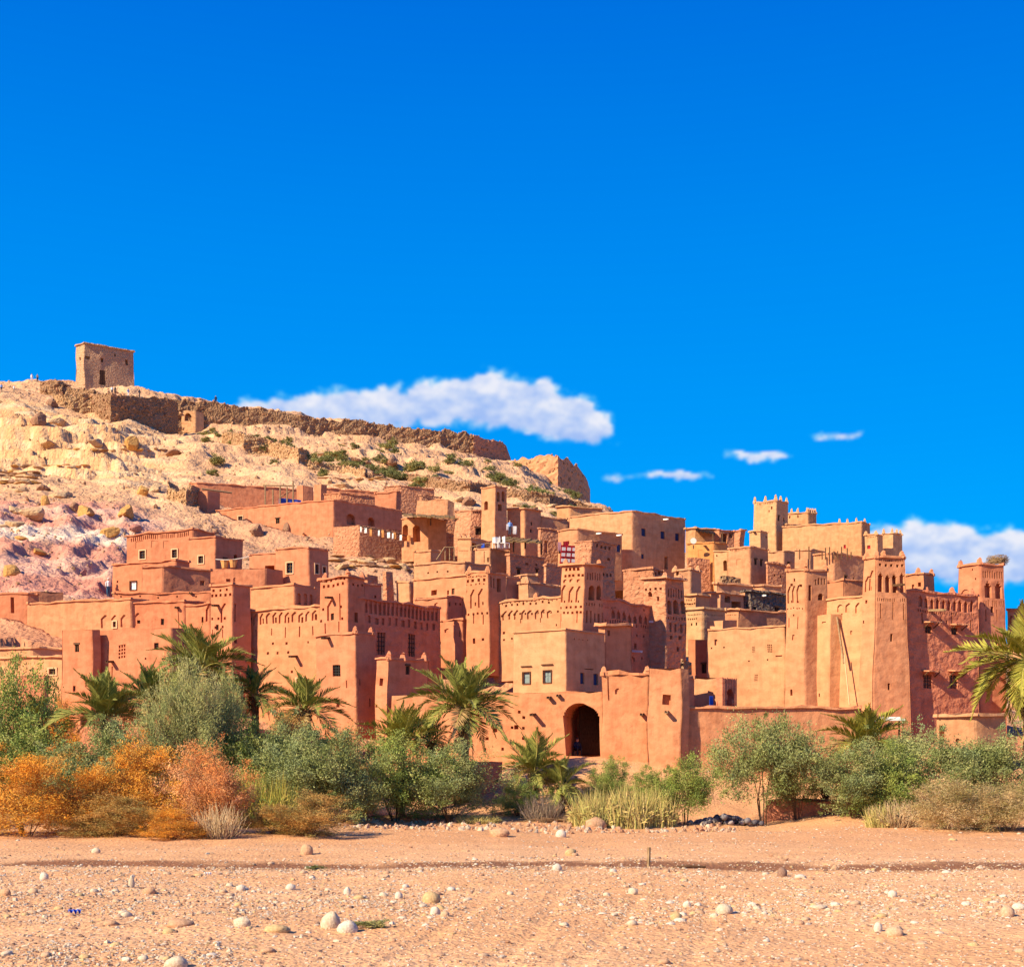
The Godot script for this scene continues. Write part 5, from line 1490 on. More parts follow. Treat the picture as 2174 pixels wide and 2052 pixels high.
func build_hill_rocks() -> void:
	var shapes := []
	for k in 8:
		shapes.append(boulder(80 + k))
	var tones := [Color.WHITE, Color(0.72, 0.48, 0.27), Color(0.72, 0.40, 0.13), Color(0.42, 0.23, 0.14), Color(0.55, 0.25, 0.20)]
	var mats := []
	for t in tones:
		var m: StandardMaterial3D = M["stone"].duplicate()
		m.albedo_color = t.linear_to_srgb()
		mats.append(m)
	for i in BOULDERS.size():
		var q: Array = BOULDERS[i]
		zone(q[0])
		var p := on_hill(px(q[1]), py(q[2] + q[4] * 0.3))
		var k := -p.z / F / sc
		var w: float = q[3] * k
		var h: float = q[4] * k
		var b := Basis(Vector3.UP, rng.randf() * TAU) * Basis(Vector3.RIGHT, rng.randf_range(-0.3, 0.3)) * Basis.from_scale(Vector3(w * 0.95, h * 1.1, w * 0.8))
		var o := put("boulder", shapes[i % 8], mats[q[5]], self, Transform3D(b, p + Vector3(0, h * 0.02, 0)))
		tag(o, q[6], "boulder", "boulders on the hillside")
	# thin ledges of harder rock that crop out along the slope
	var ledges := [["Z1", 0, 300, 1075, 10, 80, 18, "left edge of the cream cliff foot"], ["Z1", 0, 270, 1105, 9, 90, 20, "cream cliff foot at the left"], ["Z1", 0, 260, 1150, 8, 100, 22, "lowest step of the cream cliff foot"], ["Z1", 80, 650, 1030, 12, 70, 14, "middle of the cream cliff"], ["Z1", 500, 1250, 905, 12, 60, 16, "upper rim of the cream cliff"], ["Y2", 1240, 1990, 205, 10, 110, 22, "brown slope below the laundry wall"], ["Y2", 1260, 1960, 250, 10, 120, 26, "brown slope, second step"], ["Y2", 1300, 1980, 300, 9, 120, 24, "brown slope, lowest step"], ["Z2", 1000, 1900, 840, 14, 80, 20, "scrub slope above the upper houses"]]
	for q in ledges:
		zone(q[0])
		for i in q[4]:
			var x := lerpf(q[1], q[2], (i + rng.randf_range(0.1, 0.9)) / q[4])
			var p := on_hill(px(x), py(q[3] + rng.randf_range(-9, 9)), 112.0)
			var k := -p.z / F / sc
			var w: float = q[5] * k * rng.randf_range(0.6, 1.3)
			var h: float = q[6] * k * rng.randf_range(0.8, 1.3)
			var o := put("rock_ledge", shapes[rng.randi() % 8], mats[1 if rng.randf() < 0.6 else 2 if rng.randf() < 0.5 else 3], self, Transform3D(Basis(Vector3.UP, rng.randf_range(-0.35, 0.35)) * Basis(Vector3.FORWARD, rng.randf_range(-0.08, 0.08)) * Basis.from_scale(Vector3(w, h, w * 0.7)), p + Vector3(0, h * 0.05, 0)))
			tag(o, "thin slab of rock cropping out on the " + q[7], "rock", "rock slabs cropping out of the hillside")
	# loose rubble on the slopes
	var spots := []
	for i in 7000:
		var u := rng.randf_range(-20, 1300)
		var d := rng.randf_range(112, 300)
		var p := ground_at(u, d)
		if nl.get_noise_2d(p.x * 2.0, p.z * 2.0) < -0.12:
			continue
		spots.append([p, rng.randf_range(0.10, 0.38) * (0.6 + d / 300.0) * (2.0 if rng.randf() < 0.07 else 1.0)])
	stones_on(self, "hill_rubble", spots, [Color(0.66, 0.42, 0.24), Color(0.55, 0.33, 0.19), Color(0.72, 0.5, 0.3), Color(0.48, 0.26, 0.15)])
	tag(get_node("hill_rubble"), "loose rubble strewn over the dry hillside", "rubble")

# ---------------------------------------------------------------- things on the terraces and roofs
func cloth(w: float, h: float, folds: int, amp: float) -> ArrayMesh:
	var st := SurfaceTool.new()
	st.begin(Mesh.PRIMITIVE_TRIANGLES)
	st.set_smooth_group(0)
	var n := folds * 4
	for i in n:
		for j in 4:
			var q := []
			for c in [[0, 0], [0, 1], [1, 1], [1, 0]]:
				var s := float(i + c[0]) / n
				var t := float(j + c[1]) / 4
				q.append(Vector3((s - 0.5) * w, (t - 1.0) * h, amp * sin(s * folds * TAU) * (1.2 - t)))
			quad(st, q[0], q[1], q[2], q[3])
	return done(st)

func hang(called: String, label: String, cat: String, x: float, y: float, w: float, h: float, d: float, m: String, turn := 0.5, group := "") -> void:
	# a cloth hanging with the middle of its upper edge at that place
	var p := at(x, y, d)
	var k := d / F / sc
	var o := put(called, cloth(w * k, h * k, 3, 0.05), M[m], self, Transform3D(Basis(Vector3.UP, turn), p))
	tag(o, label, cat, group)

func post(parent: Node3D, a: Vector3, b: Vector3, r: float, called := "post", m := "wood") -> void:
	put(called, rod(a - parent.position, b - parent.position, r, 5), M[m], parent)

func awning(label: String, corners: Array, posts: Array, m := "reedmat") -> void:
	# corners: four [x, y, d] front left, front right, back right, back left; posts: [x, top, bottom, d]
	var c := []
	for q in corners:
		c.append(at(q[0], q[1], q[2]))
	var root := thing("awning", label, "awning", (c[0] + c[2]) / 2)
	var st := st_new()
	var n := 14
	for i in n:
		var s := float(i) / n
		var e := (float(i) + 0.94) / n
		var q := []
		for t in [[s, 0.0], [s, 1.0], [e, 1.0], [e, 0.0]]:
			var p: Vector3 = c[0].lerp(c[1], t[0]).lerp(c[3].lerp(c[2], t[0]), t[1]) - root.position
			p.y += 0.06 * sin(i * 2.3)
			q.append(p)
		var dn := Vector3(0, -0.12, 0)
		quad(st, q[0], q[1], q[2], q[3])
		quad(st, q[3] + dn, q[2] + dn, q[1] + dn, q[0] + dn)
		quad(st, q[0] + dn, q[0], q[3], q[3] + dn)
		quad(st, q[2] + dn, q[2], q[1], q[1] + dn)
	put("reed_roof", done(st), M[m], root)
	for q in posts:
		post(root, at(q[0], q[2], q[3]), at(q[0], q[1], q[3]), 0.08)

func build_terrace_things() -> void:
	zone("Z3")
	awning("reed awning shading the terrace with the plastic chairs", [[880, 1300, 123], [1225, 1315, 123], [1240, 1300, 129], [985, 1275, 129]], [[1030, 1290, 1390, 123.5], [1118, 1300, 1365, 126], [1240, 1300, 1410, 125]])
	awning("long brushwood awning over the pair of arches", [[200, 1112, 156], [690, 1138, 156], [680, 1120, 162], [200, 1100, 162]], [[278, 1100, 1140, 157], [405, 1120, 1190, 157]])
	zone("Z4")
	awning("sloping timber roof with a black underside among the upper roofs", [[765, 625, 151], [945, 660, 151], [945, 640, 158], [765, 600, 158]], [[1010, 640, 740, 151], [925, 660, 740, 151]], "darkwood")
	# pergola of bare poles
	zone("Z2")
	var pg := thing("pergola", "pergola of thin bare poles in the roofless courtyard", "pergola", at(690, 1020, 181))
	for q in [[578, 885, 1025], [636, 920, 1020], [690, 885, 1020], [742, 900, 1020], [788, 855, 1015]]:
		post(pg, at(q[0], q[2] + 20, 180), at(q[0], q[1], 180), 0.12, "pole", "palewood")
	post(pg, at(560, 888, 180), at(800, 892, 180), 0.1, "pole", "palewood")
	post(pg, at(680, 985, 180.5), at(780, 925, 180.5), 0.08, "pole", "palewood")
	post(pg, at(100, 915, 178), at(325, 945, 180), 0.14, "pole", "palewood")
	var tb := put("tarpaulin", cloth(3.2, 1.6, 4, 0.12), M["blue"], self, Transform3D(Basis(Vector3.UP, 0.5), at(765, 990, 181.5)))
	tag(tb, "blue tarpaulin scrap under the pole pergola", "tarpaulin")
	# laundry on the brick terrace wall
	var names := ["white towel at the left end of the laundry rail", "second white towel on the laundry rail", "white cloth in the middle of the laundry rail", "wide white sheet on the laundry rail", "folded white cloth right of the wide sheet", "last white cloth at the right end of the laundry rail"]
	var lx := [1300, 1335, 1435, 1508, 1540, 1600]
	var lw := [14, 22, 16, 26, 14, 20]
	for i in 6:
		hang("laundry", names[i], "laundry", lx[i], 1196 + 0.21 * (lx[i] - 1290), lw[i], 42, 160.2, "white", -0.55, "white laundry on the terrace rail")
	var rail := thing("laundry_rail", "thin rail with orange posts along the laundry terrace", "rail", at(1480, 1290, 160.5))
	post(rail, at(1290, 1194, 160), at(1690, 1278, 161), 0.05, "bar", "iron")
	for q in [1375, 1465, 1555, 1660]:
		post(rail, at(q, 1270 + 0.12 * (q - 1375), 160.4), at(q, 1208 + 0.2 * (q - 1375), 160.4), 0.2, "post", "ochre")
	# carpets for sale
	zone("Z3")
	hang("carpet", "pale pink carpet hung by the carpet wall", "carpet", 1378, 1315, 28, 70, 146.2, "pinkcloth", 0.4)
	hang("carpet", "dark red carpet hung in the middle of the carpet wall", "carpet", 1428, 1312, 38, 85, 146.0, "redcloth", 0.4)
	var cp := thing("carpet", "red carpet patterned with white squares leaning on the carpet wall", "carpet", at(1450, 1340, 145))
	put("cloth", cloth(1.9, 3.3, 3, 0.06), M["redcloth"], cp, Transform3D(Basis(Vector3.UP, 0.3) * Basis(Vector3.RIGHT, 0.25), Vector3.ZERO))
	var sq := st_new()
	for i in 3:
		for j in 5:
			box(sq, Vector3((i - 1) * 0.62, -0.4 - j * 0.62, 0.09), Vector3(0.42, 0.36, 0.03))
	put("squares", done(sq), M["white"], cp, Transform3D(Basis(Vector3.UP, 0.3) * Basis(Vector3.RIGHT, 0.25), Vector3.ZERO))
	hang("door_cloth", "white cloth in the doorway right of the slender tower", "cloth", 1040, 1195, 28, 60, 153.5, "white", 0.2)
	hang("door_cloth", "small white cloth beside the slender tower", "cloth", 985, 1180, 16, 45, 152.5, "white", 0.2)
	zone("Y3")
	hang("blanket", "blue blanket hung over the roof rail", "blanket", 932, 98, 34, 38, 129.3, "blue", -0.6)
	var rr := thing("roof_rail", "pale timber rail carrying the blue blanket", "rail", at(905, 150, 129.5))
	post(rr, at(820, 128, 129.5), at(990, 92, 129.2), 0.05, "bar", "palewood")
	for q in [[822, 126, 160], [880, 115, 155], [950, 100, 150], [990, 92, 145]]:
		post(rr, at(q[0], q[2], 129.4), at(q[0], q[1], 129.4), 0.05, "post", "palewood")
	# ladder and railing by the brick stair block
	var ld := thing("stair_frame", "slanted timber stair frame beside the brick stair block", "stairs", at(600, 240, 121))
	for s in [0.0, 0.9]:
		post(ld, at(525, 240, 120.5 + s), at(598, 128, 120.5 + s), 0.06, "rail", "palewood")
	for i in 6:
		var t := (i + 0.5) / 6
		post(ld, at(lerpf(525, 598, t), lerpf(240, 128, t), 120.5), at(lerpf(525, 598, t), lerpf(240, 128, t), 121.4), 0.05, "rung", "palewood")
	post(ld, at(598, 130, 120.5), at(680, 132, 120.6), 0.05, "rail", "palewood")
	for x in [600, 640, 680]:
		post(ld, at(x, 245, 120.6), at(x, 130, 120.6), 0.05, "post", "palewood")
	# plastic chairs under the awning
	for i in 4:
		var cx := 1040.0 + i * 32.0
		var ch := thing("terrace_chair", ["white chair at the left end under the reed awning", "second white chair under the reed awning", "third white chair under the reed awning", "rightmost white chair under the reed awning"][i], "chair", at(cx, 138, 122.6), "white chairs under the reed awning")
		var s1 := st_new()
		box(s1, Vector3(0, 0.45, 0), Vector3(0.5, 0.05, 0.5))
		put("seat", done(s1), M["white"], ch)
		var s2 := st_new()
		box(s2, Vector3(0, 0.78, -0.24), Vector3(0.5, 0.55, 0.05))
		put("backrest", done(s2), M["white"], ch)
		for a in [-0.22, 0.22]:
			for b in [-0.22, 0.22]:
				put("leg", rod(Vector3(a, 0, b), Vector3(a, 0.45, b), 0.03, 5), M["white"], ch)
		ch.rotation.y = 0.7 * i
	# clothes line
	zone("Y2")
	var pts := []
	var rad := []
	for i in 13:
		var t := i / 12.0
		pts.append(at(lerpf(238, 532, t), lerpf(236, 210, t) + 16.0 * sin(t * PI), lerpf(126.6, 123.0, t)))
		rad.append(0.035)
	var cs := st_new()
	tube(cs, pts, rad, 4)
	tag(put("clothes_line", done(cs), M["wire"], self), "sagging white clothes line in front of the arched door", "clothes line")
	for q in [[318, 298, "ochre flower pot under the clothes line, left of two"], [393, 292, "ochre flower pot under the clothes line, right of two"]]:
		var s3 := st_new()
		var b := at(q[0], q[1] + 18, 122.3)
		tube(s3, [b, b + Vector3(0, 0.55, 0), b + Vector3(0, 0.7, 0), b + Vector3(0, 0.72, 0)], [0.26, 0.36, 0.42, 0.34], 8)
		tag(put("flower_pot", done(s3), M["ochre"], self), q[2], "flower pot")
	# stork nest
	zone("Y5")
	var nb := at(1795, 236, 101.6)
	var nest := thing("stork_nest", "big untidy stork nest of sticks on the right tower's roof", "nest", nb)
	var ns := st_new()
	var r2 := RandomNumberGenerator.new()
	r2.seed = 15
	for i in 420:
		var a := r2.randf() * TAU
		var hgt := r2.randf()
		var rad2 := lerpf(1.35, 1.75, sin(hgt * PI)) * sqrt(r2.randf_range(0.35, 1.0))
		var c := Vector3(cos(a) * rad2, hgt * 1.35, sin(a) * rad2 * 0.8)
		var dir := Vector3(-sin(a), r2.randf_range(-0.35, 0.35), cos(a)).normalized() + 0.5 * Vector3(r2.randfn(), r2.randfn() * 0.6, r2.randfn())
		var ln := r2.randf_range(0.4, 0.95)
		tube(ns, [c - dir.normalized() * ln / 2, c + dir.normalized() * ln / 2], [0.025, 0.018], 3, false)
	put("sticks", done(ns), M["palewood"], nest)
	nest.scale = Vector3.ONE * 0.5
	put("core", lump(5, 1, 0.15, 0.6), M["reedmat"], nest, Transform3D(Basis.from_scale(Vector3(2.6, 1.7, 2.2)), Vector3(0, 0.55, 0)))
	# drain pipe down the curtain wall
	var dp := thing("drain_pipe", "pale timber drain pipe slanting down the kasbah curtain wall", "drain pipe", at(668, 960, 97.2))
	post(dp, at(614, 622, 98.9), at(665, 962, 98.0), 0.09, "chute", "palewood")
	post(dp, at(668, 900, 98.0), at(706, 1270, 97.2), 0.05, "pipe", "trim")
	# round satellite dish and white tank among the upper roofs
	zone("Z4")
	var dish := SphereMesh.new()
	dish.radius = 0.34
	dish.height = 0.2
	dish.is_hemisphere = true
	dish.radial_segments = 20
	var sd := thing("satellite_dish", "white satellite dish on the yellowish house", "satellite dish", at(745, 800, 146))
	put("bowl", dish, M["white"], sd, Transform3D(Basis(Vector3.RIGHT, -1.1) * Basis(Vector3.FORWARD, 0.3), Vector3(0, 0.9, 0)))
	post(sd, at(745, 800, 146), at(745, 765, 146), 0.06, "mast", "iron")
	# posts along the fortress terrace
	zone("Y5")
	var fx := [340, 408, 460, 505, 530, 560, 592, 620, 648, 690, 718]
	for i in fx.size():
		var b2 := at(fx[i], 158, 145.2 if i < 3 else 139.8)
		var pl := put("terrace_post", rod(b2 - Vector3(0, 0.6, 0), b2 + Vector3(0, 0.5 + 0.3 * sin(i * 1.7), 0), 0.07, 5), M["wood"], self)
		tag(pl, "%s thin post from the left on the terrace under the long fortress wall" % ["first", "second", "third", "fourth", "fifth", "sixth", "seventh", "eighth", "ninth", "tenth", "eleventh"][i], "post", "posts on the fortress terrace")
	# gate interior and the blue door cloth
	zone("V3")
	var gd := thing("gate_door", "dark inner door with a light beam above it inside the arched gateway", "door", at(895, 825, 89.4))
	var s4 := st_new()
	box(s4, Vector3(0, 1.6, 0), Vector3(1.5, 3.2, 0.12), Basis(Vector3.UP, 0.26))
	put("leaf", done(s4), M["darkwood"], gd)
	var s5 := st_new()
	box(s5, Vector3(0, 3.75, 0.3), Vector3(2.4, 0.45, 0.5), Basis(Vector3.UP, 0.26))
	put("lintel", done(s5), M["palewood"], gd)
	hang("tent_cloth", "blue cloth leaning on the yard wall by the keyhole ruin", "cloth", 1812, 380, 40, 95, 88.4, "blue", 0.6)
	# white vehicle canopy glimpsed behind the right bushes
	zone("V4")
	var ta := thing("white_table", "white-topped stall table half hidden behind the right bushes", "table", at(1150, 640, 83))
	var s6 := st_new()
	box(s6, Vector3(0, 1.75, 0), Vector3(1.6, 0.12, 1.0))
	box(s6, Vector3(0, 1.87, 0), Vector3(1.1, 0.12, 0.7))
	put("top", done(s6), M["white"], ta)
	for a in [-0.7, 0.7]:
		for b in [-0.4, 0.4]:
			put("leg", rod(Vector3(a, -0.3, b), Vector3(a, 1.7, b), 0.06, 5), M["wood"], ta)

# ---------------------------------------------------------------- plants
func mesh_from(V: PackedVector3Array, C: PackedColorArray) -> ArrayMesh:
	var arr := []
	arr.resize(Mesh.ARRAY_MAX)
	arr[Mesh.ARRAY_VERTEX] = V
	arr[Mesh.ARRAY_COLOR] = C
	var m := ArrayMesh.new()
	m.add_surface_from_arrays(Mesh.PRIMITIVE_TRIANGLES, arr)
	return m

# a crown of real leaves, about one metre wide (x, z from -0.5 to 0.5) and one high, as clumps with gaps between them
func foliage(sd: int, clumps: int, per: int, ln: float, wd: float, cols: Array, low: float, spread: float, upright: float) -> ArrayMesh:
	var r := RandomNumberGenerator.new()
	r.seed = sd
	var V := PackedVector3Array()
	var C := PackedColorArray()
	var shape := FastNoiseLite.new()
	shape.seed = sd
	shape.frequency = 0.9
	var lobes := []
	var nl_ := r.randi_range(10, 13)
	for k in nl_:
		var a := TAU * k / nl_ + r.randf_range(-0.4, 0.4)
		var e := r.randf_range(0.14, 0.36) if k > 1 else 0.08
		var hy := r.randf_range(0.0, 0.75) if k > 1 else 0.9
		lobes.append([Vector3(cos(a) * e, lerpf(low + 0.16, 0.80, hy), sin(a) * e), r.randf_range(0.17, 0.28)])
	for k in clumps:
		var L: Array = lobes[r.randi() % nl_]
		var dir := Vector3(r.randfn(), r.randfn() * 0.9 + 0.1, r.randfn()).normalized()
		var rad: float = pow(r.randf(), 0.45) * L[1] * (1.0 + 0.5 * shape.get_noise_3dv(dir * 2.0 + L[0] * 9.0))
		var stray := r.randf() < 0.16
		if stray:
			rad = L[1] * r.randf_range(0.9, 1.5)
		var c: Vector3 = L[0] + dir * rad * Vector3(1, 1.15, 1)
		if c.y < low:
			c.y = low + absf(r.randfn()) * 0.05
		var cs := spread * (r.randf_range(0.25, 0.5) if stray else r.randf_range(0.5, 1.15))
		var col: Color = cols[r.randi() % cols.size()]
		col = col * r.randf_range(0.8, 1.2)
		var lean := (dir + Vector3(0, upright, 0)).normalized()
		for i in (per / 3 if stray else per):
			var p := c + Vector3(r.randfn(), r.randfn() * 0.9, r.randfn()) * cs * 0.55 + lean * cs * r.randf_range(-1.0, 1.0) * upright
			if p.y < low * 0.6:
				continue
			var d := (lean + Vector3(r.randfn(), r.randfn(), r.randfn()) * 0.7).normalized()
			var side := d.cross(Vector3(r.randfn(), r.randfn(), r.randfn())).normalized() * wd * r.randf_range(0.6, 1.2)
			var l := ln * r.randf_range(0.6, 1.3)
			var t := col * r.randf_range(0.75, 1.25)
			var u := d * l * 0.5
			V.append_array([p - u, p + side, p + u, p - u, p + u, p - side])
			C.append_array([t, t, t, t, t, t])
	var hs := []
	var ws := []
	for k in range(0, V.size(), 37):
		hs.append(V[k].y)
		ws.append(maxf(absf(V[k].x), absf(V[k].z)))
	hs.sort()
	ws.sort()
	var hi: float = hs[int(hs.size() * 0.985)]
	var wide: float = ws[int(ws.size() * 0.95)]
	var f := Vector3(0.5 / wide, 1.0 / hi, 0.5 / wide)
	for k in V.size():
		V[k] *= f
	return mesh_from(V, C)

func stems(sd: int, n: int, reach: float, top: float, r0: float, trunk: float) -> ArrayMesh:
	var r := RandomNumberGenerator.new()
	r.seed = sd
	var st := st_new()
	for k in n:
		var a := r.randf() * TAU
		var e := r.randf_range(0.4, 1.0) * reach
		var b := Vector3(cos(a) * 0.03, -0.02, sin(a) * 0.03)
		var m := Vector3(cos(a) * e * 0.35, lerpf(trunk, top, 0.35), sin(a) * e * 0.35)
		var t := Vector3(cos(a) * e, top * r.randf_range(0.75, 1.0), sin(a) * e)
		tube(st, [b, b.lerp(m, 0.6) + Vector3(r.randfn(), 0, r.randfn()) * 0.015, m, t], [r0, r0 * 0.8, r0 * 0.6, r0 * 0.2], 5, false)
		for j in 3:
			var s := m.lerp(t, r.randf_range(0.0, 0.7))
			tube(st, [s, s + Vector3(r.randfn() * 0.12, r.randf_range(0.08, 0.2), r.randfn() * 0.12)], [r0 * 0.35, r0 * 0.12], 4, false)
	return done(st)

func twigs(sd: int, n: int, cols: Array) -> ArrayMesh:
	# leafless tangle of fine stems
	var r := RandomNumberGenerator.new()
	r.seed = sd
	var st := SurfaceTool.new()
	st.begin(Mesh.PRIMITIVE_TRIANGLES)
	st.set_smooth_group(-1)
	for k in n:
		var a := r.randf() * TAU
		var e := sqrt(r.randf()) * 0.5
		var b := Vector3(cos(a) * e * 0.5, -0.02, sin(a) * e * 0.5)
		var t := Vector3(cos(a) * e + r.randfn() * 0.06, r.randf_range(0.4, 1.0) * (1.0 - e * 0.6), sin(a) * e + r.randfn() * 0.06)
		var m := b.lerp(t, 0.5) + Vector3(r.randfn(), r.randfn(), r.randfn()) * 0.05
		st.set_color(cols[r.randi() % cols.size()] * r.randf_range(0.75, 1.2))
		tube(st, [b, m, t], [0.008, 0.006, 0.002], 3, false)
	return done(st)

func blades(sd: int, n: int, cols: Array) -> ArrayMesh:
	# reeds or tall dry grass
	var r := RandomNumberGenerator.new()
	r.seed = sd
	var V := PackedVector3Array()
	var C := PackedColorArray()
	for k in n:
		var a := r.randf() * TAU
		var e := sqrt(r.randf()) * 0.5
		var b := Vector3(cos(a) * e, -0.02, sin(a) * e)
		var h := lerpf(0.35, 1.0, pow(r.randf(), 1.4)) * (1.0 - 0.5 * e)
		var lean := Vector3(r.randfn() * 0.14, 0, r.randfn() * 0.14)
		var t := b + Vector3(0, h, 0) + lean
		var m := b + Vector3(0, h * 0.55, 0) + lean * 0.3
		var w := Vector3(r.randfn(), 0, r.randfn()).normalized() * r.randf_range(0.004, 0.009)
		var col: Color = cols[r.randi() % cols.size()] * r.randf_range(0.75, 1.2)
		for q in [b - w, m - w, m + w, b - w, m + w, b + w, m - w, t, m + w]:
			V.append(q)
			C.append(col)
		if r.randf() < 0.5:   # a drooping leaf
			var s := b.lerp(m, r.randf_range(0.5, 1.0))
			var o := Vector3(r.randfn(), 0.4, r.randfn()).normalized() * 0.16
			for q in [s, s + o * 0.6 + Vector3(0, 0.03, 0) + w, s + o, s, s + o, s + o * 0.6 - w]:
				V.append(q)
				C.append(col)
	return mesh_from(V, C)

func frond(sd: int, droop: float, tone: Color, tip: Color) -> ArrayMesh:
	# a feather leaf one metre long, growing along +z and arching down
	var r := RandomNumberGenerator.new()
	r.seed = sd
	var V := PackedVector3Array()
	var C := PackedColorArray()
	var n := 64
	var path := []
	for i in n + 1:
		var t := float(i) / n
		path.append(Vector3(0.03 * sin(t * 2.0 + sd), 0.10 * sin(t * PI * 0.7) - droop * t * t, t * (1.0 - 0.22 * droop * t)))
	var rib := Color(0.42, 0.36, 0.10)
	for i in n:
		var w := lerpf(0.016, 0.003, float(i) / n)
		var a: Vector3 = path[i]
		var b: Vector3 = path[i + 1]
		for q in [a + Vector3(-w, 0, 0), b + Vector3(-w, 0, 0), b + Vector3(w, 0, 0), a + Vector3(-w, 0, 0), b + Vector3(w, 0, 0), a + Vector3(w, 0, 0), a + Vector3(0, -w, 0), b + Vector3(0, -w, 0), b + Vector3(-w, 0, 0), a + Vector3(0, -w, 0), b + Vector3(-w, 0, 0), a + Vector3(-w, 0, 0)]:
			V.append(q)
			C.append(rib)
	for i in range(8, n + 1):
		var t := float(i) / n
		var ln := 0.25 * sin(clampf(t * 1.05 + 0.08, 0, 1) * PI) + 0.055
		var fwd: Vector3 = (path[i] - path[i - 1]).normalized()
		for s in [-1.0, 1.0]:
			var d: Vector3 = (Vector3(s * 0.8, 0.42 + r.randfn() * 0.12, 0) + fwd * (0.75 + 0.5 * t) + Vector3(0, -droop * 0.35, 0) + Vector3(r.randfn(), r.randfn(), r.randfn()) * 0.09).normalized()
			var tipp: Vector3 = path[i] + d * ln * r.randf_range(0.85, 1.1)
			var w: Vector3 = fwd * 0.0165
			var mid: Vector3 = path[i].lerp(tipp, 0.45)
			var col := tone.lerp(tip, r.randf()) * r.randf_range(0.8, 1.2)
			for q in [path[i], mid - w, tipp, path[i], tipp, mid + w]:
				V.append(q)
				C.append(col)
	return mesh_from(V, C)

var fronds := {}

func palm(label: String, u: float, v: float, d: float, len_px: float, n: int, kind: String, spread := [80.0, -25.0], lean := Vector3.ZERO, thick := 0.26, skirt := 0) -> void:
	var crown := at_px(u, v, d)
	var g := Vector3(crown.x, height(crown.x, crown.z), crown.z) - Vector3(0, 0.15, 0) + lean
	var root := thing("date_palm", label, "palm", g, "date palms along the river bank")
	var top := crown - g
	var r := RandomNumberGenerator.new()
	r.seed = int(u * 7 + v)
	var st := SurfaceTool.new()
	st.begin(Mesh.PRIMITIVE_TRIANGLES)
	st.set_smooth_group(-1)
	var pts := []
	var rad := []
	var steps := maxi(4, int(top.y / 0.16))
	for i in steps + 1:
		var t := float(i) / steps
		pts.append(top * t + Vector3(0.06 * sin(t * 3.0), 0, 0))
		rad.append(thick * (1.15 - 0.25 * t) * (1.0 if i % 2 == 0 else 0.86))
	tube(st, pts, rad, 9)
	put("trunk", done(st), M["bark"], root)
	var cut := st_new()      # stubs of cut leaf bases under the crown
	for i in 26:
		var a := i * 2.4
		var b := top - Vector3(0, 0.08 + 0.03 * i, 0) + Vector3(cos(a), 0, sin(a)) * thick * 0.75
		tube(cut, [b, b + Vector3(cos(a) * 0.2, 0.22, sin(a) * 0.2)], [0.06, 0.03], 4)
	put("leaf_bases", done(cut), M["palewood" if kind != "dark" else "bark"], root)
	var ln := len_px * d / F
	for i in n:
		var t := (i + 0.5) / n
		var el: float = deg_to_rad(lerpf(spread[0], spread[1], pow(t, 0.85)) + r.randf_range(-7, 7))
		var az := i * 2.39996 + r.randf_range(-0.25, 0.25)
		var set: Array = fronds["dead" if (t > 0.88 and r.randf() < 0.75) else kind]
		var q := 0 if t < 0.4 else (1 if t < 0.75 else 2)
		if r.randf() < 0.06:
			continue
		var dir := Vector3(cos(az) * cos(el), sin(el), sin(az) * cos(el))
		var right := Vector3.UP.cross(dir).normalized().rotated(dir, r.randf_range(-0.35, 0.35))
		var up := dir.cross(right).normalized()
		var s := ln * r.randf_range(0.68, 1.12) * (0.8 + 0.2 * t if t < 0.3 else 1.0)
		var b := Basis(right, up, dir).scaled_local(Vector3.ONE * s)
		put("frond", set[q], M["leaf"], root, Transform3D(b, top + dir * 0.12))

	for i in skirt:      # dead leaves hanging against the trunk
		var az := i * 2.39996
		var el := deg_to_rad(r.randf_range(-80, -45))
		var dir := Vector3(cos(az) * cos(el), sin(el), sin(az) * cos(el))
		var right := Vector3.UP.cross(dir).normalized()
		var b := Basis(right, dir.cross(right).normalized(), dir).scaled_local(Vector3(0.7, 0.7, 1.0) * ln * r.randf_range(0.3, 0.55))
		put("dead_frond", fronds["dead"][i % 2], M["leaf"], root, Transform3D(b, top - Vector3(0, 0.2 + 0.05 * i, 0)))

var crowns := {}

func bush(kind: String, label: String, cat: String, name_: String, u: float, vtop: float, w_px: float, d: float, group := "", deep := 0.75) -> void:
	var g := ground_at(u, d) - Vector3(0, 0.05, 0)
	var top := EYE + (HZ - vtop) / F * d
	var h := top - g.y
	var w := w_px * d / F
	var root := thing(name_, label, cat, g, group)
	var pick: Array = crowns[kind]
	var b := Basis(Vector3.UP, rng.randf() * TAU) 
	var tr := Transform3D(Basis.from_scale(Vector3(w, h, maxf(w * deep, 1.0))) * b, Vector3.ZERO)
	var m: Mesh = pick[rng.randi() % (pick.size() - 1)]
	put("foliage" if kind not in ["reed", "palereed", "grey", "drytwig"] else "blades" if kind in ["reed", "palereed"] else "twigs", m, M["leaf"], root, tr)
	if pick[-1] is Mesh:
		put("stems", pick[-1], M["bark" if kind != "dry" else "palewood"], root, tr)

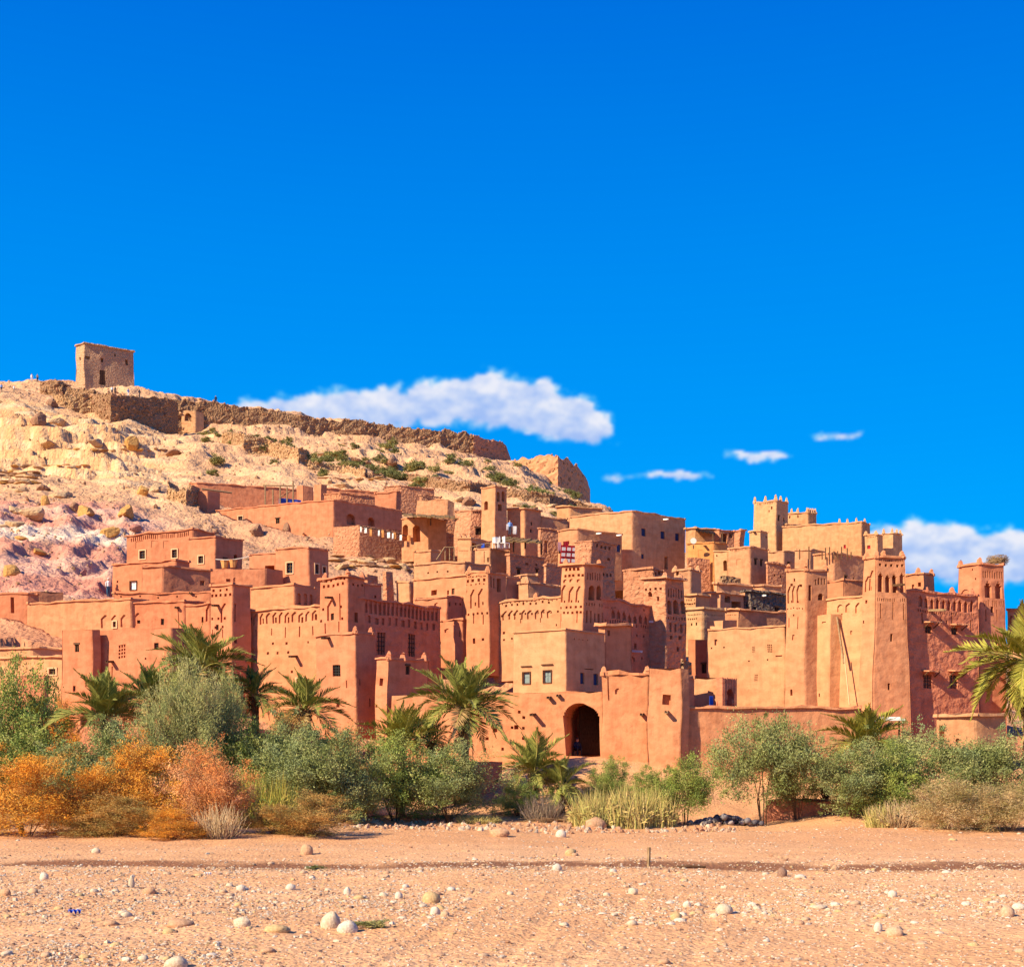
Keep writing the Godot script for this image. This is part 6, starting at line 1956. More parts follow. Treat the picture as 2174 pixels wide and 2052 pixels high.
func build_plants() -> void:
	var G := Color(0.145, 0.170, 0.065)
	for k in {"green": 0, "dark": 0, "young": 0, "dead": 0}:
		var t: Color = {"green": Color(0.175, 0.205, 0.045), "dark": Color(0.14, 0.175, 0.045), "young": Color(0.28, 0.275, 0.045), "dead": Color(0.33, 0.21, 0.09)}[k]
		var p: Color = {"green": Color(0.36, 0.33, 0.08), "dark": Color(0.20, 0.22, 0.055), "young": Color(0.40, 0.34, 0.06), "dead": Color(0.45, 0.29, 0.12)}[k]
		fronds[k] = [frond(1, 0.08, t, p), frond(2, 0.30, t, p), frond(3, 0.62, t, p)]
	var ol := [Color(0.25, 0.275, 0.09), Color(0.20, 0.23, 0.07), Color(0.34, 0.345, 0.13), Color(0.255, 0.295, 0.12)]
	var gr := [Color(0.22, 0.28, 0.06), Color(0.28, 0.32, 0.07), Color(0.36, 0.37, 0.11), Color(0.19, 0.25, 0.06)]
	var ta := [Color(0.38, 0.37, 0.13), Color(0.32, 0.33, 0.12), Color(0.44, 0.41, 0.17), Color(0.27, 0.30, 0.11)]
	var og := [Color(0.70, 0.29, 0.035), Color(0.76, 0.36, 0.05), Color(0.62, 0.28, 0.06), Color(0.54, 0.31, 0.075)]
	var ru := [Color(0.70, 0.28, 0.085), Color(0.60, 0.24, 0.08), Color(0.74, 0.36, 0.15), Color(0.55, 0.27, 0.12)]
	var br := [Color(0.46, 0.25, 0.065), Color(0.40, 0.25, 0.075), Color(0.52, 0.29, 0.09), Color(0.33, 0.25, 0.08)]
	var dr := [Color(0.52, 0.36, 0.16), Color(0.44, 0.33, 0.14), Color(0.35, 0.29, 0.10), Color(0.56, 0.40, 0.20)]
	var stm := stems(5, 12, 0.40, 0.75, 0.006, 0.05)
	crowns = {
		"olive": [foliage(101, 197, 177, 0.0265, 0.00490, ol, 0.06, 0.085, 0.7), foliage(102, 171, 194, 0.0252, 0.00490, ol, 0.06, 0.10, 0.7), foliage(103, 211, 162, 0.0265, 0.00459, ol, 0.06, 0.08, 0.9), stm],
		"green": [foliage(111, 197, 169, 0.0265, 0.00490, gr, 0.05, 0.085, 0.7), foliage(112, 185, 177, 0.0252, 0.00490, gr, 0.05, 0.095, 0.7), stm],
		"tamarisk": [foliage(131, 250, 194, 0.0331, 0.00245, ta, 0.03, 0.085, 1.1), stm],
		"orange": [foliage(141, 250, 165, 0.0270, 0.00328, og, 0.0, 0.075, 1.0), foliage(142, 236, 173, 0.0270, 0.00328, og, 0.0, 0.08, 1.0), stm],
		"rust": [foliage(151, 224, 165, 0.0283, 0.00298, ru, 0.0, 0.08, 1.1), stm],
		"brown": [foliage(161, 224, 165, 0.0283, 0.00328, br, 0.0, 0.08, 1.0), foliage(162, 211, 173, 0.0283, 0.00328, br, 0.0, 0.085, 1.0), stm],
		"dry": [foliage(171, 263, 153, 0.0431, 0.00214, dr, 0.0, 0.085, 1.6), foliage(172, 250, 162, 0.0431, 0.00214, dr, 0.0, 0.09, 1.6), stm],
		"tree": [foliage(181, 171, 194, 0.0265, 0.00428, ol, 0.26, 0.085, 0.8), stems(9, 4, 0.30, 0.85, 0.009, 0.18)],
		"greentree": [foliage(182, 131, 194, 0.0298, 0.00520, gr, 0.22, 0.10, 0.8), stems(10, 8, 0.34, 0.85, 0.007, 0.1)],
		"reed": [blades(191, 700, [Color(0.48, 0.38, 0.06), Color(0.40, 0.36, 0.06), Color(0.55, 0.42, 0.10), Color(0.24, 0.28, 0.06)]), 0],
		"palereed": [blades(192, 950, [Color(0.62, 0.46, 0.18), Color(0.55, 0.42, 0.15), Color(0.50, 0.43, 0.13), Color(0.40, 0.38, 0.12)]), 0],
		"grey": [twigs(193, 320, [Color(0.33, 0.24, 0.17), Color(0.42, 0.32, 0.22), Color(0.26, 0.19, 0.12)]), 0],
		"drytwig": [twigs(194, 260, [Color(0.52, 0.36, 0.20), Color(0.42, 0.28, 0.15), Color(0.60, 0.44, 0.26)]), 0],
		"scrub": [foliage(195, 26, 60, 0.12, 0.020, [Color(0.30, 0.28, 0.09), Color(0.23, 0.24, 0.08), Color(0.38, 0.32, 0.12)], 0.0, 0.14, 1.0), foliage(196, 30, 55, 0.12, 0.020, [Color(0.17, 0.18, 0.06), Color(0.25, 0.24, 0.09)], 0.0, 0.13, 1.0), 0]}
	# palms
	palm("tall date palm rising behind the feathery tamarisk", 425, 1420, 78, 122, 54, "green", [82.0, -25.0], Vector3.ZERO, 0.26, 8)
	palm("date palm with a shaggy brown neck in front of the gateway wall", 985, 1505, 80, 128, 46, "green", [84.0, -14.0], Vector3.ZERO, 0.26, 26)
	palm("bushy young palm left of the arched gateway", 1132, 1640, 77, 105, 38, "green", [84.0, -10.0], Vector3.ZERO, 0.22, 8)
	palm("second low palm crown just below the arched gateway", 1192, 1668, 76, 82, 28, "green", [75.0, -25.0], Vector3.ZERO, 0.18)
	palm("yellow-green palm in front of the tallest kasbah tower", 1838, 1590, 79, 118, 42, "young", [88.0, 12.0], Vector3.ZERO, 0.2)
	palm("large drooping palm cut by the right frame edge", 2180, 1400, 78, 165, 52, "young", [70.0, -70.0], Vector3.ZERO, 0.28, 18)
	palm("stiff spreading palm above the green bush on the left", 225, 1528, 74, 125, 40, "green", [86.0, 8.0])
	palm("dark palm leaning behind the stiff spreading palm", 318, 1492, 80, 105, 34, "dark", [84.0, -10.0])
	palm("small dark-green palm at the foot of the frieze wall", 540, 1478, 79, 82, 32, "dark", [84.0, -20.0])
	palm("bright palm with broad fronds below the framed door", 648, 1508, 78, 105, 36, "green", [82.0, -30.0], Vector3.ZERO, 0.26, 8)
	palm("little palm at the left edge beside the framed window", 79, 1532, 79, 75, 28, "green", [82.0, -10.0])
	palm("spiky yellow palm behind the large olive bush", 850, 1585, 76, 112, 34, "young", [84.0, 10.0])
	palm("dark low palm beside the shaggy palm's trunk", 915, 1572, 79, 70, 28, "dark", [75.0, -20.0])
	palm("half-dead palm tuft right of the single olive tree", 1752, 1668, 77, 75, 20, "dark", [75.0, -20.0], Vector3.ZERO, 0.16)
	# bushes and trees, back to front
	bush("green", "tall green bush at the far left edge", "bush", "shrub", 15, 1418, 200, 74)
	bush("orange", "small orange tamarisk behind the little palm", "bush", "shrub", 135, 1492, 85, 83)
	bush("green", "green bush behind the leftmost orange one", "bush", "shrub", 75, 1540, 210, 70)
	bush("olive", "rounded grey-green bush in front of the stiff palm", "bush", "shrub", 255, 1535, 190, 69)
	bush("olive", "low grey-green bush left of the rounded one", "bush", "shrub", 165, 1585, 210, 67)
	bush("tamarisk", "tall feathery yellow-green tamarisk", "tree", "tamarisk", 395, 1420, 180, 70)
	bush("tamarisk", "lower right shoulder of pale feathery tamarisk", "bush", "tamarisk", 470, 1450, 130, 72)
	bush("green", "green bush right of the tall tamarisk", "bush", "shrub", 515, 1545, 180, 71)
	bush("brown", "brownish twiggy bush under the bright broad palm", "bush", "shrub", 600, 1518, 140, 75)
	bush("olive", "grey-green bush below the small dark palm", "bush", "shrub", 585, 1540, 170, 71)
	bush("olive", "large olive bush right of the yellow reeds", "bush", "shrub", 668, 1555, 220, 69)
	bush("brown", "rusty bush top at the foot of the square front house", "bush", "shrub", 735, 1552, 130, 74)
	bush("olive", "olive bush with pale stems left of the dark gap", "bush", "shrub", 730, 1590, 160, 69)
	bush("green", "broad fresh-green bush left of the shaggy palm", "bush", "shrub", 840, 1568, 210, 72)
	bush("olive", "wide pale olive bush under the shaggy palm", "bush", "shrub", 955, 1582, 200, 72)
	bush("green", "small green bush mixed with the bushy young palm", "bush", "shrub", 1100, 1655, 100, 74.5)
	bush("grey", "leafless grey twig bush below the bushy young palm", "bush", "shrub", 1150, 1672, 100, 73)
	bush("green", "loose green bush behind the pale reeds, left half", "bush", "shrub", 1295, 1612, 95, 78)
	bush("green", "loose green bush behind the pale reeds, right half", "bush", "shrub", 1375, 1632, 90, 77.5)
	bush("greentree", "small multi-stemmed green tree right of the pale reeds", "tree", "small_tree", 1455, 1608, 125, 72, "", 0.9)
	bush("tree", "single olive tree with a forked trunk beside the path", "tree", "olive_tree", 1622, 1530, 195, 74, "", 0.9)
	bush("olive", "leafy right lobe of bush behind the single olive tree", "bush", "shrub", 1692, 1565, 110, 75.5)
	bush("olive", "dense green bush right of the half-dead palm tuft", "bush", "shrub", 1815, 1578, 185, 73)
	bush("olive", "tall grey-green bush right of the yellow-green palm", "bush", "shrub", 1915, 1552, 130, 77.5)
	bush("green", "green bush between the dense one and the dry twigs", "bush", "shrub", 1890, 1590, 170, 73)
	bush("olive", "broad grey-green bush under the mud shed", "bush", "shrub", 2010, 1568, 200, 74)
	bush("olive", "grey-green bush at the right frame edge", "bush", "shrub", 2120, 1566, 200, 73)
	bush("drytwig", "tangle of dry sticks left of the straw-coloured brush", "bush", "shrub", 1905, 1686, 130, 68)
	bush("dry", "straw-coloured dry brush at lower right", "bush", "shrub", 2030, 1662, 230, 65)
	bush("dry", "straw-coloured dry brush cut by the right edge", "bush", "shrub", 2150, 1668, 210, 65)
	bush("orange", "wide orange tamarisk bush at the left edge", "bush", "shrub", 55, 1612, 260, 60)
	bush("orange", "bright orange tamarisk bush in front of the rounded green one", "bush", "shrub", 305, 1588, 240, 62)
	bush("orange", "lower orange bush between the two brightest ones", "bush", "shrub", 195, 1632, 170, 61)
	bush("rust", "pinkish rust bush with bare white twigs", "bush", "shrub", 440, 1590, 190, 60)
	bush("drytwig", "bare whitish twigs poking from the rust bush", "bush", "shrub", 465, 1690, 120, 58.5)
	bush("brown", "low brown-green bush in front of the orange ones", "bush", "shrub", 245, 1690, 230, 59.5)
	bush("orange", "small orange tuft beside the rust bush", "bush", "shrub", 365, 1720, 140, 58)
	bush("brown", "low ochre-brown bush near the stream bank", "bush", "shrub", 655, 1688, 220, 60)
	bush("brown", "small brown tuft left of the ochre-brown bush", "bush", "shrub", 580, 1712, 110, 60.5)
	bush("palereed", "low tuft of dry grass right of the wide olive bush", "grass", "grass_tuft", 1015, 1722, 90, 72)
	bush("reed", "yellow reed clump left of the large olive bush", "reeds", "reed_clump", 535, 1598, 75, 65)
	bush("reed", "thicker yellow reed clump beside the large olive bush", "reeds", "reed_clump", 588, 1604, 80, 65)
	bush("palereed", "tall pale reed bed, left part", "reeds", "reed_clump", 1265, 1650, 105, 71)
	bush("palereed", "tall pale reed bed, middle part", "reeds", "reed_clump", 1330, 1638, 115, 71)
	bush("palereed", "tall pale reed bed, right part", "reeds", "reed_clump", 1392, 1648, 90, 71.5)
	bush("palereed", "dry reed stubble fence beside the dry sticks", "reeds", "reed_clump", 1868, 1690, 60, 68)
	# the same growth goes on past both ends of the view
	bush("olive", "grey-green bush just beyond the left frame edge", "bush", "shrub", -110, 1540, 230, 70)
	bush("orange", "orange tamarisk bush just beyond the left frame edge", "bush", "shrub", -190, 1620, 240, 62)
	bush("green", "green bush well beyond the left frame edge", "bush", "shrub", -280, 1500, 260, 74)
	bush("olive", "grey-green bush just beyond the right frame edge", "bush", "shrub", 2290, 1560, 230, 74)
	bush("dry", "straw-coloured brush just beyond the right frame edge", "bush", "shrub", 2330, 1660, 240, 66)
	bush("green", "green bush well beyond the right frame edge", "bush", "shrub", 2430, 1540, 250, 76)
	# scrub on the hill
	zone("Z2")
	for i in 120:
		var u := rng.randf_range(430, 1230)
		var d := rng.randf_range(205, 275)
		if i < 34:
			u = rng.randf_range(660, 900)
			d = rng.randf_range(215, 245)
		var g := ground_at(u, d)
		var s := rng.randf_range(0.9, 2.3)
		var m: Mesh = crowns["scrub"][rng.randi() % 2]
		var o := put("hill_scrub", m, M["leaf"], self, Transform3D(Basis(Vector3.UP, rng.randf() * TAU) * Basis.from_scale(Vector3(s * 1.5, s * 0.75, s * 1.2)), g - Vector3(0, 0.1, 0)))
		tag(o, "low %s scrub tuft on the slope %s" % ["yellowish" if m == crowns["scrub"][0] else "dark green", "under the fort wall's left half" if u < 650 else "in the thick of the scrub mid-slope" if u < 900 else "under the fort wall's broken end"], "scrub", "scrub tufts below the fort wall")
	# dead fronds and brushwood on the bank
	for q in [[820, 74.5, 2.4, "pale brushwood heap under the broad fresh-green bush"], [935, 73.5, 2.2, "pale brushwood heap under the wide olive bush"], [1195, 73.0, 2.0, "grey brushwood heap left of the pale reeds"]]:
		var g := ground_at(q[0], q[1])
		var st := SurfaceTool.new()
		st.begin(Mesh.PRIMITIVE_TRIANGLES)
		st.set_smooth_group(-1)
		for i in 110:
			var c := Vector3(rng.randfn() * q[2] * 0.55, absf(rng.randfn()) * 0.10 + 0.04, rng.randfn() * 0.5)
			var dir := Vector3(1.0, rng.randfn() * 0.12, rng.randfn() * 0.3).normalized() * rng.randf_range(0.5, 1.3)
			tube(st, [c - dir * 0.5, c + dir * 0.5], [0.022, 0.012], 3, false)
		var o := put("brushwood", done(st), M["palewood"], self, Transform3D(Basis(), g))
		tag(o, q[3], "brushwood")

# ---------------------------------------------------------------- riverbed
func build_river() -> void:
	# the thin stream
	var st := SurfaceTool.new()
	st.begin(Mesh.PRIMITIVE_TRIANGLES)
	st.set_smooth_group(0)
	var prev := []
	for i in 241:
		var x := -46.0 + i * 92.0 / 240.0
		var z := stream_z(x)
		var w := maxf(0.05, 0.20 + 0.30 * hn.get_noise_2d(x * 4.0, 12.0))
		var y := -0.135 + 0.16 * hn.get_noise_2d(x * 1.5, z * 1.5)
		var c := [Vector3(x, y, z - w * 1.2), Vector3(x, y, z + w)]
		if prev:
			quad(st, prev[1], prev[0], c[0], c[1])
		prev = c
	struct("stream_water", done(st), M["water"])
	# cobbles one can pick out
	var shapes := []
	for k in 6:
		shapes.append(lump(200 + k, 1, 0.13))
	var tones := [Color(0.80, 0.64, 0.46), Color(0.74, 0.50, 0.32), Color(0.84, 0.72, 0.58), Color(0.70, 0.42, 0.25), Color(0.76, 0.52, 0.26), Color(0.36, 0.22, 0.16)]
	var mats := []
	for t in tones:
		var m: StandardMaterial3D = M["stone"].duplicate()
		m.albedo_color = t.linear_to_srgb()
		mats.append(m)
	# [zone, x, base row, width, height, tone, label]
	var named := [["R1", 1285, 418, 82, 62, 0, "largest rounded boulder in the foreground, left of a pair"], ["R1", 1350, 436, 84, 44, 2, "white sloping boulder beside the largest rounded one"], ["R1", 940, 415, 70, 38, 0, "round cream boulder left of the foreground pair"], ["R1", 700, 412, 110, 28, 3, "low tan boulder with a dark right end"], ["R1", 1075, 434, 105, 28, 4, "flat half-buried ochre stone"], ["R1", 430, 408, 60, 18, 3, "flat brown stone half buried in sand"], ["R1", 685, 570, 95, 40, 0, "cream boulder cut by the bottom edge"], ["R1", 1675, 320, 75, 42, 4, "ochre and grey boulder on the gravel bar"], ["R1", 1690, 366, 40, 30, 2, "white cobble under the ochre and grey boulder"], ["R1", 1728, 374, 36, 22, 1, "tan cobble right of the white one"], ["R1", 580, 286, 48, 26, 3, "brown block on the gravel bar at left"], ["R1", 510, 262, 26, 44, 0, "upright pale stone standing on the gravel"], ["R1", 170, 232, 36, 28, 2, "white pointed cobble at the left gravel"], ["R1", 20, 292, 46, 26, 3, "brown cobble at the left edge"], ["R1", 128, 286, 40, 22, 1, "tan cobble near the left edge"], ["R1", 935, 274, 36, 22, 2, "pale round cobble by the stream"], ["R1", 1128, 270, 40, 22, 2, "pale oval cobble by the stream"], ["R1", 1348, 288, 30, 28, 2, "white egg-shaped cobble on the left gravel bar"], ["R1", 1548, 304, 32, 26, 2, "white round cobble on the gravel bar"], ["R1", 1040, 512, 60, 16, 3, "flat brown stone in the foreground sand"], ["R1", 1522, 474, 34, 16, 3, "small brown wedge stone in the sand"], ["R1", 1705, 528, 55, 14, 3, "low brown stone near the bottom middle"], ["R1", 290, 538, 30, 12, 5, "dark flake of rock at lower left"],
		["R2", 825, 362, 70, 36, 0, "knobbly cream boulder with a long shadow"], ["R2", 638, 390, 44, 30, 4, "yellowish round cobble at centre right"], ["R2", 680, 336, 34, 22, 2, "grey-white round cobble behind the yellowish one"], ["R2", 1485, 448, 70, 34, 1, "smooth tan boulder with a dark shadow at lower right"], ["R2", 1422, 432, 34, 34, 2, "white pointed stone left of the smooth tan boulder"], ["R2", 590, 556, 55, 18, 3, "flat pinkish stone at the bottom centre"], ["R2", 1970, 346, 60, 24, 2, "white slab at the right edge"], ["R2", 1925, 374, 60, 40, 1, "tan boulder cluster stone near the right edge"], ["R2", 1050, 218, 40, 34, 5, "dark purplish rock by the stream"], ["R2", 1120, 226, 48, 16, 2, "flat pale stone right of the dark rock"], ["R2", 228, 138, 44, 26, 4, "ochre block on the far stone line"], ["R2", 175, 196, 40, 28, 2, "white stone below the far stone line"], ["R2", 1478, 302, 36, 24, 2, "pale block on the right gravel"], ["R2", 1190, 344, 70, 16, 0, "long flat cream stone"], ["R2", 470, 288, 40, 24, 0, "cream cobble left of the leaning stake"], ["R2", 190, 66, 42, 28, 2, "white boulder at the edge of the far bank"], ["R2", 325, 38, 90, 45, 3, "red earth clod at the end of the pale reeds"], ["R1", 1940, 66, 80, 32, 3, "rounded pink boulder at the far bank"], ["R1", 1190, 132, 52, 40, 3, "gnarled root stump on the far sand"], ["R1", 372, 128, 34, 20, 0, "cream stone below the brown-green bush"]]
	for q in named:
		zone(q[0])
		var v := py(q[2])
		var u := px(q[1])
		var d := EYE * F / (v - HZ)
		for k in 4:
			var y := height((u - CU) / F * d, -d)
			d = (EYE - y) * F / (v - HZ)
		var p := ground_at(u, d)
		var w: float = q[3] / sc / F * d
		var h: float = q[4] / sc / F * d
		var b := Basis(Vector3.UP, rng.randf_range(-0.4, 0.4)) * Basis.from_scale(Vector3(w, h * 1.5, w * 0.8))
		var o := put("river_boulder", shapes[rng.randi() % 6], mats[q[5]], self, Transform3D(b, p + Vector3(0, h * 0.28, 0)))
		tag(o, q[6], "boulder", "boulders of the riverbed")
	var placed := []
	for i in 4000:
		if placed.size() >= 250:
			break
		var v := HZ + 95.0 + 300.0 * pow(rng.randf(), 0.8)
		var u := rng.randf_range(-10, 2184)
		if gravel(u, v) < rng.randf() * 1.1:
			continue
		placed.append([u, v])
	for q in placed:
		var d: float = EYE * F / (q[1] - HZ)
		var p := ground_at(q[0], d)
		var s := rng.randf_range(0.07, 0.17) * (1.0 + d / 90.0)
		var b := Basis(Vector3.UP, rng.randf() * TAU) * Basis.from_scale(Vector3(s * rng.randf_range(0.9, 1.5), s * rng.randf_range(0.5, 0.85), s))
		var tn := rng.randi() % 5
		var o := put("river_cobble", shapes[rng.randi() % 6], mats[tn], self, Transform3D(b, p + Vector3(0, s * rng.randf_range(-0.1, 0.12), 0)))
		tag(o, "%s cobble lying %s, %s" % [["cream", "tan", "white", "reddish", "ochre"][tn], "near the bottom edge" if q[1] > 1985 else "on the main gravel bar" if q[1] > 1880 else "beside the stream" if q[1] > 1830 else "on the far sand", ["far left", "left of the middle", "just left of centre", "just right of centre", "right of the middle", "far right"][clampi(int(q[0] / 363.0), 0, 5)]], "cobble", "cobbles strewn over the riverbed")
	# pebbles
	for layer in 3:
		var mm := MultiMesh.new()
		mm.transform_format = MultiMesh.TRANSFORM_3D
		mm.use_colors = true
		mm.mesh = stone_meshes[layer]
		var xf := []
		var n: int = [17000, 14000, 9000][layer]
		while xf.size() < n:
			var v := HZ + 88.0 + 330.0 * rng.randf()
			var u := rng.randf_range(-30, 2204)
			if gravel(u, v) * 0.93 + 0.07 < rng.randf():
				continue
			var d: float = EYE * F / (v - HZ)
			var p := ground_at(u, d)
			var s := rng.randf_range(0.011, 0.042) * (1.0 + d / 45.0) * (1.9 if rng.randf() < 0.07 else 1.0)
			xf.append(Transform3D(Basis(Vector3.UP, rng.randf() * TAU) * Basis.from_scale(Vector3(s * rng.randf_range(0.8, 1.5), s * 0.7, s)), p + Vector3(0, s * rng.randf_range(-0.18, 0.12), 0)))
		mm.instance_count = n
		for i in n:
			mm.set_instance_transform(i, xf[i])
			var t: Color = tones[[0, 2, 0, 1, 2, 4, 3, 5][rng.randi() % 8]] if rng.randf() < 0.85 else Color(0.62, 0.34, 0.2)
			mm.set_instance_color(i, t * rng.randf_range(0.75, 1.1))
		var o := MultiMeshInstance3D.new()
		o.name = numbered("pebbles")
		o.multimesh = mm
		o.material_override = M["stone"]
		tag(o, ["fine pale pebbles spread over the riverbed", "mixed tan pebbles scattered between the cobbles", "small reddish pebbles of the gravel bar"][layer], "pebbles", "", "stuff")
		add_child(o)
	# dark stone heap beside the path
	var hp := thing("stone_heap", "heap of blue-grey stones beside the path", "stone heap", ground_at(1540, 73.0))
	var cols := [Color(0.17, 0.15, 0.17), Color(0.30, 0.27, 0.28), Color(0.12, 0.11, 0.13), Color(0.52, 0.44, 0.40)]
	var hm := []
	for c in cols:
		var m: StandardMaterial3D = M["stone"].duplicate()
		m.albedo_color = c.linear_to_srgb()
		hm.append(m)
	for i in 110:
		var a := rng.randfn() * 0.75
		var s := rng.randf_range(0.18, 0.38)
		var y := maxf(0.0, 0.45 - absf(a) * 0.25) * rng.randf()
		var p := Vector3(a, y + s * 0.2, rng.randfn() * 0.35)
		put("stone", shapes[rng.randi() % 6], hm[rng.randi() % 4], hp, Transform3D(Basis.from_euler(Vector3(rng.randf() * 3, rng.randf() * 3, 0)) * Basis.from_scale(Vector3(s * 1.2, s, s)), p))
	# pale stones around the heap and along the far bank
	var bank := []
	for i in 420:
		var u := rng.randf_range(720, 1560)
		var d := rng.randf_range(66.0, 73.0)
		var p := ground_at(u, d)
		bank.append([p + Vector3(0, 0.03, 0), rng.randf_range(0.10, 0.34)])
	for i in 160:
		var u := rng.randf_range(0, 560)
		var p := ground_at(u, rng.randf_range(64.0, 70.5))
		bank.append([p + Vector3(0, 0.02, 0), rng.randf_range(0.08, 0.28)])
	stones_on(self, "bank_stones", bank, [Color(0.78, 0.62, 0.46), Color(0.70, 0.44, 0.28), Color(0.64, 0.34, 0.2)])
	tag(get_node("bank_stones"), "pale stones littering the foot of the far bank", "stones")
	# leaning stake, litter
	zone("R2")
	var sp := ground_at(px(530), 40.5)
	var sk := put("stake", rod(sp - Vector3(0, 0.1, 0), sp + Vector3(0.02, 0.62, 0), 0.06, 6), M["palewood"], self)
	tag(sk, "pale wooden stake standing at the edge of the stream", "stake")
	var lg := st_new()
	var lp := ground_at(px(690), 40.6)
	tube(lg, [lp + Vector3(-0.5, 0.02, 0), lp + Vector3(-0.1, 0.05, 0.05), lp + Vector3(0.5, 0.03, -0.05)], [0.035, 0.05, 0.04], 6)
	tag(put("driftwood", done(lg), M["wood"], self), "dark piece of driftwood lying in the stream", "driftwood")
	zone("R1")
	for q in [[292, 352, 46, "blue", "blue plastic scrap on the gravel at lower left"], [808, 216, 26, "white", "white plastic scrap in the stream bed"]]:
		var d: float = EYE * F / (py(q[1]) - HZ)
		var p := ground_at(px(q[0]), d)
		var w: float = q[2] / sc / F * d
		var o := put("plastic_scrap", cloth(w, w * 0.5, 3, 0.05), M[q[3]], self, Transform3D(Basis(Vector3.UP, 0.3) * Basis(Vector3.RIGHT, -1.1), p + Vector3(0, 0.10, 0.05)))
		tag(o, q[4], "litter")
	for q in [[1435, 430, 1.0, "dry plant tuft beside the white sloping boulder"], [1215, 202, 0.9, "green weed tuft at the stream"]]:
		var d: float = EYE * F / (py(q[1]) - HZ)
		var p := ground_at(px(q[0]), d)
		var o := put("weed_tuft", crowns["scrub"][0 if q[1] > 300 else 1], M["leaf"], self, Transform3D(Basis.from_scale(Vector3(q[2] * 0.7, 0.14, 0.4)), p))
		tag(o, q[3], "weed")

func gravel(u: float, v: float) -> float:
	# where gravel bars lie on the sand, read from the photograph
	var n := hn.get_noise_2d(u * 0.12, v * 0.5)
	var k := 0.0
	k = maxf(k, 0.95 * exp(-pow((v - 1912.0) / 42.0, 2.0)) * (1.0 - 0.72 * exp(-pow((u - 1120.0) / 150.0, 2.0))))
	k = maxf(k, 0.85 * exp(-pow((v - 1850.0) / 20.0, 2.0)))
	k = maxf(k, 0.65 * exp(-pow((v - 1822.0) / 9.0, 2.0)) * smoothstep(900, 1150, u) * (1.0 - smoothstep(1400, 1500, u)))
	k = maxf(k, 0.7 * exp(-pow((v - 2035.0) / 24.0, 2.0)) * (1.0 - smoothstep(420, 620, u)))
	k = maxf(k, 0.35 * exp(-pow((v - 1768.0) / 12.0, 2.0)))
	k = maxf(k, 0.05)
	return clampf(k * (0.75 + 1.2 * n), 0.02, 1.0)

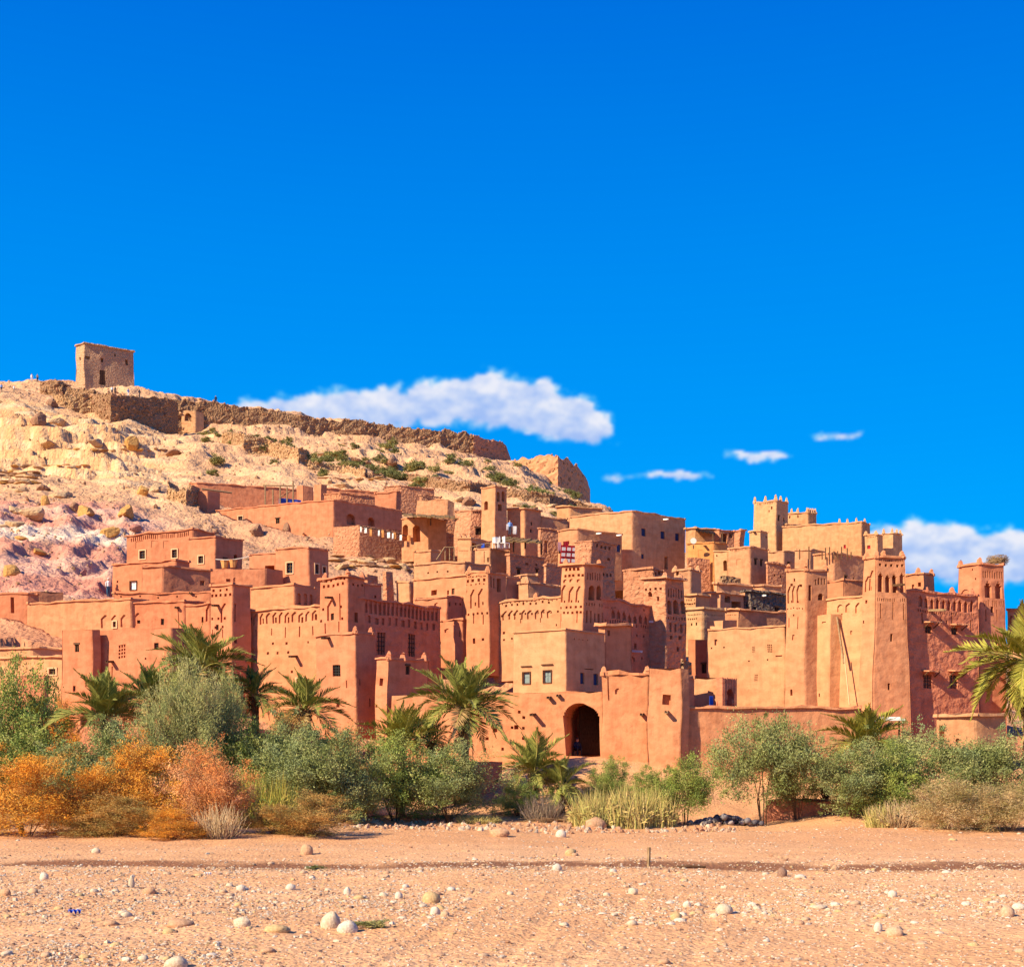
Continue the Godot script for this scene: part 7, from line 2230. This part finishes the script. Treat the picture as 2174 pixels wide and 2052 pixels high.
# ---------------------------------------------------------------- people
func body(pose: String, cell: float) -> ArrayMesh:
	# one continuous figure: smooth union of tapered limbs, meshed as surface nets; colours by part of clothing
	var J := {}
	var bones := []
	if pose == "sit":
		bones = [[Vector3(0, 0.55, 0), 0.15, Vector3(0, 0.88, 0.02), 0.17], [Vector3(0, 0.88, 0.02), 0.16, Vector3(0, 1.0, 0.03), 0.07], [Vector3(0, 1.0, 0.03), 0.055, Vector3(0, 1.1, 0.05), 0.06], [Vector3(0, 1.16, 0.05), 0.105, Vector3(0, 1.22, 0.04), 0.10],
			[Vector3(-0.1, 0.52, 0.0), 0.10, Vector3(-0.14, 0.55, 0.42), 0.075], [Vector3(-0.14, 0.55, 0.42), 0.07, Vector3(-0.13, 0.10, 0.46), 0.045], [Vector3(-0.13, 0.06, 0.44), 0.045, Vector3(-0.13, 0.04, 0.62), 0.035],
			[Vector3(0.1, 0.52, 0.0), 0.10, Vector3(0.14, 0.55, 0.42), 0.075], [Vector3(0.14, 0.55, 0.42), 0.07, Vector3(0.13, 0.10, 0.46), 0.045], [Vector3(0.13, 0.06, 0.44), 0.045, Vector3(0.13, 0.04, 0.62), 0.035],
			[Vector3(-0.19, 0.92, 0.02), 0.06, Vector3(-0.24, 0.68, 0.10), 0.045], [Vector3(-0.24, 0.68, 0.10), 0.042, Vector3(-0.12, 0.62, 0.32), 0.032], [Vector3(0.19, 0.92, 0.02), 0.06, Vector3(0.24, 0.68, 0.10), 0.045], [Vector3(0.24, 0.68, 0.10), 0.042, Vector3(0.12, 0.62, 0.32), 0.032]]
	else:
		var st := 0.16 if pose == "walk" else 0.02
		bones = [[Vector3(0, 0.95, 0), 0.15, Vector3(0, 1.32, 0), 0.17], [Vector3(0, 1.32, 0), 0.16, Vector3(0, 1.44, 0), 0.07], [Vector3(0, 1.44, 0), 0.055, Vector3(0, 1.54, 0.01), 0.058], [Vector3(0, 1.60, 0.015), 0.105, Vector3(0, 1.66, 0.005), 0.10], [Vector3(0, 1.59, 0.10), 0.022, Vector3(0, 1.575, 0.125), 0.018],
			[Vector3(-0.09, 0.92, 0), 0.105, Vector3(-0.10, 0.50, st), 0.07], [Vector3(-0.10, 0.50, st), 0.068, Vector3(-0.10, 0.10, st * 0.6), 0.045], [Vector3(-0.10, 0.05, st * 0.6 - 0.03), 0.045, Vector3(-0.11, 0.035, st * 0.6 + 0.16), 0.035],
			[Vector3(0.09, 0.92, 0), 0.105, Vector3(0.10, 0.50, -st * 0.6), 0.07], [Vector3(0.10, 0.50, -st * 0.6), 0.068, Vector3(0.10, 0.10, -st * 1.6), 0.045], [Vector3(0.10, 0.05, -st * 1.6 - 0.03), 0.045, Vector3(0.11, 0.035, -st * 1.6 + 0.16), 0.035],
			[Vector3(-0.20, 1.37, 0), 0.062, Vector3(-0.26, 1.09, -st), 0.046], [Vector3(-0.26, 1.09, -st), 0.042, Vector3(-0.25, 0.86, st * 0.4 + 0.04), 0.03], [Vector3(-0.25, 0.84, st * 0.4 + 0.05), 0.03, Vector3(-0.25, 0.74, st * 0.4 + 0.08), 0.022],
			[Vector3(0.20, 1.37, 0), 0.062, Vector3(0.26, 1.09, st * 0.6), 0.046], [Vector3(0.26, 1.09, st * 0.6), 0.042, Vector3(0.25, 0.86, st + 0.06), 0.03], [Vector3(0.25, 0.84, st + 0.07), 0.03, Vector3(0.25, 0.74, st + 0.10), 0.022]]
	var lo := Vector3(-0.42, -0.04, -0.42)
	var n := Vector3i(int(0.84 / cell) + 1, int(1.86 / cell) + 1, int(1.14 / cell) + 1)
	var Fv := PackedFloat32Array()
	Fv.resize(n.x * n.y * n.z)
	Fv.fill(1.0)
	for b in bones:
		var A: Vector3 = b[0]
		var E: Vector3 = b[2]
		var mx := maxf(b[1], b[3]) + cell * 3.0
		var p0 := ((A.min(E) - Vector3.ONE * mx) - lo) / cell
		var p1 := ((A.max(E) + Vector3.ONE * mx) - lo) / cell
		var ab := E - A
		for z in range(maxi(0, int(p0.z)), mini(n.z, int(p1.z) + 1)):
			for y in range(maxi(0, int(p0.y)), mini(n.y, int(p1.y) + 1)):
				for x in range(maxi(0, int(p0.x)), mini(n.x, int(p1.x) + 1)):
					var p := lo + Vector3(x, y, z) * cell
					var t := clampf((p - A).dot(ab) / ab.length_squared(), 0.0, 1.0)
					var dd := (p - A - ab * t).length() - lerpf(b[1], b[3], t)
					var k := (z * n.y + y) * n.x + x
					var h := clampf(0.5 + 0.5 * (Fv[k] - dd) / 0.04, 0.0, 1.0)
					Fv[k] = lerpf(Fv[k], dd, h) - 0.04 * h * (1.0 - h)
	var idx := {}
	var V := PackedVector3Array()
	for z in n.z - 1:
		for y in n.y - 1:
			for x in n.x - 1:
				var s := Vector3.ZERO
				var c := 0
				for e in [[0, 0, 0, 1, 0, 0], [0, 0, 0, 0, 1, 0], [0, 0, 0, 0, 0, 1], [1, 0, 0, 1, 1, 0], [1, 0, 0, 1, 0, 1], [0, 1, 0, 1, 1, 0], [0, 1, 0, 0, 1, 1], [0, 0, 1, 1, 0, 1], [0, 0, 1, 0, 1, 1], [1, 1, 0, 1, 1, 1], [1, 0, 1, 1, 1, 1], [0, 1, 1, 1, 1, 1]]:
					var fa := Fv[((z + e[2]) * n.y + y + e[1]) * n.x + x + e[0]]
					var fb := Fv[((z + e[5]) * n.y + y + e[4]) * n.x + x + e[3]]
					if (fa < 0.0) != (fb < 0.0):
						s += Vector3(x + e[0], y + e[1], z + e[2]).lerp(Vector3(x + e[3], y + e[4], z + e[5]), fa / (fa - fb))
						c += 1
				if c:
					idx[(z * n.y + y) * n.x + x] = V.size()
					V.append(lo + s / c * cell)
	var st2 := SurfaceTool.new()
	st2.begin(Mesh.PRIMITIVE_TRIANGLES)
	st2.set_smooth_group(0)
	var stride := [1, n.x, n.x * n.y]
	for z in range(1, n.z - 1):
		for y in range(1, n.y - 1):
			for x in range(1, n.x - 1):
				var k := (z * n.y + y) * n.x + x
				for ax in 3:
					var fa := Fv[k]
					var fb := Fv[k + stride[ax]]
					if (fa < 0.0) == (fb < 0.0):
						continue
					var u: int = stride[(ax + 1) % 3]
					var w: int = stride[(ax + 2) % 3]
					var q := [V[idx[k]], V[idx[k - u]], V[idx[k - u - w]], V[idx[k - w]]]
					if fa < 0.0:
						q = [q[0], q[3], q[2], q[1]]
					for i in [0, 1, 2, 0, 2, 3]:
						st2.add_vertex(q[i])
	return done(st2)

func painted(base: ArrayMesh, top: Color, legs: Color, hair: Color, waist: float, neck: float) -> ArrayMesh:
	var ar := base.surface_get_arrays(0)
	var v: PackedVector3Array = ar[Mesh.ARRAY_VERTEX]
	var c := PackedColorArray()
	for p in v:
		var col := top
		if p.y > neck:
			col = Color(0.42, 0.24, 0.16)
			if p.y > neck + 0.17 or (p.y > neck + 0.07 and p.z < 0.0):
				col = hair
		elif absf(p.x) > 0.215 and p.y < waist - 0.08:
			col = Color(0.42, 0.24, 0.16)
		elif p.y < 0.07:
			col = Color(0.06, 0.05, 0.05)
		elif p.y < waist:
			col = legs
		c.append(col)
	ar[Mesh.ARRAY_COLOR] = c
	var m := ArrayMesh.new()
	m.add_surface_from_arrays(Mesh.PRIMITIVE_TRIANGLES, ar)
	return m

func build_people() -> void:
	var stand := body("stand", 0.035)
	var walk := body("walk", 0.035)
	var sit := body("sit", 0.035)
	var W := Color(0.75, 0.72, 0.70)
	var B := Color(0.05, 0.06, 0.10)
	var N := Color(0.03, 0.03, 0.04)
	var S := Color(0.16, 0.30, 0.60)
	var K := Color(0.36, 0.28, 0.2)
	# zone, x, feet row, pose, top, legs, hair, turn, label
	var list := [["Z1", 843, 478, "stand", W, B, N, 0.4, "person in a white top beside a dark-clad companion on the bastion edge"], ["Z1", 866, 478, "stand", N, N, N, -0.6, "person in black beside a companion in white on the bastion edge"], ["Z1", 965, 500, "walk", S, W, N, 1.3, "person in light blue walking along the bastion top"], ["Z1", 1050, 505, "walk", B, N, N, 1.2, "dark-clad person walking below the granary's right corner"], ["Z1", 1625, 552, "stand", N, N, N, 0.2, "lone dark figure standing on the long fort wall against the sky"], ["Z1", 237, 388, "stand", W, W, N, 0.3, "person in white on the left skyline"], ["Z1", 103, 478, "walk", W, K, N, -1.0, "person in a white top on the slope left of the granary"], ["Z1", 8, 468, "stand", S, B, N, 0.2, "person in blue at the left frame edge"],
		["Z1", 280, 390, "stand", K, B, N, 0.9, "person in beige near the crumbling tower base"]]
	for q in list:
		zone(q[0])
		var d := 262.0
		var p := on_hill(px(q[1]), py(q[2]), 240.0)
		if q[1] in [843, 866]:
			p = at(q[1], q[2] + 10, 263.5)
		elif q[1] == 1625:
			p = at(q[1], q[2] + 4, 281.0)
		elif q[1] == 965:
			p = at(q[1], q[2] + 4, 265.5)
		elif q[1] == 1050:
			p = at(q[1], q[2] + 4, 267.5)
		var o := put("person", painted(walk if q[3] == "walk" else stand, q[4], q[5], q[6], 0.97, 1.5), M["tinted"], self, Transform3D(Basis(Vector3.UP, q[7]), p - Vector3(0, 0.03, 0)))
		tag(o, q[8], "person", "visitors on the hilltop")
	zone("V3")
	var sp := at(800, 815, 89.0)
	sp.y = EYE + (HZ - py(835)) / F * 86.5
	var seat := st_new()
	box(seat, Vector3(0, 0.21, 0), Vector3(0.45, 0.42, 0.4))
	tag(put("block_seat", done(seat), M["rubble"], self, Transform3D(Basis(), sp)), "low stone block used as a seat in the arched gateway", "seat")
	tag(put("person", painted(sit, Color(0.02, 0.03, 0.07), N, N, 0.6, 1.03), M["tinted"], self, Transform3D(Basis(Vector3.UP, 0.3), sp)), "person in dark blue sitting in the shade of the arched gateway", "person")
	zone("Y1")
	var rp := on_hill(px(950), py(690), 108.0)
	tag(put("person", painted(stand, W, Color(0.05, 0.12, 0.2), W, 0.97, 1.5), M["tinted"], self, Transform3D(Basis(Vector3.UP, 0.8), rp)), "person carrying white cloth behind the long patched rubble wall", "person")
	zone("Z3")
	tag(put("person", painted(stand, S, B, N, 0.97, 1.5), M["tinted"], self, Transform3D(Basis(Vector3.UP, 0.1), at(1003, 1262, 153.5))), "person in blue at the foot of the slender upper tower", "person")
